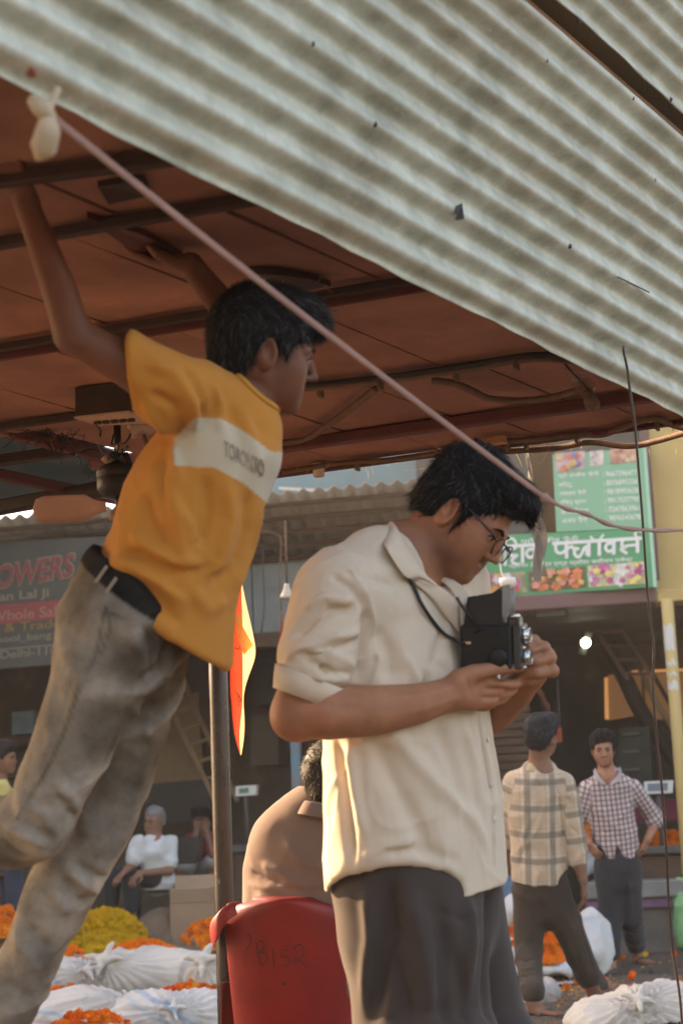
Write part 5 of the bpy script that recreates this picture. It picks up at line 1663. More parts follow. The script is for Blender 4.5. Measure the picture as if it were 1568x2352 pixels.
# the twin-lens camera he holds
M_leather = pm('black_leatherette', (.014, .013, .012), rough=.55, var=.2, scale=60, bump=.4, bscale=420, bdist=.001)
M_chrome = pm('worn_chrome', (.55, .55, .53), rough=.22, var=.12, scale=40, metal=1.0, bump=.03)
M_satin = pm('satin_grey', (.07, .07, .07), rough=.4, var=.1, scale=30, metal=.6, bump=.03)
zc_ = -.085
tlr = thing('box_camera', 'black twin lens box camera with raised viewing hood held by man in glasses', 'camera', p_(1125, 1490, zc_))
kx = unit(_R * .93 - _F * .32 + _U * .03); kz = unit(_U * 1.0 + _R * -.03 - kx * ((_U - _R * .03) @ kx)); ky = np.cross(kz, kx)
kc = p_(1126, 1484, zc_)
mb = MB(); mb.bbox(kc, kx * .050, ky * .040, kz * .044, .005); mb.build('body', M_leather, tlr)
mb = MB(); mb.bbox(kc + kx * .058, ky * .034, kz * .042, kx * .008, .003); mb.build('front_plate', M_satin, tlr)
for dz_ in (.020, -.022):
    mb = MB(); mb.lathe(kc + kx * .0665 + kz * dz_, kx, [(0, 0), (.0165, 0), (.017, .003), (.0155, .005), (.0155, .010), (.0135, .012), (.012, .008), (0, .006)], 22); ln = mb.build('lens', M_chrome, tlr, True)
    mb = MB(); mb.lathe(kc + kx * .0665 + kz * dz_, kx, [(.012, .0102), (.008, .0112), (0, .0118)], 18); mb.build('glass', M_black, ln, True)
mb = MB(); mb.lathe(kc - ky * .040 + kx * .025 - kz * .018, -ky, [(0, 0), (.017, 0), (.0175, .002), (.0175, .009), (.014, .011), (0, .011)], 20); mb.build('focus_knob', M_leather, tlr, True)
for a in (0, 1, 2, 3, 4):
    c_ = kc + kx * (.070 + .003 * (a % 2)) - ky * .030 + kz * (.036 - a * .0185)
    mb = MB(); mb.lathe(c_, kx * .8 - ky * .6, [(0, 0), (.0040, 0), (.0042, .002), (.003, .005), (0, .0056)], 12); mb.build('chrome_stud', M_chrome, tlr, True)
hb = kc + kz * .044
def plate(name, pts, th, mat, parent=None):
    q = [np.asarray(t) for t in pts]; nn = unit(np.cross(q[1] - q[0], q[2] - q[0]))
    n = len(q); m_ = MB(); m_.add([t - nn * th / 2 for t in q] + [t + nn * th / 2 for t in q], [tuple(range(n))[::-1], tuple(range(n, 2 * n))] + [(i, (i + 1) % n, n + (i + 1) % n, n + i) for i in range(n)])
    return m_.build(name, mat, parent or tlr)
for s_ in (-1, 1):
    plate('hood_side', [hb - kx * .043 + ky * .033 * s_, hb + kx * .030 + ky * .033 * s_, hb + kx * .031 + ky * .031 * s_ + kz * .070, hb + kx * .012 + ky * .031 * s_ + kz * .058, hb - kx * .030 + ky * .030 * s_ + kz * .052], .0015, M_black)
plate('hood_back', [hb - kx * .042 - ky * .033, hb - kx * .042 + ky * .033, hb - kx * .034 + ky * .030 + kz * .052, hb - kx * .034 - ky * .030 + kz * .052], .0015, M_black)
plate('hood_front', [hb + kx * .031 - ky * .033, hb + kx * .031 + ky * .033, hb + kx * .033 + ky * .031 + kz * .072, hb + kx * .033 - ky * .031 + kz * .072], .0018, M_black)
mb = MB(); mb.bbox(hb + kx * .052 + kz * .004 - ky * .012, kx * .012, ky * .016, kz * .010, .003); mb.build('name_plate', M_satin, tlr)
mb = MB(); mb.lathe(hb + kx * .055 - ky * .026 + kz * .012, kz, [(0, 0), (.010, 0), (.0105, .002), (.0105, .006), (.008, .0075), (0, .0075)], 16); mb.build('chrome_knob', M_chrome, tlr, True)
mb = MB(); mb.tube(spline([kc - ky * .0408 + kx * u + kz * (.030 + .006 * math.cos(u * 80)) for u in np.linspace(-.022, .022, 7)], 4), .0022, 6); mb.build('cloth_label', M_frame, tlr, True)
mb = MB(); mb.bbox(kc - ky * .042 - kx * .036 + kz * .010, kx * .009, ky * .002, kz * .0035, .001); mb.build('strap_lug', M_chrome, tlr)
# neck strap
ssp = thing('camera_strap', 'thin black camera strap looping from the shirt collar to the camera', 'strap', p_(1000, 1440, -.12))
mb = MB(); sp_ = spline([H_s(928, 1322, .004), H_s(944, 1345, .005), H_s(962, 1385, .006), H_s(985, 1422, .006), H_s(1010, 1452, .008), H_s(1035, 1470, .010), kc - ky * .045 - kx * .050 + kz * .009, kc - ky * .044 - kx * .038 + kz * .010], 7)
mb.tube(sp_, .0036, 8); mb.build('strap', M_black, ssp, True)
mb = MB(); mb.tube(spline([p_(1048, 1372, -.11), p_(1060, 1392, -.115), p_(1075, 1412, -.12), p_(1086, 1430, -.115)], 6), .003, 7); mb.build('strap', M_black, ssp, True)
# ================================================================ the boy reaching up to the canopy
ZB = 3.0
def b_(x, y, dz=0.0): return P(x, y, ZB + dz)
bc, bX, bZ, bs = fit_head([(.122, 0, -.03), (.080, 0, -.112), (-.008, -.082, -.004), (.098, -.02, .005), (-.02, 0, .128)], [(731, 877), (686, 943), (612, 821), (708, 832), (622, 658)], ZB, math.radians(-14), c_dz=.03)
bB = np.stack([bX, np.cross(bZ, bX), bZ])
BS = SDF()
bT, _b = head(BS, bc, bX, bZ, bs)
BS.loft([bT(-.035, 0, -.045), b_(575, 885, .03), b_(548, 935, .02)], [.046, .047, .058], k=.025)
hemd = unit(_R * .824 - _U * .566)            # along the hem; the trunk leans to the right
BS.loft([b_(528, 985, .02), b_(480, 1060, .02), b_(420, 1220, .02), b_(345, 1400, .03), b_(310, 1450, .03)], [.070, .095, .090, .085, .070], [.09, .105, .095, .085, .07], xdir=hemd, k=.04)
# near arm
eN, wN = b_(168, 768, -.16), b_(62, 470, -.22)
BS.loft([b_(400, 905, -.10), b_(300, 845, -.14), eN], [.044, .036, .031], k=.02)
BS.loft([eN, (eN * .65 + wN * .35) + _R * .004, wN], [.031, .0295, .0205], k=.012)
hN = onz(18, 396, CZ - .012)
hand(BS, wN + UP * .012, hN - wN, unit(-UP + _F * .2), side=1, s=.80, curl=.12, thumb=.2)
# far arm, mostly hidden behind the head
wF = b_(436, 606, .09); eF = b_(560, 760, .17)
BS.loft([b_(570, 955, .13), eF], [.042, .034], k=.02)
BS.loft([eF, wF], [.033, .022], k=.012)
hF = onz(330, 586, CZ - .01)
hand(BS, wF, unit(hF - wF), unit(_U * -.9 + _F * .25), side=-1, s=.80, curl=.22, thumb=.5, spread=.16)
# legs
kN, aN = b_(98, 1888, -.05), b_(-190, 1905, .06)
kF, aF = b_(218, 1890, .10), b_(-38, 2440, .10)
BS.loft([b_(300, 1450, -.02), b_(210, 1620, -.05), kN], [.055, .050, .042], k=.04)
BS.loft([kN, b_(-40, 1912, .0), aN], [.043, .041, .028], k=.02)
BS.loft([b_(325, 1490, .08), b_(285, 1670, .09), kF], [.050, .048, .044], k=.04)
BS.loft([kF, b_(110, 2130, .10), aF], [.045, .042, .029], k=.02)
foot(BS, aF, (.9, -.25, 0), .86)
foot(BS, aN, unit(_U * -1 + _R * .3), .86, up=unit(_R * 1 + _U * .3))
v, q = BS.mesh(.0045, 1)
col = skin_col(v, (.165, .062, .034), lips=(.12, .04, .03), hc=bc, X=bX, Zu=bZ, s=bs)
boy = put('person', qmesh('person', v, q, col), M_skin)
tag(boy, 'boy in yellow T-shirt with a white stripe leaning forward, both hands against canopy ceiling', 'person')
# T-shirt
def tee_mat():
    m = cloth_mat('yellow_jersey', (.62, .30, .065), .10, var=.04)
    nt = m.node_tree; bs_ = nt.nodes['Principled BSDF']
    at = nd(nt, 'Attribute', _attribute_name='Col').outputs['Color']
    nt.links.new(at, bs_.inputs['Base Color'])
    for n in nt.nodes:
        if n.type == 'BSDF_TRANSLUCENT': nt.links.new(at, n.inputs['Color'])
    return m
M_tee = tee_mat()
TS = SDF()
tp = [b_(524, 990, .02), b_(498, 1040, .02), b_(452, 1130, .02), b_(408, 1255, .025), b_(375, 1355, .03), b_(340, 1480, .03)]
TS.loft(tp, [.092, .110, .118, .122, .132, .148], [.100, .128, .128, .126, .130, .135], xdir=hemd, k=.03)
TS.loft([b_(385, 900, -.11), b_(455, 890, -.07), b_(520, 935, .01), b_(565, 970, .10)], [.052, .046, .048, .046], k=.04)
TS.loft([b_(392, 905, -.11), b_(340, 866, -.13), b_(278, 828, -.15)], [.060, .055, .053], k=.03)
TS.loft([b_(568, 962, .12), b_(580, 915, .17)], [.046, .044], k=.03)
TS.ell(b_(228, 843, -.14), (.060, .14, .12), k=.003, op='s')
TS.loft([b_(325, 855, -.13), b_(255, 815, -.155)], [.040, .050], k=.004, op='s')
hO = b_(362, 1423, .03)
hemN = unit(-_R * .566 - _U * .824)
TS.half(hO, hemN, k=.004)
TS.loft([b_(352, 1438, .03), b_(340, 1480, .03), b_(330, 1520, .03)], [.124, .135, .14], [.112, .122, .125], xdir=hemd, k=.003, op='s')
tv, tq = TS.mesh(.0044, 2)
n_ = vnormals(tv, tq)
tv = tv + n_ * (.003 * vnoise(tv, 15, 31))[:, None]
tv = crinkle(tv, tq, 15, .007, 32, _U - _R * .4, 2.5)
tv = crinkle(tv, tq, 40, .0022, 33, _U - _R * .4, 2.0)
HB = Hit(tv, vnormals(tv, tq))
tv = folds(tv, tq, HB, [
    ([(330, 830), (390, 850), (440, 920), (450, 1000)], .012, .012), ([(345, 900), (400, 930), (430, 1000)], .010, -.012), ([(420, 840), (455, 900), (470, 980)], .011, -.010),
    ([(330, 920), (370, 980), (400, 1040), (420, 1120)], .011, .011), ([(352, 985), (370, 1060), (380, 1150)], .012, -.012),
    ([(480, 870), (505, 930), (510, 1000)], .010, .008), ([(560, 940), (580, 1010), (590, 1080)], .012, .008), ([(530, 930), (548, 1000), (555, 1070)], .010, -.008),
    ([(380, 1070), (400, 1150), (420, 1240), (430, 1330)], .014, .010), ([(330, 1130), (345, 1200), (380, 1250)], .013, -.012), ([(300, 1220), (330, 1250), (400, 1290), (470, 1290)], .011, .012),
    ([(275, 1268), (330, 1275), (400, 1310), (460, 1310)], .010, -.013), ([(230, 1300), (300, 1300), (370, 1340), (430, 1390)], .011, .012), ([(300, 1330), (360, 1380), (420, 1440)], .012, -.010),
    ([(470, 1090), (475, 1180), (455, 1260)], .013, -.010), ([(520, 1090), (530, 1190), (505, 1290), (470, 1330)], .014, .012), ([(570, 1120), (565, 1220), (535, 1310)], .013, -.010),
    ([(600, 1150), (580, 1260), (540, 1360)], .012, .008), ([(470, 1290), (500, 1330), (540, 1300)], .012, -.008), ([(430, 1350), (480, 1400), (520, 1380)], .015, .008), ([(400, 1160), (440, 1210), (450, 1250)], .010, .008)])
tv = laplace(tv, tq, .2)
# printed stripe across chest and back: a band in the cloth's own colour, fixed along the trunk
x_, y_, z_ = to_px(tv)
n_ = vnormals(tv, tq)
up_ = np.interp(x_, [400, 451, 507, 560, 623], [1006, 959, 961, 990, 1038]); lo_ = np.interp(x_, [400, 492, 560, 610, 625], [1069, 1074, 1110, 1153, 1166])
st = (y_ > up_) & (y_ < lo_) & (x_ > 400 + np.maximum(0, (1010 - y_)) * .9)
tcol = np.tile(np.array((.56, .235, .050)), (len(tv), 1))
w = np.clip(np.minimum(np.minimum(y_ - up_, lo_ - y_), x_ - 399) / 3.0 + .5, 0, 1) * (y_ < 1200)
tcol = tcol * (1 - w[:, None]) + np.array((.56, .50, .38)) * w[:, None]
# seam of the sleeve opening and the hem fold
tee = put('t_shirt', qmesh('t_shirt', tv, tq, tcol), M_tee, boy)
HB = Hit(tv, vnormals(tv, tq))
M_print = pm('grey_print', (.33, .27, .20), rough=.8, var=.25, scale=60, bump=0)
def wrap_text(body, cs, H, mat, name, parent, lift=.0015, bold=0.0):
    """lettering laid on a surface: cs = lower-left, lower-right, upper-right, upper-left picture points"""
    v, f = text_mesh(body, 1.0, 1.0, bold=bold)
    c = np.array(cs, float)
    out = []
    for u, w, _z in v:
        x, y = (1 - w) * ((1 - u) * c[0] + u * c[1]) + w * ((1 - u) * c[3] + u * c[2])
        out.append(H(x, y, lift))
    return MB().add(out, f).build(name, mat, parent)
wrap_text('TORONTO', [(514, 1046), (605, 1098), (606, 1058), (514, 1010)], HB, M_print, 'print', tee, bold=.03)
# neckband
nb_ = spline([HB(540, 858, .001), HB(556, 872, .001), HB(578, 894, .001), HB(600, 914, .001), HB(622, 930, .001), HB(640, 942, .001)], 6)
mb = MB(); mb.tube(nb_, .0055, 8); mb.build('neckband', M_tee2 if 'M_tee2' in globals() else cloth_mat('yellow_rib', (.60, .28, .055), .1), tee, True)
# jeans
def jeans_mat():
    m = pm('faded_denim', (.2, .2, .2), rough=.9, var=.38, scale=16, bump=.35, bscale=300, attr=True, spec=.1, bdist=.003, crease=.8, cscale=15.0)
    return m
M_jeans = jeans_mat()
JS = SDF()
JS.loft([b_(330, 1345, .03), b_(312, 1405, .03), b_(280, 1475, .03)], [.120, .120, .115], [.118, .12, .11], xdir=hemd, k=.03)
JS.loft([b_(268, 1440, -.03), b_(222, 1580, -.045), b_(160, 1725, -.05), kN], [.100, .082, .068, .058], k=.03)
JS.loft([kN, b_(20, 1916, -.02), b_(-150, 1905, .05)], [.058, .060, .050], k=.02)
JS.loft([b_(335, 1490, .08), b_(298, 1660, .09), b_(245, 1810, .1), kF], [.078, .072, .066, .062], k=.03)
JS.loft([kF, b_(180, 1975, .1), b_(102, 2130, .1), b_(15, 2330, .1), b_(-22, 2412, .1)], [.062, .063, .056, .050, .048], k=.02)
JS.half(b_(365, 1350, .03), -hemN * .9, k=.004)
jv, jq = JS.mesh(.0055, 2)
n_ = vnormals(jv, jq)
jv = jv + n_ * (.003 * vnoise(jv, 16, 41))[:, None]
jv = crinkle(jv, jq, 20, .009, 42, _R * .7 - _U * .5, 2.0)
jv = crinkle(jv, jq, 45, .004, 43, _R * .7 - _U * .5, 2.0)
HJ = Hit(jv, vnormals(jv, jq))
jv = folds(jv, jq, HJ, [
    ([(340, 1430), (350, 1500), (335, 1560)], .008, -.010), ([(385, 1480), (365, 1540), (335, 1560)], .010, -.014), ([(300, 1450), (330, 1510), (330, 1545)], .010, .008), ([(395, 1500), (375, 1560), (310, 1600)], .012, .010), ([(330, 1590), (360, 1640)], .010, -.010), ([(300, 1620), (350, 1700)], .010, .009),
    ([(40, 1830), (100, 1870), (130, 1920)], .008, .010), ([(20, 1860), (70, 1900), (120, 1930)], .008, -.011), ([(100, 1790), (140, 1830), (175, 1880)], .010, -.007), ([(10, 1895), (60, 1920), (110, 1945)], .008, .010), ([(0, 1930), (40, 1960), (70, 1975)], .010, -.011), ([(130, 1800), (165, 1835), (180, 1870)], .009, .008),
    ([(170, 1975), (215, 2010), (245, 2020)], .009, -.013), ([(150, 1995), (200, 2035), (225, 2050)], .008, .011), ([(140, 2010), (180, 2065), (205, 2075)], .009, -.012), ([(120, 2040), (160, 2100)], .010, .009), ([(60, 2120), (110, 2180)], .012, -.009), ([(40, 2160), (90, 2230)], .012, .009), ([(20, 2250), (70, 2300)], .012, -.008),
    ([(240, 1420), (170, 1560), (130, 1700), (70, 1830)], .0045, -.004), ([(258, 1450), (250, 1520), (200, 1600)], .016, -.006), ([(200, 1500), (170, 1640), (120, 1760)], .02, .006)])
jv = laplace(jv, jq, .15)
x_, y_, z_ = to_px(jv)
tn = (jv - b_(365, 1350, .03)) @ hemN * -1
jcol = np.tile(np.array((.108, .088, .068)), (len(jv), 1))
fade = np.clip(.5 + .7 * vnoise(jv, 9, 44) + .8 * ridged(jv, 20, 42, _R * .7 - _U * .5, 2.0), 0, 1)
jcol = jcol * (1 - .75 * fade[:, None]) + np.array((.34, .295, .245)) * (.75 * fade)[:, None]
dark = np.array((.085, .08, .062))
d_ax = (jv - b_(365, 1350, .03)) @ -hemN
jv_top = (jv - b_(365, 1350, .03)) @ hemN
wb = np.clip((.040 - jv_top) / .004, 0, 1) * (y_ < 1500)
jcol = jcol * (1 - wb[:, None]) + np.array((.020, .018, .016)) * wb[:, None]
def seam(col, v, H, pts, w, c, a=.8):
    q = np.array([H(x, y) for x, y in pts]); best = np.full(len(v), 9.0)
    for i in range(len(q) - 1):
        ab = q[i + 1] - q[i]; t = np.clip(((v - q[i]) @ ab) / (ab @ ab), 0, 1)
        best = np.minimum(best, np.linalg.norm(v - q[i] - t[:, None] * ab, axis=1))
    g = np.clip(1 - best / w, 0, 1) * a
    return col * (1 - g[:, None]) + np.array(c) * g[:, None]
HJ = Hit(jv, vnormals(jv, jq))
jcol = seam(jcol, jv, HJ, [(242, 1400), (222, 1500), (175, 1600), (140, 1700), (95, 1790), (40, 1880)], .006, (.06, .052, .04))
jcol = seam(jcol, jv, HJ, [(245, 1395), (255, 1440), (235, 1500)], .005, (.06, .052, .04))
jcol = seam(jcol, jv, HJ, [(260, 1410), (330, 1440), (360, 1480), (345, 1540)], .006, (.07, .06, .045))
jeans = put('jeans', qmesh('jeans', jv, jq, jcol), M_jeans, boy)
for (x, y) in ((236, 1322), (256, 1350)):
    mb = MB(); c_, nn = HJ(x, y, .004, True)
    mb.bbox(c_, hemN * .018, unit(np.cross(hemN, nn)) * .004, nn * .0015, .001); mb.build('belt_loop', M_jeans2 if 'M_jeans2' in globals() else pm('denim_loop', (.22, .20, .17)), jeans)
# hair
BH = SDF()
def be(x, y, z, a, b2, c_, k=.012, op='u'):
    BH.ell(bT(x, y, z), np.array([a, b2, c_]) * bs, bB, k=k, op=op)
be(-.016, 0, .048, .110, .086, .096)
be(-.055, 0, .0, .065, .070, .085, k=.03)
be(.040, 0, .098, .072, .070, .042, k=.03)
be(.088, 0, .075, .034, .058, .034, k=.02)
for y in (-1, 1):
    BH.loft([bT(.015, y * .072, .05), bT(.030, y * .073, .02), bT(.034, y * .070, -.004)], [.020 * bs, .014 * bs, .004 * bs], [.009 * bs, .007 * bs, .004 * bs], xdir=bX, k=.01)
be(.112, 0, -.020, .070, .11, .070, k=.006, op='s')
be(.050, 0, -.082, .062, .12, .085, k=.006, op='s')
for y in (-1, 1): be(-.005, y * .10, -.012, .022, .055, .036, k=.004, op='s')
BH.half(bT(-.06, 0, -.075), -bZ * .9 - bX * .2, k=.012)
hv, hq = BH.mesh(.004, 1)
n_ = vnormals(hv, hq)
hv = hv + n_ * (.0030 * vnoise(hv, 48, 51) + .0014 * vnoise(hv, 140, 52))[:, None]
bhair = put('hair', qmesh('hair', hv, hq), M_hair, boy)
def bflow(p, N):
    L = p - bc
    return bX * (.9 if L @ bZ > .05 else .1) - bZ * (.35 if L @ bZ > .05 else 1.0)
for n_s, L_, lf_, sd_, m_ in ((2600, .020, .0045, 13, M_hair), (900, .022, .005, 14, M_hair_l), (200, .028, .010, 15, M_hair)):
    V, Fc = strands(hv, hq, bflow, n_s, L_, .0008, lf_, sd_, curl=.38)
    tag(put('hair_strands', mesh('hair_strands', V, Fc), m_, bhair), kind='stuff')
face_bits(boy, bc, bX, bZ, bs, .0026)
# what he stands on, below the picture
fz_ = aF[2] - .075 * .86
crate = thing('wooden_crate', 'low wooden crate the boy stands on', 'crate', (aF[0], aF[1], 0))
for i in range(4):
    zc0 = (fz_ - .02) * (i + .5) / 4
    for sx, ex, ey in ((-1, (.008, 0, 0), (0, .2, 0)), (1, (.008, 0, 0), (0, .2, 0)), (-2, (.2, 0, 0), (0, .008, 0)), (2, (.2, 0, 0), (0, .008, 0))):
        off = np.array([.21 * sx, 0, 0]) if abs(sx) == 1 else np.array([0, .21 * sx / 2, 0])
        mb = MB(); mb.bbox(np.array([aF[0] - .05, aF[1] - .02, zc0]) + off, ex, ey, (0, 0, (fz_ - .02) / 8 - .008), .003); mb.build('plank', M_brownwood, crate)
for i in range(4):
    mb = MB(); mb.bbox(np.array([aF[0] - .05 - .165 + .11 * i, aF[1] - .02, fz_ - .011]), (.05, 0, 0), (0, .222, 0), (0, 0, .010), .003); mb.build('plank', M_brownwood, crate)
# ================================================================ people further back
def check_cloth(name, base, lines, trans=.05):
    """woven check from the cloth coordinates 'wv' (metres along and across the piece): lines = (axis, period, width, offset, colour, strength)"""
    m = cloth_mat(name, base, trans, var=.05)
    nt = m.node_tree; b = nt.nodes['Principled BSDF']
    wv = nd(nt, 'Attribute', _attribute_name='wv').outputs['Vector']
    sp = nd(nt, 'SeparateXYZ', i0=wv)
    tc = nd(nt, 'TexCoord').outputs['Object']
    nz = nd(nt, 'MapRange', i0=noise(nt, tc, 7, 3), i1=.3, i2=.7, i3=.9, i4=1.1).outputs[0]
    col = rgb(base)
    for ax, per, wid, off, c_, st in lines:
        x = sp.outputs[ax]
        fr = mth(nt, 'FRACT', mth(nt, 'DIVIDE', mth(nt, 'ADD', x, off + 50 * per), per))
        d = mth(nt, 'ABSOLUTE', mth(nt, 'SUBTRACT', fr, .5))
        k = nd(nt, 'MapRange', i0=d, i1=wid / per / 2 * .8, i2=wid / per / 2 * 1.2, i3=st, i4=0.0).outputs[0]
        col = mixc(nt, k, col, rgb(c_))
    cc = nd(nt, 'CombineXYZ', X=nz, Y=nz, Z=nz).outputs[0]
    col = mixc(nt, 1.0, col, cc, 'MULTIPLY')
    nt.links.new(col, b.inputs['Base Color'])
    for n in nt.nodes:
        if n.type == 'BSDF_TRANSLUCENT': nt.links.new(col, n.inputs['Color'])
    return m
def limb_uv(v, segs, torso_x):
    """cloth coordinates: along and across the nearest limb, or across and up the trunk"""
    best = np.full(len(v), 1e9)
    uv = np.zeros((len(v), 3))
    for a, b_2, r, kind in segs:
        a, b_2 = np.asarray(a), np.asarray(b_2); ab = b_2 - a; L = np.linalg.norm(ab); T = ab / L
        t = np.clip(((v - a) @ T) / L, 0, 1)
        dv = v - a - (t * L)[:, None] * T
        d = np.linalg.norm(dv, axis=1) - r
        w = d < best
        best[w] = d[w]
        if kind == 'torso':
            y = np.cross(T, torso_x); y = unit(y)
            ang = np.arctan2(dv @ y, dv @ torso_x)
            fl_ = np.where(dv @ y > 0, 1, -1)
            uu = dv @ torso_x
            uv[w, 0] = uu[w] * 1.05; uv[w, 1] = ((v - a) @ T)[w]
        else:
            s_ = unit(np.cross(T, _F)); uv[w, 0] = (dv @ s_)[w] * 1.15; uv[w, 1] = ((v - a) @ T)[w]
    return uv
def simple_hair(name, hc, hX, hZ, hs, owner, mat, vox, seed, top=.035, nape=-.055, face=-.012, wob=.004, wf=45, strandn=500, quiff=(.045, .104), bald=0.0):
    B = np.stack([hX, np.cross(hZ, hX), hZ])
    T = lambda x, y, z: hc + hs * (x * B[0] + y * B[1] + z * B[2])
    S = SDF()
    e = lambda x, y, z, a, b2, c_, k=.012, op='u': S.ell(T(x, y, z), np.array([a, b2, c_]) * hs, B, k=k, op=op)
    e(-.016, 0, .048, .108 - bald, .086 - bald, .096 - bald)
    e(-.055, 0, .0, .062, .070, .08, k=.03)
    if not bald: e(quiff[0], 0, quiff[1], .068, .068, top, k=.03)
    e(.112, 0, face, .076, .11, .076, k=.006, op='s')
    e(.050, 0, -.082, .062, .12, .085, k=.006, op='s')
    for y in (-1, 1): e(-.005, y * .10, -.012, .020, .055, .034, k=.004, op='s')
    S.half(T(-.06, 0, nape), -B[2] * .9 - B[0] * .2, k=.012)
    hv, hq = S.mesh(vox, 1)
    n_ = vnormals(hv, hq)
    hv = hv + n_ * (wob * vnoise(hv, wf, seed) + wob * .5 * vnoise(hv, wf * 2.6, seed + 1))[:, None]
    o = put('hair', qmesh('hair', hv, hq), mat, owner)
    if strandn:
        V, Fc = strands(hv, hq, lambda p, N: B[0] * .7 * (1 if (p - hc) @ B[2] > .05 else -.1) - B[2] * (.5 if (p - hc) @ B[2] > .05 else 1), strandn, .022, .0011, .004, seed, curl=.4)
        tag(put('hair_strands', mesh('hair_strands', V, Fc), mat, o), kind='stuff')
    return o
def slipper(owner_root, foot_ankle, d, s, mat, label=None):
    d = unit(d); t = np.cross(UP, d); g = np.asarray(foot_ankle) - UP * .075 * s
    mb = MB()
    prof = [(-.06, .028), (-.03, .036), (.03, .034), (.09, .044), (.15, .046), (.19, .036), (.205, .016)]
    up_ = [g + d * x * s + t * w * s for x, w in prof] + [g + d * x * s - t * w * s for x, w in prof[::-1]]
    n = len(up_)
    mb.add([p + UP * .004 for p in up_] + [p - UP * .014 for p in up_], [tuple(range(n))[::-1], tuple(range(n, 2 * n))] + [(i, (i + 1) % n, n + (i + 1) % n, n + i) for i in range(n)])
    o = mb.build('slipper', mat, owner_root)
    mb = MB()
    tp = g + d * .15 * s + UP * .02
    for sg in (-1, 1):
        mb2 = MB(); mb2.tube(spline([tp, g + d * .10 * s + t * .025 * sg * s + UP * .042, g + d * .045 * s + t * .042 * sg * s + UP * .004], 6), .006, 6)
        mb2.build('strap', mat, o, True)
    return o

# ---------------------------------------------------------------- seated man seen from behind, in the red chair
ZS = 4.62
def s_(x, y, dz=0.0): return P(x, y, ZS + dz)
SS = SDF()
shc = s_(766, 1806, .02); sX = unit(_F * .9 + _R * .25 - _U * .12); sZ = unit(_U * .99 + _F * .1)
sT, _b = head(SS, shc, sX, sZ, .9)
SS.loft([sT(-.03, 0, -.04), s_(748, 1870, .0)], [.060, .066], k=.03)
SS.loft([s_(748, 1900, .0), s_(745, 2000, .0), s_(742, 2150, -.02), s_(742, 2200, .0)], [.14, .18, .17, .17], [.09, .11, .12, .12], xdir=_R, k=.04)
for sg in (-1, 1):
    sh = s_(752 + sg * 110, 1940, .02); el = s_(752 + sg * 138, 2120, .10); wr_ = s_(745 + sg * 110, 2150, .33)
    SS.loft([sh, el], [.055, .042], k=.03); SS.loft([el, wr_], [.042, .028], k=.02)
    hand(SS, wr_, _F + _U * -.1, UP, side=-sg, curl=.3)
    kn = np.array([s_(745, 2000)[0] + sg * .13, 5.12, .50]); an = np.array([kn[0] + sg * .03, 5.18, .09])
    SS.loft([s_(745 + sg * 70, 2215, .05), kn], [.085, .060], k=.04); SS.loft([kn, an], [.056, .036], k=.03)
    foot(SS, an, (sg * .2, 1, 0))
v, q = SS.mesh(.008, 1)
sitter = put('person', qmesh('person', v, q, skin_col(v, (.30, .13, .075))), M_skin)
tag(sitter, 'man in mauve brown shirt seated with his back to view in red plastic chair', 'person')
simple_hair('hair', shc, sX, sZ, .9, sitter, pm('brown_black_hair', (.018, .011, .008), rough=.6, var=.4, scale=60, bump=.4, bscale=160, spec=.25, bdist=.004), .005, 61, strandn=2600, wob=.005, nape=-.075)
M_mauvecloth = cloth_mat('mauve_brown_cotton', (.185, .130, .108), .0, var=.06, scale=5)
SH = SDF()
SH.loft([s_(748, 1893, .0), s_(746, 1960, .0), s_(744, 2060, -.01), s_(742, 2210, .0)], [.150, .190, .188, .185], [.105, .130, .140, .145], xdir=_R, k=.05)
SH.loft([s_(748, 1852, .01), s_(748, 1885, .01)], [.072, .085], k=.04)
for sg in (-1, 1):
    SH.loft([s_(752 + sg * 108, 1925, .01), s_(752 + sg * 138, 2000, .03), s_(752 + sg * 142, 2085, .06)], [.072, .066, .064], k=.04)
SH.loft([s_(750, 1820, .02), s_(750, 1848, .02)], [.070, .068], k=.006, op='s')
hv, hq = SH.mesh(.007, 2)
HH = Hit(hv, vnormals(hv, hq))
hv = crinkle(hv, hq, 15, .004, 71, _R, 2.5)
hv = folds(hv, hq, HH, [([(600, 1985), (640, 2000), (700, 2040)], .010, .009), ([(575, 2000), (610, 2020), (650, 2030)], .008, -.010), ([(570, 2030), (620, 2040), (700, 2060)], .008, .008), ([(640, 2040), (720, 2050), (800, 2045)], .010, -.007), ([(650, 1930), (700, 1980), (760, 2000)], .014, .006), ([(690, 1866), (730, 1878), (790, 1885)], .006, -.008)])
put('shirt', qmesh('shirt', hv, hq), M_mauvecloth, sitter)
sheet_part('collar', [s_(690, 1842, .03), s_(700, 1838, -.070), s_(748, 1846, -.095), s_(800, 1844, -.07)], [s_(672, 1872, .03), s_(686, 1870, -.095), s_(748, 1880, -.125), s_(810, 1876, -.10)], M_mauvecloth, sitter)
PT = SDF()
for sg in (-1, 1):
    kn = np.array([s_(745, 2000)[0] + sg * .13, 5.12, .50]); an = np.array([kn[0] + sg * .03, 5.18, .16])
    PT.loft([s_(745 + sg * 70, 2215, .03), kn], [.105, .080], k=.04); PT.loft([kn, an], [.078, .07], k=.03)
hv, hq = PT.mesh(.012, 2)
put('trousers', qmesh('trousers', hv, hq), M_trouser, sitter)

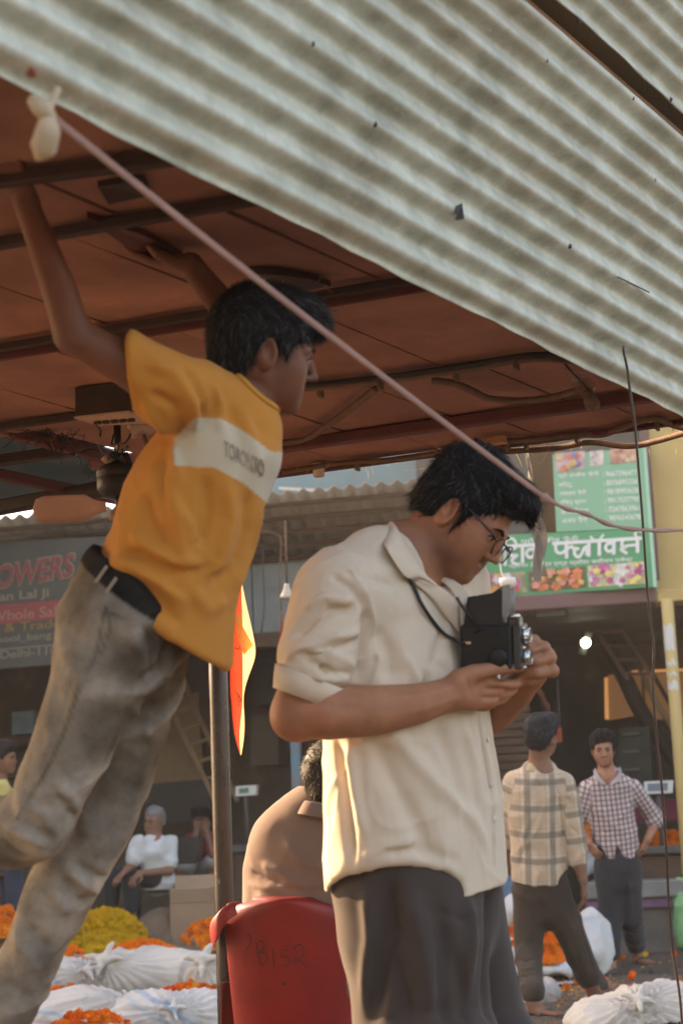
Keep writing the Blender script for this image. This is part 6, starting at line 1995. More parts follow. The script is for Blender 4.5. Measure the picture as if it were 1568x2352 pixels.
# ---------------------------------------------------------------- red moulded chair
M_red = pm('red_plastic', (.25, .012, .013), rough=.46, var=.22, scale=9, bump=.10, bscale=70, second=(.15, .010, .010), sec_lo=.56, sec_hi=.78, sec_scale=5, trans=.12, spec=.5)
chair = thing('plastic_chair', 'red moulded plastic chair marked B152 seen from behind', 'chair', onz(650, 2500, .0) * np.array([0, 0, 0]) + np.array([s_(680, 2300)[0], 4.75, 0]))
ZH = 4.42
def h_(x, y, dz=0.0): return P(x, y, ZH + dz)
ys_ = [2352 + 420, 2600, 2450, 2352, 2280, 2220, 2170, 2140, 2118, 2100, 2086, 2076, 2071]
xl = [585, 566, 549, 539, 531, 525, 520, 518, 519, 523, 534, 552, 580]
xr = [795, 797, 803, 809, 813, 816, 818, 815, 809, 800, 788, 765, 735]
G = []
for y, a, c_ in zip(ys_, xl, xr):
    row = []
    lean = -.045 * (2100 - y) / 250.0 * -1
    for t in np.linspace(0, 1, 15):
        u = 2 * t - 1
        row.append(h_(a + (c_ - a) * t, y, .055 * u * u + .02 * abs(u) ** 5 - lean * .55))
    G.append(row)
top_row = G[-1]
for k, (dy, dz) in enumerate(((-3, .008), (-4, .020), (-2, .032), (4, .040), (12, .042))):
    G.append([p + _U * (-dy / 850.0) + _F * dz for p in top_row])
mb = MB(); mb.grid(G); back = mb.build('backrest', M_red, chair, True)
md = back.modifiers.new('t', 'SOLIDIFY'); md.thickness = .004; md.offset = -1
sb = back.modifiers.new('s', 'SUBSURF'); sb.levels = 1; sb.render_levels = 2
# rolled side wings that run forward into the arms
def wing(sg, xs):
    pts = [(xs[0], 2076, .03), (xs[1], 2080, .02), (xs[2], 2100, .03), (xs[3], 2112, .09), (xs[3] + sg * 1, 2122, .20), (xs[3] + sg * 1, 2122, .36), (xs[3], 2126, .50)]
    q = spline([h_(*p) for p in pts], 6)
    rows = []
    for i, p in enumerate(q):
        t = i / (len(q) - 1)
        d = unit(q[min(i + 1, len(q) - 1)] - q[max(i - 1, 0)])
        outv = unit(np.cross(d, UP)) * sg if abs(d @ UP) < .9 else _R * sg
        w = .016 + .022 * min(1, t * 2.5)
        rows.append([p - UP * 0 - _R * sg * .012, p + UP * .004, p + _R * sg * w * .35 + UP * .002, p + _R * sg * w * .55 - UP * w * .35, p + _R * sg * w * .5 - UP * w * 1.1, p + _R * sg * w * .25 - UP * w * 1.7])
    mb = MB(); mb.grid(rows); o = mb.build('arm', M_red, chair, True)
    md = o.modifiers.new('t', 'SOLIDIFY'); md.thickness = .004
    o.modifiers.new('s', 'SUBSURF').render_levels = 2
wing(-1, (550, 526, 508, 499)); wing(1, (770, 800, 822, 836))
cx = s_(680, 2300)[0]
rows = []
for y in np.linspace(4.46, 4.92, 7):
    rows.append([np.array([cx + u * .21, y, .43 - .012 * math.cos(u * 2) + (.015 if y < 4.5 else 0) - (.03 * max(0, y - 4.86) / .06)]) for u in np.linspace(-1, 1, 9)])
mb = MB(); mb.grid(rows); o = mb.build('seat', M_red, chair, True); o.modifiers.new('t', 'SOLIDIFY').thickness = .006
for sx in (-1, 1):
    for (y0, y1, zt_) in ((4.47, 4.40, .44), (4.90, 4.95, .60)):
        rows = []
        for t in np.linspace(0, 1, 5):
            c_ = np.array([cx + sx * (.205 + .03 * t), y0 + (y1 - y0) * t, zt_ * (1 - t) + .0 * t])
            rows.append([c_ + np.array([-sx * .035, (.0), 0]), c_ + np.array([0, -.012 if y0 < 4.6 else .012, 0]), c_ + np.array([.004 * sx, .03 if y0 < 4.6 else -.03, 0])])
        mb = MB(); mb.grid(rows); o = mb.build('leg', M_red, chair, True); o.modifiers.new('t', 'SOLIDIFY').thickness = .006
# the marker writing on the back: B 152
bm = MB(); me_ = None
gb = np.array([p for r in G for p in r]); 
class HitG:
    def __init__(s, pts): s.p = np.asarray(pts); s.x, s.y, s.z = to_px(s.p)
    def __call__(s, x, y, lift=.0):
        d = (s.x - x) ** 2 + (s.y - y) ** 2
        i = np.argsort(d)[:4]; w = 1 / (d[i] + 1)
        return P(x, y, (s.z[i] * w).sum() / w.sum() - .006 - lift)
HC = HitG(np.array(G[:13]).reshape(-1, 3))
M_ink = pm('marker_ink', (.06, .012, .012), rough=.6, var=.1, bump=0)
strokes = [[(589, 2166), (592, 2190), (599, 2218)], [(588, 2168), (600, 2162), (607, 2170), (602, 2184), (594, 2188), (606, 2188), (613, 2198), (608, 2212), (598, 2216)],
           [(626, 2180), (628, 2200), (629, 2221)], [(664, 2180), (648, 2184), (646, 2198), (656, 2196), (664, 2204), (660, 2216), (648, 2220)],
           [(675, 2182), (680, 2172), (692, 2170), (698, 2182), (694, 2196), (682, 2210), (675, 2208), (680, 2202), (694, 2212), (708, 2224)],
           [(566, 2150), (572, 2146), (576, 2160), (570, 2176), (562, 2180)], [(562, 2160), (568, 2164)], [(648, 2252), (650, 2262), (656, 2256), (654, 2264)]]
for st_ in strokes:
    mb = MB(); mb.tube([HC(x, y) for x, y in spline(np.array(st_, float), 5)], .0014, 5)
    mb.build('marker_stroke', M_ink, chair)

# ---------------------------------------------------------------- standing man in the tan plaid shirt, from behind
ZQ = 9.78
def k_(x, y, dz=0.0): return P(x, y, ZQ + dz)
KS = SDF()
khc = k_(1243, 1693, 0); kX = unit(_F * .80 + _R * .58); kZ = unit(_U + _R * .02)
kT, _b = head(KS, khc, kX, kZ, 1.0, k=.012)
KS.loft([kT(-.03, 0, -.05), k_(1238, 1765, .0)], [.055, .062], k=.03)
KS.loft([k_(1237, 1785, 0), k_(1236, 1850, 0), k_(1240, 1960, .0), k_(1244, 2040, .0)], [.11, .13, .12, .12], [.09, .11, .10, .11], xdir=_R, k=.05)
kfL = onz(1226, 2338, .0) + UP * .085; kfR = onz(1388, 2296, .0) + UP * .085
KS.loft([k_(1292, 1806, .0), k_(1312, 1880, -.02), k_(1325, 1960, -.05), k_(1331, 1990, -.06)], [.040, .036, .038, .036], k=.03)
wK = k_(1338, 2022, -.08)
KS.loft([k_(1327, 1970, -.055), wK], [.037, .028], k=.02)
hand(KS, wK, unit(-_U + _R * .12), unit(_R * .9 - _F * .4), side=1, curl=.3, thumb=.4)
KS.loft([k_(1182, 1800, .02), k_(1167, 1890, .09), k_(1170, 1985, .22)], [.038, .034, .030], k=.03)
hand(KS, k_(1170, 1985, .22), _F - _U * .5, _R * -1, side=-1, curl=.4)
KS.loft([k_(1218, 2040, .0), k_(1212, 2180, -.06), kfL], [.085, .055, .036], k=.04)
KS.loft([k_(1270, 2040, .02), k_(1332, 2190, -.02), k_(1366, 2290, .05), kfR], [.085, .055, .040, .036], k=.04)
foot(KS, kfL, (.75, -.55, 0)); foot(KS, kfR, (.97, -.1, 0))
v, q = KS.mesh(.0075, 1)
plaid = put('person', qmesh('person', v, q, skin_col(v, (.22, .10, .06))), M_skin)
tag(plaid, 'standing man with his back turned in large tan and grey plaid shirt and brown trousers', 'person')
M_hair2 = pm('greying_hair', (.030, .030, .031), rough=.75, var=.5, scale=45, bump=.5, bscale=120, spec=.15, bdist=.006)
simple_hair('hair', khc, kX, kZ, 1.02, plaid, M_hair2, .008, 81, wob=.008, wf=55, strandn=1500, nape=-.07)
M_plaid = check_cloth('tan_plaid', (.56, .45, .34), [(0, .150, .050, .087, (.50, .36, .24), .55), (1, .150, .045, .125, (.52, .38, .25), .5), (0, .150, .008, .055, (.34, .25, .17), .5), (1, .150, .006, .09, (.34, .25, .17), .4), (0, .150, .036, .012, (.15, .13, .105), .62), (1, .150, .034, .05, (.15, .13, .105), .62)])
PS = SDF()
PS.loft([k_(1238, 1768, .0), k_(1236, 1800, 0), k_(1235, 1870, 0), k_(1237, 1950, .0), k_(1241, 2050, .0)], [.105, .172, .172, .160, .172], [.07, .115, .130, .125, .140], xdir=_R, k=.045)
PS.loft([k_(1296, 1800, .0), k_(1312, 1870, -.02), k_(1322, 1935, -.045), k_(1327, 1972, -.055)], [.064, .064, .060, .058], k=.03)
PS.loft([k_(1178, 1795, .02), k_(1166, 1880, .08), k_(1166, 1930, .13)], [.062, .058, .052], k=.03)
PS.half(k_(1240, 2026, 0), -_U * 1 - _R * .03)
PS.ell(k_(1308, 2050, 0), (.09, .3, .125), k=.02, op='s')
PS.loft([k_(1240, 1980, 0), k_(1241, 2060, 0)], [.15, .16], [.115, .128], xdir=_R, k=.004, op='s')
hv, hq = PS.mesh(.0085, 2)
uvw = limb_uv(hv, [(k_(1238, 1780, 0), k_(1241, 2040, 0), .14, 'torso'), (k_(1300, 1800, 0), k_(1327, 1972, -.05), .055, 'arm'), (k_(1176, 1795, .02), k_(1166, 1930, .13), .055, 'arm')], _R)
HH = Hit(hv, vnormals(hv, hq))
hv = crinkle(hv, hq, 13, .010, 83)
hv = folds(hv, hq, HH, [([(1205, 1830), (1215, 1880), (1195, 1950)], .016, .012), ([(1255, 1830), (1235, 1900), (1205, 1950)], .014, .012), ([(1280, 1850), (1265, 1930), (1280, 2000)], .014, -.012), ([(1180, 1900), (1200, 1950), (1190, 2000)], .014, -.012), ([(1225, 1960), (1240, 2000), (1230, 2020)], .012, .010), ([(1180, 1795), (1236, 1806), (1296, 1795)], .007, -.007), ([(1300, 1830), (1312, 1850)], .01, -.008), ([(1308, 1900), (1328, 1915)], .009, -.009), ([(1276, 1800), (1290, 1870), (1296, 1950)], .009, -.016)])
put('shirt', qmesh('shirt', hv, hq, uvw=uvw), M_plaid, plaid)
sheet_part('collar', [k_(1212, 1752, .05), k_(1215, 1748, -.03), k_(1237, 1755, -.06), k_(1262, 1756, -.03), k_(1268, 1762, .04)], [k_(1204, 1768, .05), k_(1208, 1770, -.06), k_(1238, 1780, -.09), k_(1268, 1778, -.06), k_(1278, 1780, .04)], cloth_mat('tan_collar', (.42, .33, .22), .05), plaid)
M_browntr = cloth_mat('brown_trouser', (.052, .038, .027), 0, var=.12, scale=4)
PT = SDF()
PT.loft([k_(1240, 1985, 0), k_(1243, 2050, 0), k_(1243, 2090, 0)], [.150, .158, .15], [.115, .13, .12], xdir=_R, k=.03)
PT.loft([k_(1215, 2050, .0), k_(1212, 2180, -.06), kfL * .45 + k_(1212, 2180, -.06) * .55, kfL + UP * .03], [.098, .082, .074, .062], k=.03)
PT.loft([k_(1270, 2050, .02), k_(1325, 2180, -.02), k_(1366, 2290, .05) * .5 + k_(1332, 2190, -.02) * .5, k_(1366, 2290, .05) * .6 + kfR * .4 + UP * .02], [.100, .082, .072, .060], k=.03)
PT.half((0, 0, .085), (0, 0, -1), k=.01)
hv, hq = PT.mesh(.010, 2)
HH = Hit(hv, vnormals(hv, hq))
hv = crinkle(hv, hq, 15, .012, 85, _U * .3 + _R, 2.0)
hv = folds(hv, hq, HH, [([(1180, 2200), (1205, 2208), (1230, 2202)], .008, -.010), ([(1182, 2220), (1206, 2226), (1232, 2220)], .008, .010), ([(1184, 2240), (1208, 2244), (1234, 2238)], .008, -.010), ([(1190, 2262), (1212, 2266)], .008, .009), ([(1300, 2100), (1330, 2180), (1350, 2250)], .012, .010), ([(1320, 2090), (1345, 2170), (1365, 2240)], .010, -.010), ([(1251, 2092), (1230, 2060), (1200, 2050)], .012, -.008)])
put('trousers', qmesh('trousers', hv, hq), M_browntr, plaid)
M_slip = pm('grey_rubber', (.10, .095, .085), rough=.7, var=.2, scale=20, bump=.2)
slipper(plaid, kfL, (.75, -.55, 0), 1.0, M_slip); slipper(plaid, kfR, (.97, -.1, 0), 1.0, pm('teal_rubber', (.06, .14, .14), rough=.6))

# ---------------------------------------------------------------- man in the small check shirt facing us, hands on hips
ZC = 12.45
def c_(x, y, dz=0.0): return P(x, y, ZC + dz)
CS = SDF()
chc = c_(1384, 1722, 0); cX = unit(-_F * .97 - _R * .12 + _U * .02); cZ = unit(_U + _R * -.05)
cT, _b = head(CS, chc, cX, cZ, 1.0)
CS.loft([cT(-.03, 0, -.05), c_(1394, 1775, 0)], [.054, .062], k=.03)
CS.loft([c_(1397, 1795, 0), c_(1400, 1850, 0), c_(1412, 1930, 0), c_(1418, 1970, 0)], [.11, .13, .12, .12], [.09, .11, .10, .10], xdir=_R, k=.05)
eA, wA = c_(1325, 1888, .03), c_(1352, 1938, -.08)
CS.loft([c_(1348, 1816, 0), eA], [.038, .038], k=.03); CS.loft([eA, wA], [.040, .028], k=.02)
hand(CS, wA, unit(-_U * .8 + _R * .6), unit(-_R * .5 - _F * .5), side=-1, curl=.35, thumb=.4)
eB, wB = c_(1507, 1882, .05), c_(1486, 1928, -.06)
CS.loft([c_(1452, 1812, 0), eB], [.038, .038], k=.03); CS.loft([eB, wB], [.040, .028], k=.02)
hand(CS, wB, unit(-_U * .8 - _R * .35), unit(_R * .6 - _F * .5), side=1, curl=.3, thumb=.4)
cfL = onz(1404, 2232, 0) + UP * .085; cfR = onz(1463, 2214, 0) + UP * .085
CS.loft([c_(1395, 1985, 0), c_(1402, 2110, -.03), cfL], [.08, .054, .036], k=.04)
CS.loft([c_(1438, 1985, 0), c_(1450, 2110, .0), cfR], [.08, .054, .036], k=.04)
foot(CS, cfL, (-.45, -.9, 0)); foot(CS, cfR, (.35, -.93, 0))
v, q = CS.mesh(.0075, 1)
chk = put('person', qmesh('person', v, q, skin_col(v, (.36, .17, .10), lips=(.26, .09, .07), stubble=.25, hc=chc, X=cX, Zu=cZ)), M_skin)
tag(chk, 'man facing us in pink and navy check shirt with hands on his hips', 'person')
simple_hair('hair', chc, cX, cZ, 1.0, chk, pm('dark_brown_hair', (.028, .022, .021), rough=.8, var=.5, scale=45, bump=.5, bscale=120, spec=.12, bdist=.006), .007, 91, wob=.013, wf=48, strandn=2200, top=.052, face=.0, quiff=(.03, .112))
face_bits(chk, chc, cX, cZ, 1.0, .0038)
M_check = check_cloth('pink_check', (.62, .47, .43), [(0, .037, .0105, 0, (.055, .06, .085), .85), (1, .037, .0095, 0, (.06, .065, .09), .75)])
PS = SDF()
PS.loft([c_(1396, 1780, 0), c_(1398, 1808, 0), c_(1402, 1870, 0), c_(1412, 1920, 0), c_(1419, 1990, 0)], [.10, .178, .178, .162, .178], [.07, .115, .135, .125, .135], xdir=_R, k=.045)
PS.loft([c_(1346, 1815, 0), c_(1334, 1850, .02), c_(1326, 1884, .03)], [.064, .062, .058], k=.03)
PS.loft([c_(1454, 1812, 0), c_(1482, 1850, .03), c_(1505, 1880, .05)], [.064, .062, .058], k=.03)
PS.loft([c_(1505, 1880, .05), c_(1501, 1888, .03)], [.056, .054], k=.02)
PS.half(c_(1418, 1966, 0), -_U)
PS.ell(c_(1362, 1980, 0), (.085, .3, .125), k=.02, op='s'); PS.ell(c_(1476, 1985, 0), (.085, .3, .125), k=.02, op='s')
PS.ell(c_(1420, 1978, -.14), (.022, .1, .10), k=.01, op='s')
PS.loft([c_(1416, 1940, 0), c_(1419, 2000, 0)], [.150, .162], [.11, .122], xdir=_R, k=.004, op='s')
PS.loft([c_(1392, 1770, -.03), c_(1396, 1800, -.12)], [.058, .022], k=.008, op='s')
hv, hq = PS.mesh(.0085, 2)
uvw = limb_uv(hv, [(c_(1397, 1790, 0), c_(1419, 1980, 0), .14, 'torso'), (c_(1344, 1812, 0), c_(1326, 1884, .03), .055, 'arm'), (c_(1456, 1810, 0), c_(1505, 1884, .05), .055, 'arm')], _R)
HH = Hit(hv, vnormals(hv, hq))
hv = crinkle(hv, hq, 14, .010, 93)
hv = folds(hv, hq, HH, [([(1398, 1800), (1408, 1870), (1420, 1960)], .007, -.008), ([(1350, 1830), (1375, 1860), (1400, 1865)], .012, .010), ([(1455, 1830), (1435, 1870), (1420, 1880)], .012, .010), ([(1370, 1900), (1390, 1915), (1410, 1905)], .010, -.009), ([(1460, 1890), (1440, 1915), (1425, 1930)], .010, -.009), ([(1356, 1820), (1362, 1860), (1366, 1890)], .010, -.016), ([(1450, 1830), (1456, 1870), (1458, 1900)], .010, -.016)])
put('shirt', qmesh('shirt', hv, hq, uvw=uvw), M_check, chk)
M_pinkcol = cloth_mat('pink_collar', (.40, .32, .31), .05)
for sg, xs in ((-1, [(1366, 1762), (1374, 1780), (1390, 1800)]), (1, [(1421, 1758), (1418, 1778), (1398, 1802)])):
    sheet_part('collar', [c_(xs[0][0], xs[0][1], .02), c_(xs[1][0], xs[1][1], -.08), c_(xs[2][0], xs[2][1], -.125)], [c_(xs[0][0] + sg * 5, xs[0][1] + 9, .0), c_(xs[1][0] + sg * 7, xs[1][1] + 12, -.115), c_(xs[2][0] + sg * 2, xs[2][1] + 4, -.14)], M_pinkcol, chk)
PT = SDF()
PT.loft([c_(1416, 1940, 0), c_(1417, 1990, 0), c_(1416, 2020, 0)], [.150, .160, .15], [.115, .13, .12], xdir=_R, k=.03)
PT.loft([c_(1392, 1990, 0), c_(1402, 2110, -.03), cfL * .5 + c_(1402, 2110, -.03) * .5, cfL + UP * .03], [.098, .084, .076, .064], k=.03)
PT.loft([c_(1441, 1990, .02), c_(1450, 2110, .0), cfR * .5 + c_(1450, 2110, .0) * .5, cfR + UP * .03], [.098, .084, .074, .062], k=.03)
PT.half((0, 0, .085), (0, 0, -1), k=.01)
hv, hq = PT.mesh(.010, 2)
HH = Hit(hv, vnormals(hv, hq))
hv = crinkle(hv, hq, 15, .012, 95, _U * .3 + _R, 2.0)
hv = folds(hv, hq, HH, [([(1380, 2170), (1402, 2182), (1424, 2174)], .009, .010), ([(1384, 2190), (1406, 2198), (1428, 2190)], .009, -.011), ([(1378, 2030), (1396, 2050)], .010, -.008), ([(1416, 2020), (1400, 2000), (1385, 1990)], .010, -.009), ([(1440, 2020), (1450, 2080), (1448, 2140)], .012, .008)])
put('trousers', qmesh('trousers', hv, hq), cloth_mat('slate_trouser', (.042, .041, .042), 0, var=.12, scale=4), chk)
slipper(chk, cfL, (-.45, -.9, 0), 1.0, M_slip); slipper(chk, cfR, (.35, -.93, 0), 1.0, M_slip)

# ---------------------------------------------------------------- people sitting by the left shops
def sitting(label, Z, headpx, facing, col_shirt, col_leg, skin, hips, knees, ankles, shoulders, elbows, wrists, hair, hs=1.0, vox=.011, handdir=None, hairbald=0.0, short=False):
    q_ = lambda t: P(t[0], t[1], Z + (t[2] if len(t) > 2 else 0))
    S = SDF()
    hc2 = q_(headpx); X2 = unit(facing); Z2 = unit(_U + X2 * -.05)
    T2, B2 = head(S, hc2, X2, Z2, hs)
    mid = (q_(shoulders[0]) + q_(shoulders[1])) / 2; hp = (q_(hips[0]) + q_(hips[1])) / 2
    S.loft([T2(-.03, 0, -.05), mid + UP * .03], [.052, .06], k=.03)
    ax2 = unit(q_(shoulders[1]) - q_(shoulders[0]))
    S.loft([mid - UP * .04, (mid + hp) / 2, hp], [.14, .14, .13], [.09, .10, .11], xdir=ax2, k=.05)
    for i in range(2):
        S.loft([q_(shoulders[i]), q_(elbows[i])], [.05, .04], k=.03); S.loft([q_(elbows[i]), q_(wrists[i])], [.04, .028], k=.02)
        hand(S, q_(wrists[i]), (handdir[i] if handdir is not None else unit(X2 - UP * .4)), UP, side=1 if i else -1, curl=.35)
        S.loft([q_(hips[i]), q_(knees[i])], [.07, .052], k=.04); S.loft([q_(knees[i]), q_(ankles[i])], [.05, .034], k=.03)
        foot(S, q_(ankles[i]), (X2[0], X2[1], 0))
    v, q = S.mesh(vox, 1)
    o = put('person', qmesh('person', v, q, skin_col(v, skin)), M_skin)
    tag(o, label, 'person')
    simple_hair('hair', hc2, X2, Z2, hs, o, hair, .011, int(headpx[0]) % 90, strandn=0, wob=.006, bald=hairbald)
    face_bits(o, hc2, X2, Z2, hs, .005)
    S = SDF()
    S.loft([mid + UP * .02, mid - UP * .07, (mid + hp) / 2, hp - UP * .04], [.10, .17, .17, .165], [.07, .115, .13, .14], xdir=ax2, k=.05)
    for i in range(2):
        e2 = q_(shoulders[i]) * .25 + q_(elbows[i]) * .75
        S.loft([q_(shoulders[i]), e2], [.07, .066], k=.04)
    hv, hq = S.mesh(.012, 2)
    hv = crinkle(hv, hq, 13, .014, 5)
    put('shirt', qmesh('shirt', hv, hq), col_shirt, o)
    S = SDF()
    for i in range(2):
        S.loft([q_(hips[i]), q_(knees[i])], [.10, .078], k=.04)
        if not short: S.loft([q_(knees[i]), q_(ankles[i]) * .85 + q_(knees[i]) * .15], [.076, .062], k=.03)
    hv, hq = S.mesh(.013, 2)
    hv = hv + vnormals(hv, hq) * (.007 * vnoise(hv, 14, 6))[:, None]
    put('trousers', qmesh('trousers', hv, hq), col_leg, o)
    return o
M_whitecl = cloth_mat('white_cotton', (.62, .62, .60), .05, var=.04)
M_navy = cloth_mat('dark_navy', (.03, .034, .042), 0)
M_redcl = cloth_mat('red_cotton', (.24, .04, .04), 0)
M_ltgrey = cloth_mat('pale_grey_cotton', (.36, .34, .32), 0)
M_yelcl = cloth_mat('yellow_cotton', (.55, .45, .16), .05)
sitting('grey haired man in a white shirt sitting on black chair by the left shops', 15.0, (354, 1886), unit(-_R * .5 - _F * .85), M_whitecl, M_navy, (.26, .12, .07),
        [(372, 2012, .1), (350, 2014, -.1)], [(300, 2008, -.15), (258, 2012, -.05)], [(302, 2098, -.22), (256, 2098, -.1)], [(318, 1936, -.15), (392, 1936, .05)], [(302, 1988, -.22), (390, 2000, -.12)], [(285, 2004, -.28), (320, 2006, -.30)], pm('grey_hair', (.17, .16, .15), rough=.6, var=.3, scale=40, bump=.4), hairbald=.004)
sitting('dark haired person in red vest resting the face on both hands beside the pole', 16.0, (462, 1886), unit(-_F * .9 - _R * .35 - _U * .2), M_redcl, M_ltgrey, (.20, .09, .055),
        [(470, 2000, .15), (448, 2000, .15)], [(490, 1978, -.22), (420, 1982, -.22)], [(492, 2080, -.2), (404, 2080, -.22)], [(494, 1928, .02), (440, 1928, .02)], [(490, 1962, -.25), (424, 1968, -.25)], [(474, 1912, -.16), (452, 1912, -.16)], M_hair, handdir=[_U, _U], short=True)
sitting('person in yellow shirt and dark blue trousers at the far left edge', 13.6, (10, 1742), unit(-_F * .3 + _R * .9), M_yelcl, cloth_mat('blue_denim', (.035, .05, .085), 0), (.25, .11, .065),
        [(-10, 1960, .1), (-20, 1965, -.1)], [(30, 1990, -.2), (20, 2000, .1)], [(36, 2110, -.2), (26, 2120, .1)], [(4, 1812, -.17), (-2, 1812, .17)], [(2, 1890, -.24), (0, 1890, .22)], [(26, 1960, -.26), (20, 1965, .2)], M_hair)
# black metal chair under the grey haired man
bc_ = thing('metal_chair', 'black metal chair under the grey haired man', 'chair', P(372, 2100, 15.1))
zf = .42
ctr = P(370, 2022, 15.02)
mb = MB(); mb.bbox(np.array([ctr[0], ctr[1], ctr[2] - .09]), (.22, 0, 0), (0, .22, 0), (0, 0, .015), .006); mb.build('seat', M_black, bc_)
for sx in (-1, 1):
    for sy in (-1, 1):
        mb = MB(); mb.tube([np.array([ctr[0] + sx * .2, ctr[1] + sy * .2, ctr[2] - .09]), np.array([ctr[0] + sx * .24, ctr[1] + sy * .24, zf])], .013, 8); mb.build('leg', M_black, bc_, True)
for sx in (-1, 1):
    mb = MB(); mb.tube(spline([np.array([ctr[0] + sx * .2 + .04, ctr[1] + .2, ctr[2] - .09]), np.array([ctr[0] + sx * .2 + .12, ctr[1] + .24, ctr[2] + .15]), np.array([ctr[0] + sx * .18 + .16, ctr[1] + .27, ctr[2] + .38])], 5), .012, 8); mb.build('back_post', M_black, bc_, True)
mb = MB(); mb.bbox(np.array([ctr[0] + .14, ctr[1] + .26, ctr[2] + .25]), (.17, 0, .0), (0, .012, 0), (.02, 0, .12), .004); mb.build('backrest', M_black, bc_)
# ================================================================ flowers, sacks and market clutter
def marigold_mesh(name, seed, mat, mat2):
    r = random.Random(seed)
    mb = MB()
    V, Fc = [], []
    R0 = .028
    mb.lathe((0, 0, 0), (0, 0, 1), [(0, -.010), (.012, -.008), (.019, .004), (.014, .017), (0, .021)], 7)
    for ring, (n, el, rad, L) in enumerate(((9, -.1, .017, .012), (8, .45, .016, .012), (6, .95, .012, .011), (3, 1.35, .006, .010))):
        for k in range(n):
            a = 2 * math.pi * (k + .5 * (ring % 2)) / n + r.uniform(-.12, .12)
            e = el + r.uniform(-.15, .15)
            d = np.array([math.cos(a) * math.cos(e), math.sin(a) * math.cos(e), math.sin(e)])
            t = np.array([-math.sin(a), math.cos(a), 0]); u = np.cross(d, t)
            c_ = d * rad + np.array([0, 0, .005])
            w = .0085 * r.uniform(.8, 1.2)
            tip = c_ + d * L * r.uniform(.8, 1.2)
            mb.add([c_ - t * w * .5, c_ + t * w * .5, tip + t * w + u * .003, tip - t * w - u * .003, tip + u * .004], [(0, 1, 2, 4), (0, 4, 3)])
    me = mesh(name, np.concatenate(mb.v), mb.f, False)
    me.materials.append(mat)
    return me
def flower_mat(name, c, dark):
    m = pm(name, c, rough=.8, var=.3, scale=45, bump=.0, trans=.1, spec=.15)
    nt = m.node_tree; b = nt.nodes['Principled BSDF']
    src = b.inputs['Base Color'].links[0].from_socket
    rn = nd(nt, 'ObjectInfo').outputs['Random']
    k = nd(nt, 'MapRange', i0=rn, i1=0.0, i2=1.0, i3=.75, i4=1.12).outputs[0]
    cc = nd(nt, 'CombineXYZ', X=k, Y=mth(nt, 'POWER', k, 1.4), Z=k).outputs[0]
    nt.links.new(mixc(nt, 1.0, src, cc, 'MULTIPLY'), b.inputs['Base Color'])
    return m
M_or = flower_mat('marigold_orange', (.85, .215, .010), .4)
M_or2 = flower_mat('marigold_deep_orange', (.78, .15, .010), .4)
M_ye = flower_mat('marigold_yellow', (.92, .55, .015), .4)
MG = [marigold_mesh('marigold', i, m, None) for i, m in enumerate((M_or, M_or, M_or2))]
MY = [marigold_mesh('yellow_marigold', 10 + i, M_ye, None) for i in range(2)]
fr = random.Random(77)
def euler_rand(o, tilt):
    o.rotation_euler = (fr.gauss(0, tilt), fr.gauss(0, tilt), fr.uniform(0, 6.28))
FL_LEFT = [292]
def heap(label, group, x, ytop, Z, rx, ry, h, kind='o', single=True, base=None, sp=.053, part=1.0, yel=.02, tilt_to=None, size=1.0):
    """dome of flowers: x, ytop picture position of its crest"""
    top_ = P(x, ytop, Z)
    c = np.array([top_[0], top_[1], top_[2] - h])
    pts = []
    n = int(max(rx, ry) / sp) + 2
    for i in range(-n, n + 1):
        for j in range(-n, n + 1):
            a = (i + .5 * (j % 2)) * sp + fr.gauss(0, sp * .16); b_ = j * sp * .87 + fr.gauss(0, sp * .16)
            r2 = (a / rx) ** 2 + (b_ / ry) ** 2
            if r2 > 1: continue
            z = h * (1 - r2) ** .6 + fr.gauss(0, .006)
            pts.append(c + np.array([a, b_, z]))
    if single and len(pts) <= FL_LEFT[0]:
        FL_LEFT[0] -= len(pts)
        for p in pts:
            me = fr.choice(MY) if (kind == 'y' or fr.random() < yel) else fr.choice(MG)
            o = put('marigold', me)
            o.location = p; euler_rand(o, .7); s = size * fr.uniform(.78, 1.05); o.scale = (s, s, s)
            tag(o, label, 'flower', group)
        # a dark bed of flowers under the top layer
        mb = MB()
        mb.grid([[c + np.array([rx * .95 * r_ * math.cos(t), ry * .95 * r_ * math.sin(t), h * (1 - (r_ * .97) ** 2) ** .6 - .046]) for t in np.linspace(0, 2 * math.pi, 20)] for r_ in np.linspace(0, 1, 6)])
        tag(mb.build('marigold_bed', M_ye if kind == 'y' else M_or2, None, True), 'packed flowers under ' + label.replace('marigold blossom', 'the blossoms'), 'flower bed', kind='stuff')
    else:
        mb = MB()
        for p in pts:
            for q_ in range(1):
                me = fr.choice(MG)
                n_ = len(me.vertices); co = np.empty(n_ * 3); me.vertices.foreach_get('co', co); co = co.reshape(-1, 3)
                ax = Matrix.Rotation(fr.gauss(0, .7), 3, 'X') @ Matrix.Rotation(fr.uniform(0, 6.28), 3, 'Z')
                co = co @ np.array(ax).T * size * fr.uniform(.85, 1.12) + p
                mb.add(co, [tuple(f.vertices) for f in me.polygons])
        mb.grid([[c + np.array([rx * .95 * r_ * math.cos(t), ry * .95 * r_ * math.sin(t), h * (1 - (r_ * .97) ** 2) ** .6 - .046]) for t in np.linspace(0, 2 * math.pi, 20)] for r_ in np.linspace(0, 1, 6)])
        tag(mb.build('marigold_heap', M_ye if kind == 'y' else M_or, None), label, 'flower heap', kind='stuff')
    return c
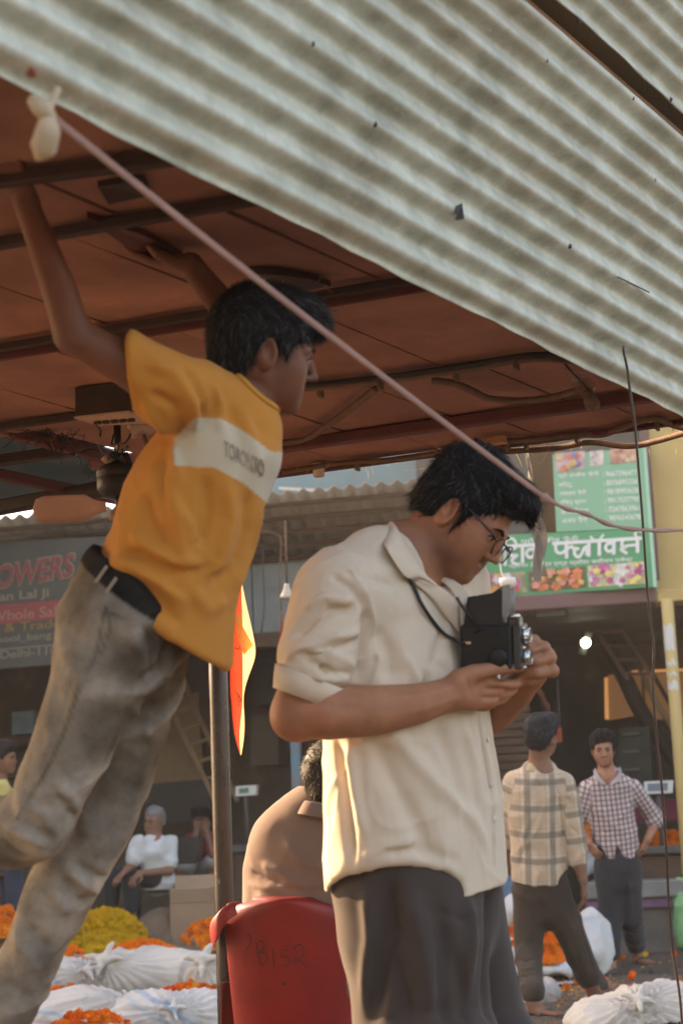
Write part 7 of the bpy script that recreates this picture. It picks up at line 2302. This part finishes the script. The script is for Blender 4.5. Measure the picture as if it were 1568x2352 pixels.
# -------- cloth sacks: tied bundles with pleats running into the knot
def sack_mat(name, base, s1, s2, stripe=True):
    m = cloth_mat(name, base, .06, var=.05, scale=5)
    nt = m.node_tree; b = nt.nodes['Principled BSDF']
    tc = nd(nt, 'TexCoord').outputs['Object']
    sp = nd(nt, 'SeparateXYZ', i0=tc)
    u = mth(nt, 'ADD', mth(nt, 'MULTIPLY', sp.outputs[0], .55), mth(nt, 'MULTIPLY', sp.outputs[2], 1.3))
    u = mth(nt, 'ADD', u, mth(nt, 'MULTIPLY', noise(nt, tc, 2.2, 2), .35))
    fr_ = mth(nt, 'FRACT', mth(nt, 'MULTIPLY', u, 2.3))
    k = nd(nt, 'MapRange', i0=mth(nt, 'ABSOLUTE', mth(nt, 'SUBTRACT', fr_, .5)), i1=.04, i2=.06, i3=.65, i4=0.0).outputs[0]
    k2 = nd(nt, 'MapRange', i0=mth(nt, 'ABSOLUTE', mth(nt, 'SUBTRACT', fr_, .27)), i1=.03, i2=.05, i3=.5, i4=0.0).outputs[0]
    dirt = nd(nt, 'MapRange', i0=noise(nt, tc, 5, 5), i1=.5, i2=.75, i3=0.0, i4=.4).outputs[0]
    col = mixc(nt, k, rgb(base), rgb(s1)); col = mixc(nt, k2, col, rgb(s2)); col = mixc(nt, dirt, col, rgb(tuple(c * .6 for c in base)))
    nt.links.new(col, b.inputs['Base Color'])
    return m
M_sk1 = sack_mat('white_sack', (.60, .545, .47), (.58, .53, .47), (.58, .535, .48))
M_sk2 = sack_mat('striped_sack', (.56, .51, .45), (.24, .36, .46), (.48, .29, .27))
M_jute = pm('jute', (.17, .115, .075), rough=.95, var=.25, scale=8, bump=.5, bscale=90)
def bundle(label, prims, knot, mat, npleat=26, amp=.014, Z=None, knotr=.03, seed=1, vox=.012, extra=None, name='cloth_bundle'):
    """prims: (x, y, dz, rx, ry, rz) ellipsoids in picture position at depth Z; knot: picture point or None"""
    S = SDF()
    for (x, y, dz, a, b_, c_) in prims:
        S.ell(P(x, y, Z + dz), (a, b_, c_), k=.08)
    S.half((0, 0, .004), (0, 0, -1), k=.02)
    v, q = S.mesh(vox, 2)
    n_ = vnormals(v, q)
    v = v + n_ * (.014 * vnoise(v, 7, seed))[:, None]
    v = crinkle(v, q, 9, .028, seed + 1)
    v = crinkle(v, q, 22, .009, seed + 2)
    kp = None
    if knot is not None:
        H = Hit(v, n_)
        kp, kn = H(knot[0], knot[1], 0, True)
        kn = unit(kn + np.array([0, -.6, .3]))
        d = v - kp; r_ = np.linalg.norm(d, axis=1)
        a1 = unit(np.cross(kn, UP)); a2 = np.cross(kn, a1)
        th = np.arctan2(d @ a2, d @ a1)
        w = np.exp(-r_ / .28) * np.clip(r_ / .03, 0, 1)
        pl = np.sin(th * npleat + 2.5 * np.sin(th * 3 + seed)) + .5 * np.sin(th * npleat * 2.3 + 1.7 + seed)
        n2 = vnormals(v, q)
        v = v + n2 * (amp * w * pl)[:, None]
        v = v + kn * (.035 * np.exp(-(r_ / .05) ** 2))[:, None]
    root = put(name, qmesh(name, v, q), mat)
    tag(root, label, 'sack')
    if kp is not None:
        S = SDF()
        r2 = random.Random(seed)
        c_ = kp + kn * .035
        S.ell(c_, (knotr, knotr, knotr * .8), k=.02)
        for k in range(4):
            t = 1.57 * k + r2.uniform(-.4, .4)
            e = c_ + (a1 * math.cos(t) + a2 * math.sin(t)) * knotr * 1.7 + kn * r2.uniform(.005, .03)
            S.loft([c_, e, e + (e - c_) * .5 - UP * .012], [knotr * .5, knotr * .42, knotr * .2], k=.012)
        kv, kq = S.mesh(.006, 1)
        kv = kv + vnormals(kv, kq) * (.004 * vnoise(kv, 90, seed))[:, None]
        put('knot', qmesh('knot', kv, kq), mat, root)
    return root
bundle('big white tied cloth bundle on the ground left of the pole', [(300, 2250, .0, .34, .30, .20), (400, 2245, .0, .28, .28, .19), (220, 2262, -.02, .20, .22, .15)], (242, 2212), M_sk1, Z=11.4, seed=3, npleat=30, amp=.017, knotr=.05)
bundle('striped white bundle half behind the boy\'s trouser leg', [(140, 2260, .0, .24, .24, .15), (80, 2268, 0, .2, .2, .13)], (196, 2236), M_sk2, Z=11.2, seed=5)
bundle('small white bundle with a folded top right beside the pole', [(492, 2248, .0, .17, .2, .15), (530, 2256, 0, .2, .2, .14)], (470, 2212), M_sk1, Z=11.0, seed=7, npleat=14, knotr=.05)
bundle('dirty striped bundle at the bottom left with a side knot', [(200, 2345, .0, .30, .30, .17), (110, 2352, 0, .22, .25, .15)], (292, 2303), M_sk2, Z=9.75, seed=9, npleat=28)
bundle('blue striped bundle at the bottom, left of the chair', [(400, 2352, .0, .26, .28, .15), (490, 2348, .05, .22, .26, .16), (330, 2350, 0, .2, .26, .14)], (398, 2326), sack_mat('blue_striped_sack', (.56, .53, .49), (.20, .33, .46), (.30, .42, .52)), Z=9.55, seed=11, npleat=30)
bundle('large white knotted bundle in the bottom right corner', [(1450, 2352, .0, .30, .30, .155), (1530, 2340, .0, .28, .3, .175), (1370, 2350, 0, .16, .24, .11)], (1466, 2306), M_sk1, Z=8.9, seed=13, npleat=30, amp=.016, knotr=.035)
bundle('small tied white and pink bundle behind the plaid man\'s front leg', [(1240, 2300, .0, .075, .1, .085), (1252, 2285, 0, .05, .07, .07)], (1262, 2316), M_sk2, Z=10.3, seed=15, npleat=12, knotr=.018, vox=.009)
# open cloth behind the plaid man holding a sloping heap
cl = thing('open_cloth', 'open white cloth round the marigold heap between the plaid man\'s legs', 'cloth', P(1250, 2225, 11.9))
S = SDF()
S.ell(P(1250, 2190, 12.0), (.38, .36, .17), k=.05); S.ell(P(1360, 2165, 12.15), (.12, .2, .21), k=.1); S.ell(P(1260, 2228, 11.62), (.30, .08, .05), k=.06); S.ell(P(1180, 2090, 12.3), (.10, .12, .10), k=.1)
S.half((0, 0, .004), (0, 0, -1), k=.02)
v, q = S.mesh(.013, 2); n_ = vnormals(v, q); v = v + n_ * (.014 * vnoise(v, 9, 3))[:, None]; v = crinkle(v, q, 8, .04, 4); v = crinkle(v, q, 20, .012, 6)
put('cloth', qmesh('cloth', v, q), sack_mat('pale_cloth', (.62, .60, .56), (.48, .58, .66), (.60, .58, .55)), cl)
heap('orange marigold blossom in the heap seen between the plaid man\'s legs', 'marigolds behind the plaid man', 1232, 2094, 11.95, .27, .34, .36, sp=.056, yel=.0)
heap('orange marigold blossom in the low heap left of the tied bundles', 'marigolds left of the bundles', 148, 2270, 10.6, .19, .17, .10, yel=.02)
heap('orange marigold blossom in the heap above the blue striped bundle', 'marigolds above the blue striped bundle', 436, 2263, 10.45, .23, .2, .11, yel=.07)
heap('orange marigold blossom in the heap at the bottom left edge of view', 'marigolds at the bottom left', 206, 2329, 9.1, .22, .15, .10, yel=.0)
heap('orange marigold blossom in the heap behind the bottom right bundle', 'marigolds behind the bottom right bundle', 1478, 2272, 9.35, .15, .13, .09, yel=.0)
heap('orange marigold heap behind the big white bundle', None, 325, 2164, 12.0, .28, .2, .16, single=False)
heap('orange marigold heap left behind the boy\'s leg', None, 155, 2178, 12.1, .16, .16, .12, single=False)
heap('bright yellow flower heap on brown jute', None, 244, 2090, 13.4, .36, .36, .36, kind='y', single=False, sp=.040, size=.85)
heap('orange marigold heap on jute behind the pole', None, 480, 2116, 13.0, .22, .2, .20, single=False)
heap('orange marigold heap at the far left edge', None, 4, 2086, 12.6, .16, .2, .2, single=False)
bundle('brown jute sack spread under yellow flowers', [(250, 2190, .1, .44, .36, .20), (372, 2168, .15, .22, .28, .26)], None, M_jute, Z=13.5, seed=21, vox=.02)
bundle('brown jute sack under the orange heap behind the pole', [(470, 2200, .0, .30, .24, .18)], None, M_jute, Z=13.0, seed=23, vox=.02)
bundle('brown jute sack at the far left behind the trousers', [(20, 2200, .1, .26, .3, .26)], None, M_jute, Z=12.8, seed=25, vox=.02)
bundle('white cloth bundle under the orange heap behind the big bundle', [(325, 2235, 0, .34, .25, .20)], None, M_sk1, Z=12.15, seed=41, vox=.02)
bundle('white cloth bundle under the orange heap behind the boy\'s leg', [(155, 2240, 0, .24, .22, .19)], None, M_sk2, Z=12.2, seed=43, vox=.02)
# ledge flowers at the right
lz = P(1520, 1990, 15.1)
heap('orange and yellow marigold heap on the stone ledge at the right', None, 1530, 1912, 15.35, .30, .24, .26, single=False)
heap('orange marigold heap on the ledge left of the check shirt', None, 1340, 1868, 15.5, .16, .2, .24, single=False)
bundle('white cloth edge under the flowers on the right ledge', [(1530, 1992, .2, .36, .26, .06)], None, M_sk1, Z=15.1, seed=27, vox=.02)
bundle('pale blue plastic sack between the two standing men', [(1352, 1978, .0, .08, .1, .12)], (1352, 1950), sack_mat('pale_blue_sack', (.46, .52, .54), (.40, .5, .55), (.5, .5, .5)), Z=14.0, seed=29, npleat=10, knotr=.03)
# loose blossoms on the road
loose = [(1494, 2274, 0), (1517, 2285, 0), (1453, 2244, 0), (1431, 2203, 0), (1386, 2218, 0), (1388, 2258, 0), (1282, 2282, 0), (1328, 2257, 0), (1546, 2191, 0), (1563, 2261, 0), (1483, 2138, 0), (1543, 2101, 0), (1299, 2268, 0),
         (1493, 2147, 1), (1487, 2174, 1), (1531, 2143, 1), (1428, 2161, 1), (1426, 2140, 1), (1438, 2142, 1), (1477, 2151, 1), (1240, 2257, 1), (1478, 2194, 1)]
for i, (x, y, k) in enumerate(loose):
    g = onz(x, y, .02)
    o = put('fallen_marigold', MY[i % 2] if k else MG[i % 3])
    s = fr.uniform(1.0, 1.35); o.location = g; o.scale = (s, s, s); euler_rand(o, .8)
    tag(o, ('yellow' if k else 'orange') + ' blossom fallen on the road near the standing men', 'flower', ('yellow' if k else 'orange') + ' blossoms fallen on the road')
def litter(name, label, mat, n, rng, smin, smax):
    mb = MB()
    for _ in range(n):
        x, y = rng()
        g = onz(x, y, .006)
        a = fr.uniform(0, 6.28); L = fr.uniform(smin, smax); w = L * fr.uniform(.25, .6)
        d = np.array([math.cos(a), math.sin(a), 0]); t = np.array([-d[1], d[0], 0])
        z = UP * fr.uniform(.001, .012)
        mb.add([g - d * L - t * w, g + d * L - t * w, g + d * L + t * w + z, g - d * L + t * w + z * .3], [(0, 1, 2, 3)])
    return tag(mb.build(name, mat), label, 'litter', kind='stuff')
rg1 = lambda: (fr.gauss(1340, 60), fr.gauss(2268, 26)) if fr.random() < .6 else (fr.uniform(1200, 1600), fr.uniform(2140, 2400))
litter('orange_petals', 'orange petals scattered over the road', M_or, 420, rg1, .006, .016)
litter('yellow_petals', 'yellow petals and dry leaves scattered over the road', pm('dry_petal', (.50, .30, .06), var=.3, bump=0), 520, rg1, .005, .014)
litter('dry_leaves', 'dull leaf scraps trodden into the road', pm('dry_leaf', (.13, .10, .045), var=.4, bump=0), 500, lambda: (fr.uniform(0, 1600), fr.uniform(2100, 2400)), .006, .02)
def crumple(name, label, x, y, Z, w, h, mat, seed, cat='plastic sheet', n=14):
    r = np.random.default_rng(seed)
    c_ = onz(x, y, 0.0)
    zz = r.normal(size=(n, n)); 
    G = [[c_ + np.array([w * (i / (n - 1) - .5) + r.normal() * w * .03, w * .7 * (j / (n - 1) - .5) + r.normal() * w * .03, .012 + h * abs(zz[i, j]) * .5 * (1 - abs(i / (n - 1) - .5) * 1.6) * (1 - abs(j / (n - 1) - .5) * 1.2)]) for j in range(n)] for i in range(n)]
    mb = MB(); mb.grid(G); o = mb.build(name, mat)
    return tag(o, label, cat)
M_plas = pm('thin_plastic', (.42, .44, .46), rough=.25, var=.15, scale=9, bump=.15, bscale=50, trans=.25)
M_plab = pm('blue_plastic', (.16, .30, .42), rough=.3, var=.2, scale=9, bump=.15, bscale=50, trans=.2)
crumple('plastic_sheet', 'crumpled grey plastic sheet by the kerb right of the check shirt man', 1480, 2122, 0, .9, .13, M_plas, 3)
crumple('plastic_sheet', 'blue crumpled plastic under the green bag at the right edge', 1552, 2182, 0, .36, .09, M_plab, 4)
crumple('plastic_scrap', 'small flat white plastic scrap near the plaid man\'s front foot', 1306, 2262, 0, .22, .03, M_plas, 5, n=8)
crumple('plastic_sheet', 'pale crumpled cloth behind the legs of the check shirt man', 1395, 2100, 0, .7, .16, M_ltgrey, 6)
bundle('pale green plastic bag at right edge of the road', [(1584, 2130, 0, .15, .16, .20), (1578, 2074, 0, .12, .13, .14)], (1572, 2030), pm('green_bag', (.30, .62, .30), rough=.35, var=.12, scale=6, bump=.1, trans=.25), Z=14.2, seed=31, npleat=14, knotr=.03)
# cardboard box
bx = thing('cardboard_box', 'open brown cardboard box with a pale flap beside the pole', 'box', P(450, 2150, 13.9))
M_card = pm('cardboard', (.30, .20, .125), rough=.9, var=.1, scale=6, bump=.1)
M_cardl = pm('cardboard_flap', (.42, .31, .215), rough=.85, var=.06, bump=.05)
c0 = P(450, 2134, 13.6); w_, d_, h_2 = .185, .15, .32
for (o_, ex, ey, ez, nm) in (((0, -d_, 0), (w_, 0, 0), (0, .004, 0), (0, 0, h_2), 'side'), ((0, d_, 0), (w_, 0, 0), (0, .004, 0), (0, 0, h_2), 'side'), ((-w_, 0, 0), (.004, 0, 0), (0, d_ - .005, 0), (0, 0, h_2), 'side'), ((w_, 0, 0), (.004, 0, 0), (0, d_ - .005, 0), (0, 0, h_2), 'side'), ((0, 0, -h_2 + .006), (w_ - .006, 0, 0), (0, d_ - .006, 0), (0, 0, .004), 'bottom')):
    mb = MB(); mb.box(c0 + np.array(o_), ex, ey, ez); mb.build(nm, M_card, bx)
mb = MB(); mb.box(c0 + np.array([-.02, -d_ - .045, h_2 - .05]), (w_ * .85, 0, 0), (0, .035, -.055), (0, .003, .002)); mb.build('flap', M_cardl, bx)
mb = MB(); mb.box(c0 + np.array([0, d_ + .03, h_2 + .05]), (w_ * .95, 0, 0), (0, .03, .05), (0, .002, -.002)); mb.build('flap', M_card, bx)

# ---------------------------------------------------------------- dim things inside and before the shops
def fpost(name, label, cat, x, y0, y1, off, r, mat, n=12):
    s_a, za = fac(x, y0, off)
    z1 = fac(x, y1, off)[1] if y1 is not None else 0.0
    mb = MB(); mb.tube([fw(s_a, z1, off), fw(s_a, za, off)], r, n)
    return tag(mb.build(name, mat, None, True), label, cat)
M_pillar = pm('peeling_pillar', (.20, .21, .21), rough=.7, var=.2, scale=4, bump=.15, second=(.12, .26, .34), sec_lo=.5, sec_hi=.56, sec_scale=3.2)
s_p, zp_ = fac(673, 1600, -.2)
mb = MB(); fbox(mb, s_p - .045, s_p + .045, .42, 2.95, -.28, -.19, .008)
tag(mb.build('shop_pillar', M_pillar), 'slim blue and grey peeling pillar of the left shop beside the seated man\'s head', 'pillar')
lad = thing('wooden_ladder', 'leaning wooden ladder in the dark left shop', 'ladder', fw(*fac(440, 1830, -1.6), -1.6))
La, Lb = fac(372, 1585, -2.0), fac(500, 1850, -1.4); Lc, Ld = fac(420, 1560, -2.0), fac(545, 1840, -1.4)
M_lad = pm('ladder_wood', (.30, .19, .11), rough=.8, var=.2, scale=6)
for A_, B_ in ((La, Lb), (Lc, Ld)):
    mb = MB(); mb.tube([fw(A_[0], A_[1], -2.0), fw(B_[0], B_[1], -1.4)], .028, 6); mb.build('rail', M_lad, lad)
for t in np.linspace(.08, .92, 7):
    p0 = fw(La[0] + (Lb[0] - La[0]) * t, La[1] + (Lb[1] - La[1]) * t, -2.0 + .6 * t); p1 = fw(Lc[0] + (Ld[0] - Lc[0]) * t, Lc[1] + (Ld[1] - Lc[1]) * t, -2.0 + .6 * t)
    mb = MB(); mb.tube([p0, p1], .02, 6); mb.build('rung', M_lad, lad)
def panel(name, label, cat, corners, off, th, mat):
    mb = MB(); fpoly(mb, corners, off, th); return tag(mb.build(name, mat), label, cat)
panel('plywood_sheet', 'tan plywood sheet leaning in the left shop behind the ladder', 'board', [(335, 1870), (470, 1850), (455, 1590), (350, 1610)], -2.3, .03, pm('plywood', (.28, .19, .11), rough=.8, var=.2, scale=2))
panel('dark_board', 'large dark board behind the grey haired man', 'board', [(330, 1900), (490, 1880), (480, 1790), (345, 1800)], -1.9, .04, M_black)
panel('blue_box', 'blue box on a shelf in the left shop', 'box', [(28, 1688), (78, 1684), (78, 1632), (28, 1636)], -1.6, .3, pm('blue_paint', (.14, .24, .30), rough=.6))
panel('crate_shelf', 'dim wooden shelf boards in left shop', 'shelf', [(-60, 1716), (330, 1686), (330, 1672), (-60, 1700)], -1.5, .5, M_brownwood)
panel('crate_shelf', 'lower dim wooden shelf in the left shop near the yellow shirt', 'shelf', [(-60, 1790), (150, 1776), (150, 1762), (-60, 1776)], -1.3, .5, M_brownwood)
for i, (x0, x1, y0, y1, c_) in enumerate(((95, 150, 1670, 1610, (.16, .10, .06)), (160, 205, 1664, 1625, (.10, .11, .08)), (225, 300, 1660, 1580, (.20, .13, .08)), (100, 140, 1760, 1715, (.20, .06, .04)), (575, 640, 1760, 1640, (.09, .07, .05)), (590, 650, 1620, 1520, (.05, .06, .055)))):
    panel('storage_carton', ('brown', 'olive', 'tall tan', 'reddish', 'dark brown', 'black green')[i] + ' carton stacked in the dark left shop', 'carton', [(x0, y0), (x1, y0 - 4), (x1, y1), (x0, y1 + 3)], -1.7, .35, pm('carton_%d' % i, c_, var=.2, scale=3))
M_cab = pm('cable_grey', (.10, .09, .08), rough=.7)
def scale_machine(label, x0, x1, y0, y1, off, lcd):
    t = thing('weighing_scale', label, 'scale', fw(*fac((x0 + x1) / 2, y1, off), off))
    mb = MB(); fpoly(mb, [(x0, y1), (x1, y1 - 3), (x1 + 2, y0), (x0, y0 + 3)], off, .07); mb.build('head', M_white, t)
    mb = MB(); fpoly(mb, [(x0 + lcd[0], y1 - 6), (x0 + lcd[1], y1 - 8), (x0 + lcd[1], y0 + 6), (x0 + lcd[0], y0 + 8)], off + .004, .01); mb.build('display', pm('lcd_' + str(int(x0)), (.10, .22, .14) if x0 < 900 else (.16, .20, .24), rough=.2, bump=0), t)
    s_a, za = fac((x0 + x1) / 2, y1, off - .04)
    mb = MB(); mb.tube([fw(s_a, za, off - .04), fw(s_a, za - .45, off - .04)], .02, 8); mb.build('post', M_cab, t, True)
    mb = MB(); fbox(mb, s_a - .25, s_a + .25, za - .52, za - .45, off - .4, off + .1, .01); mb.build('platform', M_cab, t)
    mb = MB(); fbox(mb, s_a - .2, s_a + .2, .42, za - .53, off - .35, off + .05, .01); mb.build('stand', M_brownwood, t)
scale_machine('white digital weighing scale with green display behind the pole', 541, 588, 1803, 1829, -.4, (8, 30))
scale_machine('white digital weighing scale at the right behind the check shirt man', 1478, 1543, 1792, 1824, -.2, (8, 54))
# right shop: glowing amber window panes, leaning trunk, lamp
M_amber = emis('amber_pane', (.26, .13, .05), .085)
M_amber2 = emis('amber_edge_glow', (.6, .30, .11), .18)  # frame strips given their own glow, lit edges put into the material
am = thing('amber_window', 'dim amber lit window panes deep in the right shop', 'window', fw(*fac(1430, 1600, -2.9), -2.9))
for c4, m_ in (([(1396, 1655), (1478, 1640), (1470, 1540), (1394, 1550)], M_amber), ([(1482, 1650), (1600, 1660), (1600, 1545), (1478, 1548)], M_amber)):
    mb = MB(); fpoly(mb, c4, -2.9, .02); mb.build('pane', m_, am)
mb = MB(); fpoly(mb, [(1388, 1652), (1397, 1652), (1394, 1556), (1387, 1556)], -2.86, .03); mb.build('frame', M_amber2, am)
mb = MB(); fpoly(mb, [(1450, 1545), (1600, 1541), (1600, 1534), (1450, 1540)], -2.86, .03); mb.build('frame', M_amber2, am)
def fbeam(name, label, cat, pts, r, mat):
    q_ = [fw(*fac(x, y, o), o) for x, y, o in pts]
    mb = MB(); mb.tube(spline(q_, 5), r, 8); return tag(mb.build(name, mat, None, True), label, cat)
M_trunk = pm('dark_timber', (.05, .032, .022), rough=.85, var=.3, scale=5, bump=.3)
fbeam('leaning_timber', 'thick dark leaning timber crossing amber window in the right shop', 'timber', [(1395, 1480, -2.4), (1440, 1570, -2.3), (1475, 1640, -2.2), (1560, 1760, -2.0)], .085, M_trunk)
fbeam('leaning_rail', 'thin leaning rail of a stair left of the yellow pole', 'rail', [(1470, 1540, -2.2), (1510, 1620, -2.1), (1590, 1740, -2.0)], .03, M_lad)
fbeam('leaning_rail', 'second thin leaning rail behind the hanging cable', 'rail', [(1492, 1536, -2.2), (1540, 1620, -2.1), (1610, 1720, -2.0)], .022, M_trunk)
sl_d = thing('stair_ladder', 'steep dark stair ladder under the mauve beam', 'ladder', fw(*fac(1420, 1480, -1.8), -1.8))
for k, (xa, ya, xb, yb) in enumerate(((1362, 1440, 1440, 1560), (1420, 1440, 1500, 1560))):
    A_, B_ = fac(xa, ya, -2.0), fac(xb, yb, -1.7); mb = MB(); mb.tube([fw(*A_, -2.0), fw(*B_, -1.7)], .022, 6); mb.build('rail', M_mauve, sl_d)
for t in np.linspace(.1, .9, 4):
    A_ = fac(1362 + 78 * t, 1440 + 120 * t, -2.0); B_ = fac(1420 + 80 * t, 1440 + 120 * t, -2.0); mb = MB(); mb.tube([fw(*A_, -1.95), fw(*B_, -1.95)], .018, 6); mb.build('rung', M_mauve, sl_d)
led = thing('led_lamp', 'bright white lamp hanging slanted in the dark right shop', 'lamp', fw(*fac(1345, 1478, -1.0), -1.0))
q0, q1 = fac(1352, 1452, -1.0), fac(1336, 1502, -1.0)
mb = MB(); mb.tube([fw(*q0, -1.0), fw(*q1, -1.0)], .035, 12); mb.build('body', pm('lamp_grey', (.35, .33, .28), rough=.4), led, True)
mb = MB(); c_ = fw(*fac(1344, 1476, -.93), -.93); mb.lathe(c_, FN, [(0, .035), (.025, .03), (.042, .012), (.045, 0), (.03, -.02), (0, -.025)], 14); mb.build('bulb', emis('led_light', (.75, 1.0, .95), 6.0), led, True)
cl3 = thing('ceiling_lamps', 'three dull round lamp discs hanging above the bright lamp', 'lamp', fw(*fac(1345, 1420, -1.2), -1.2))
for y in (1399, 1411, 1428):
    s_a, za = fac(1341, y, -1.2); mb = MB(); mb.lathe(fw(s_a, za, -1.2), UP, [(0, .012), (.05, .008), (.06, 0), (.05, -.008), (0, -.01)], 16); mb.build('disc', pm('disc_%d' % y, (.30, .29, .26), rough=.5), cl3, True)
panel('red_banner', 'dark maroon table skirt at the right behind the check shirt man', 'cloth', [(1300, 1900), (1620, 1880), (1620, 1832), (1300, 1850)], -.8, .05, pm('maroon', (.12, .02, .03), rough=.8, var=.25, scale=3))
panel('dim_crate', 'dim stacked crate behind the fist in the right shop', 'crate', [(1160, 1690), (1196, 1687), (1196, 1590), (1160, 1592)], -1.4, .3, pm('crate_dim', (.12, .09, .06), var=.3, scale=4))
panel('stacked_shelf', 'dark shelf unit with dull bars in right shop', 'shelf', [(1410, 1830), (1500, 1822), (1490, 1668), (1420, 1674)], -1.8, .3, pm('shelf_dark', (.045, .045, .036), var=.35, scale=5))
for i, y in enumerate((1690, 1730, 1772)):
    panel('shelf_bar', ('upper', 'middle', 'lower')[i] + ' dull bar on dark shelf unit in the right shop', 'bar', [(1428, y), (1466, y - 3), (1466, y - 9), (1428, y - 6)], -1.75, .06, pm('bar_%d' % i, (.12, .11, .085)))
hg = thing('hanging_garland', 'reddish hanging garland cloth behind the fist', 'garland', fw(*fac(1252, 1640, -.9), -.9))
mb = MB(); q_ = [fw(*fac(x, y, -.9), -.9) for x, y in ((1232, 1580), (1252, 1620), (1262, 1660), (1256, 1690), (1240, 1720))]
mb.tube(spline(q_, 5), [.02 + .02 * math.sin(i * .9) ** 2 for i in range(21)], 8); mb.build('cloth', pm('dull_red', (.16, .05, .03), var=.3, scale=8), hg, True)
br = thing('hanging_red_tag', 'small red tag hanging by the plaid man\'s head', 'tag', fw(*fac(1285, 1660, -.6), -.6))
mb = MB(); fpoly(mb, [(1278, 1706), (1290, 1704), (1288, 1670), (1279, 1672)], -.6, .01); mb.build('tag', pm('tag_red', (.35, .06, .03)), br)
mb = MB(); mb.tube([fw(*fac(1284, 1672, -.6), -.6), fw(*fac(1280, 1560, -.6), -.6)], .006, 5); mb.build('string', M_cab, br)
# blue denim knee of someone crouching behind the plaid man
bundle('blue cloth bundle half hidden between cream shirt and plaid man', [(1166, 2052, 0, .09, .12, .14), (1160, 2150, 0, .13, .14, .28)], (1172, 2010), cloth_mat('denim_bundle', (.10, .16, .22), 0), Z=12.6, seed=35, npleat=8, knotr=.02)
# hanging cables in front of the left wall
for i, pts in enumerate(([(600, 1190, .3), (604, 1300, .3), (607, 1390, .3), (600, 1452, .2)], [(925, 1190, .3), (932, 1320, .3), (935, 1450, .3)], [(-40, 1236, .8), (120, 1222, .8), (240, 1216, .8)])):
    q_ = [fw(*fac(x, y, o), o) for x, y, o in pts]
    mb = MB(); mb.tube(spline(q_, 5), .008, 6); tag(mb.build('wall_cable', M_cab, None, True), ('thin cable down the grey sheet wall near boy\'s shirt', 'thin cable down the grey wall behind the cream collar', 'sagging cable above the dark signboard')[i], 'cable')
bpy.context.view_layer.update()
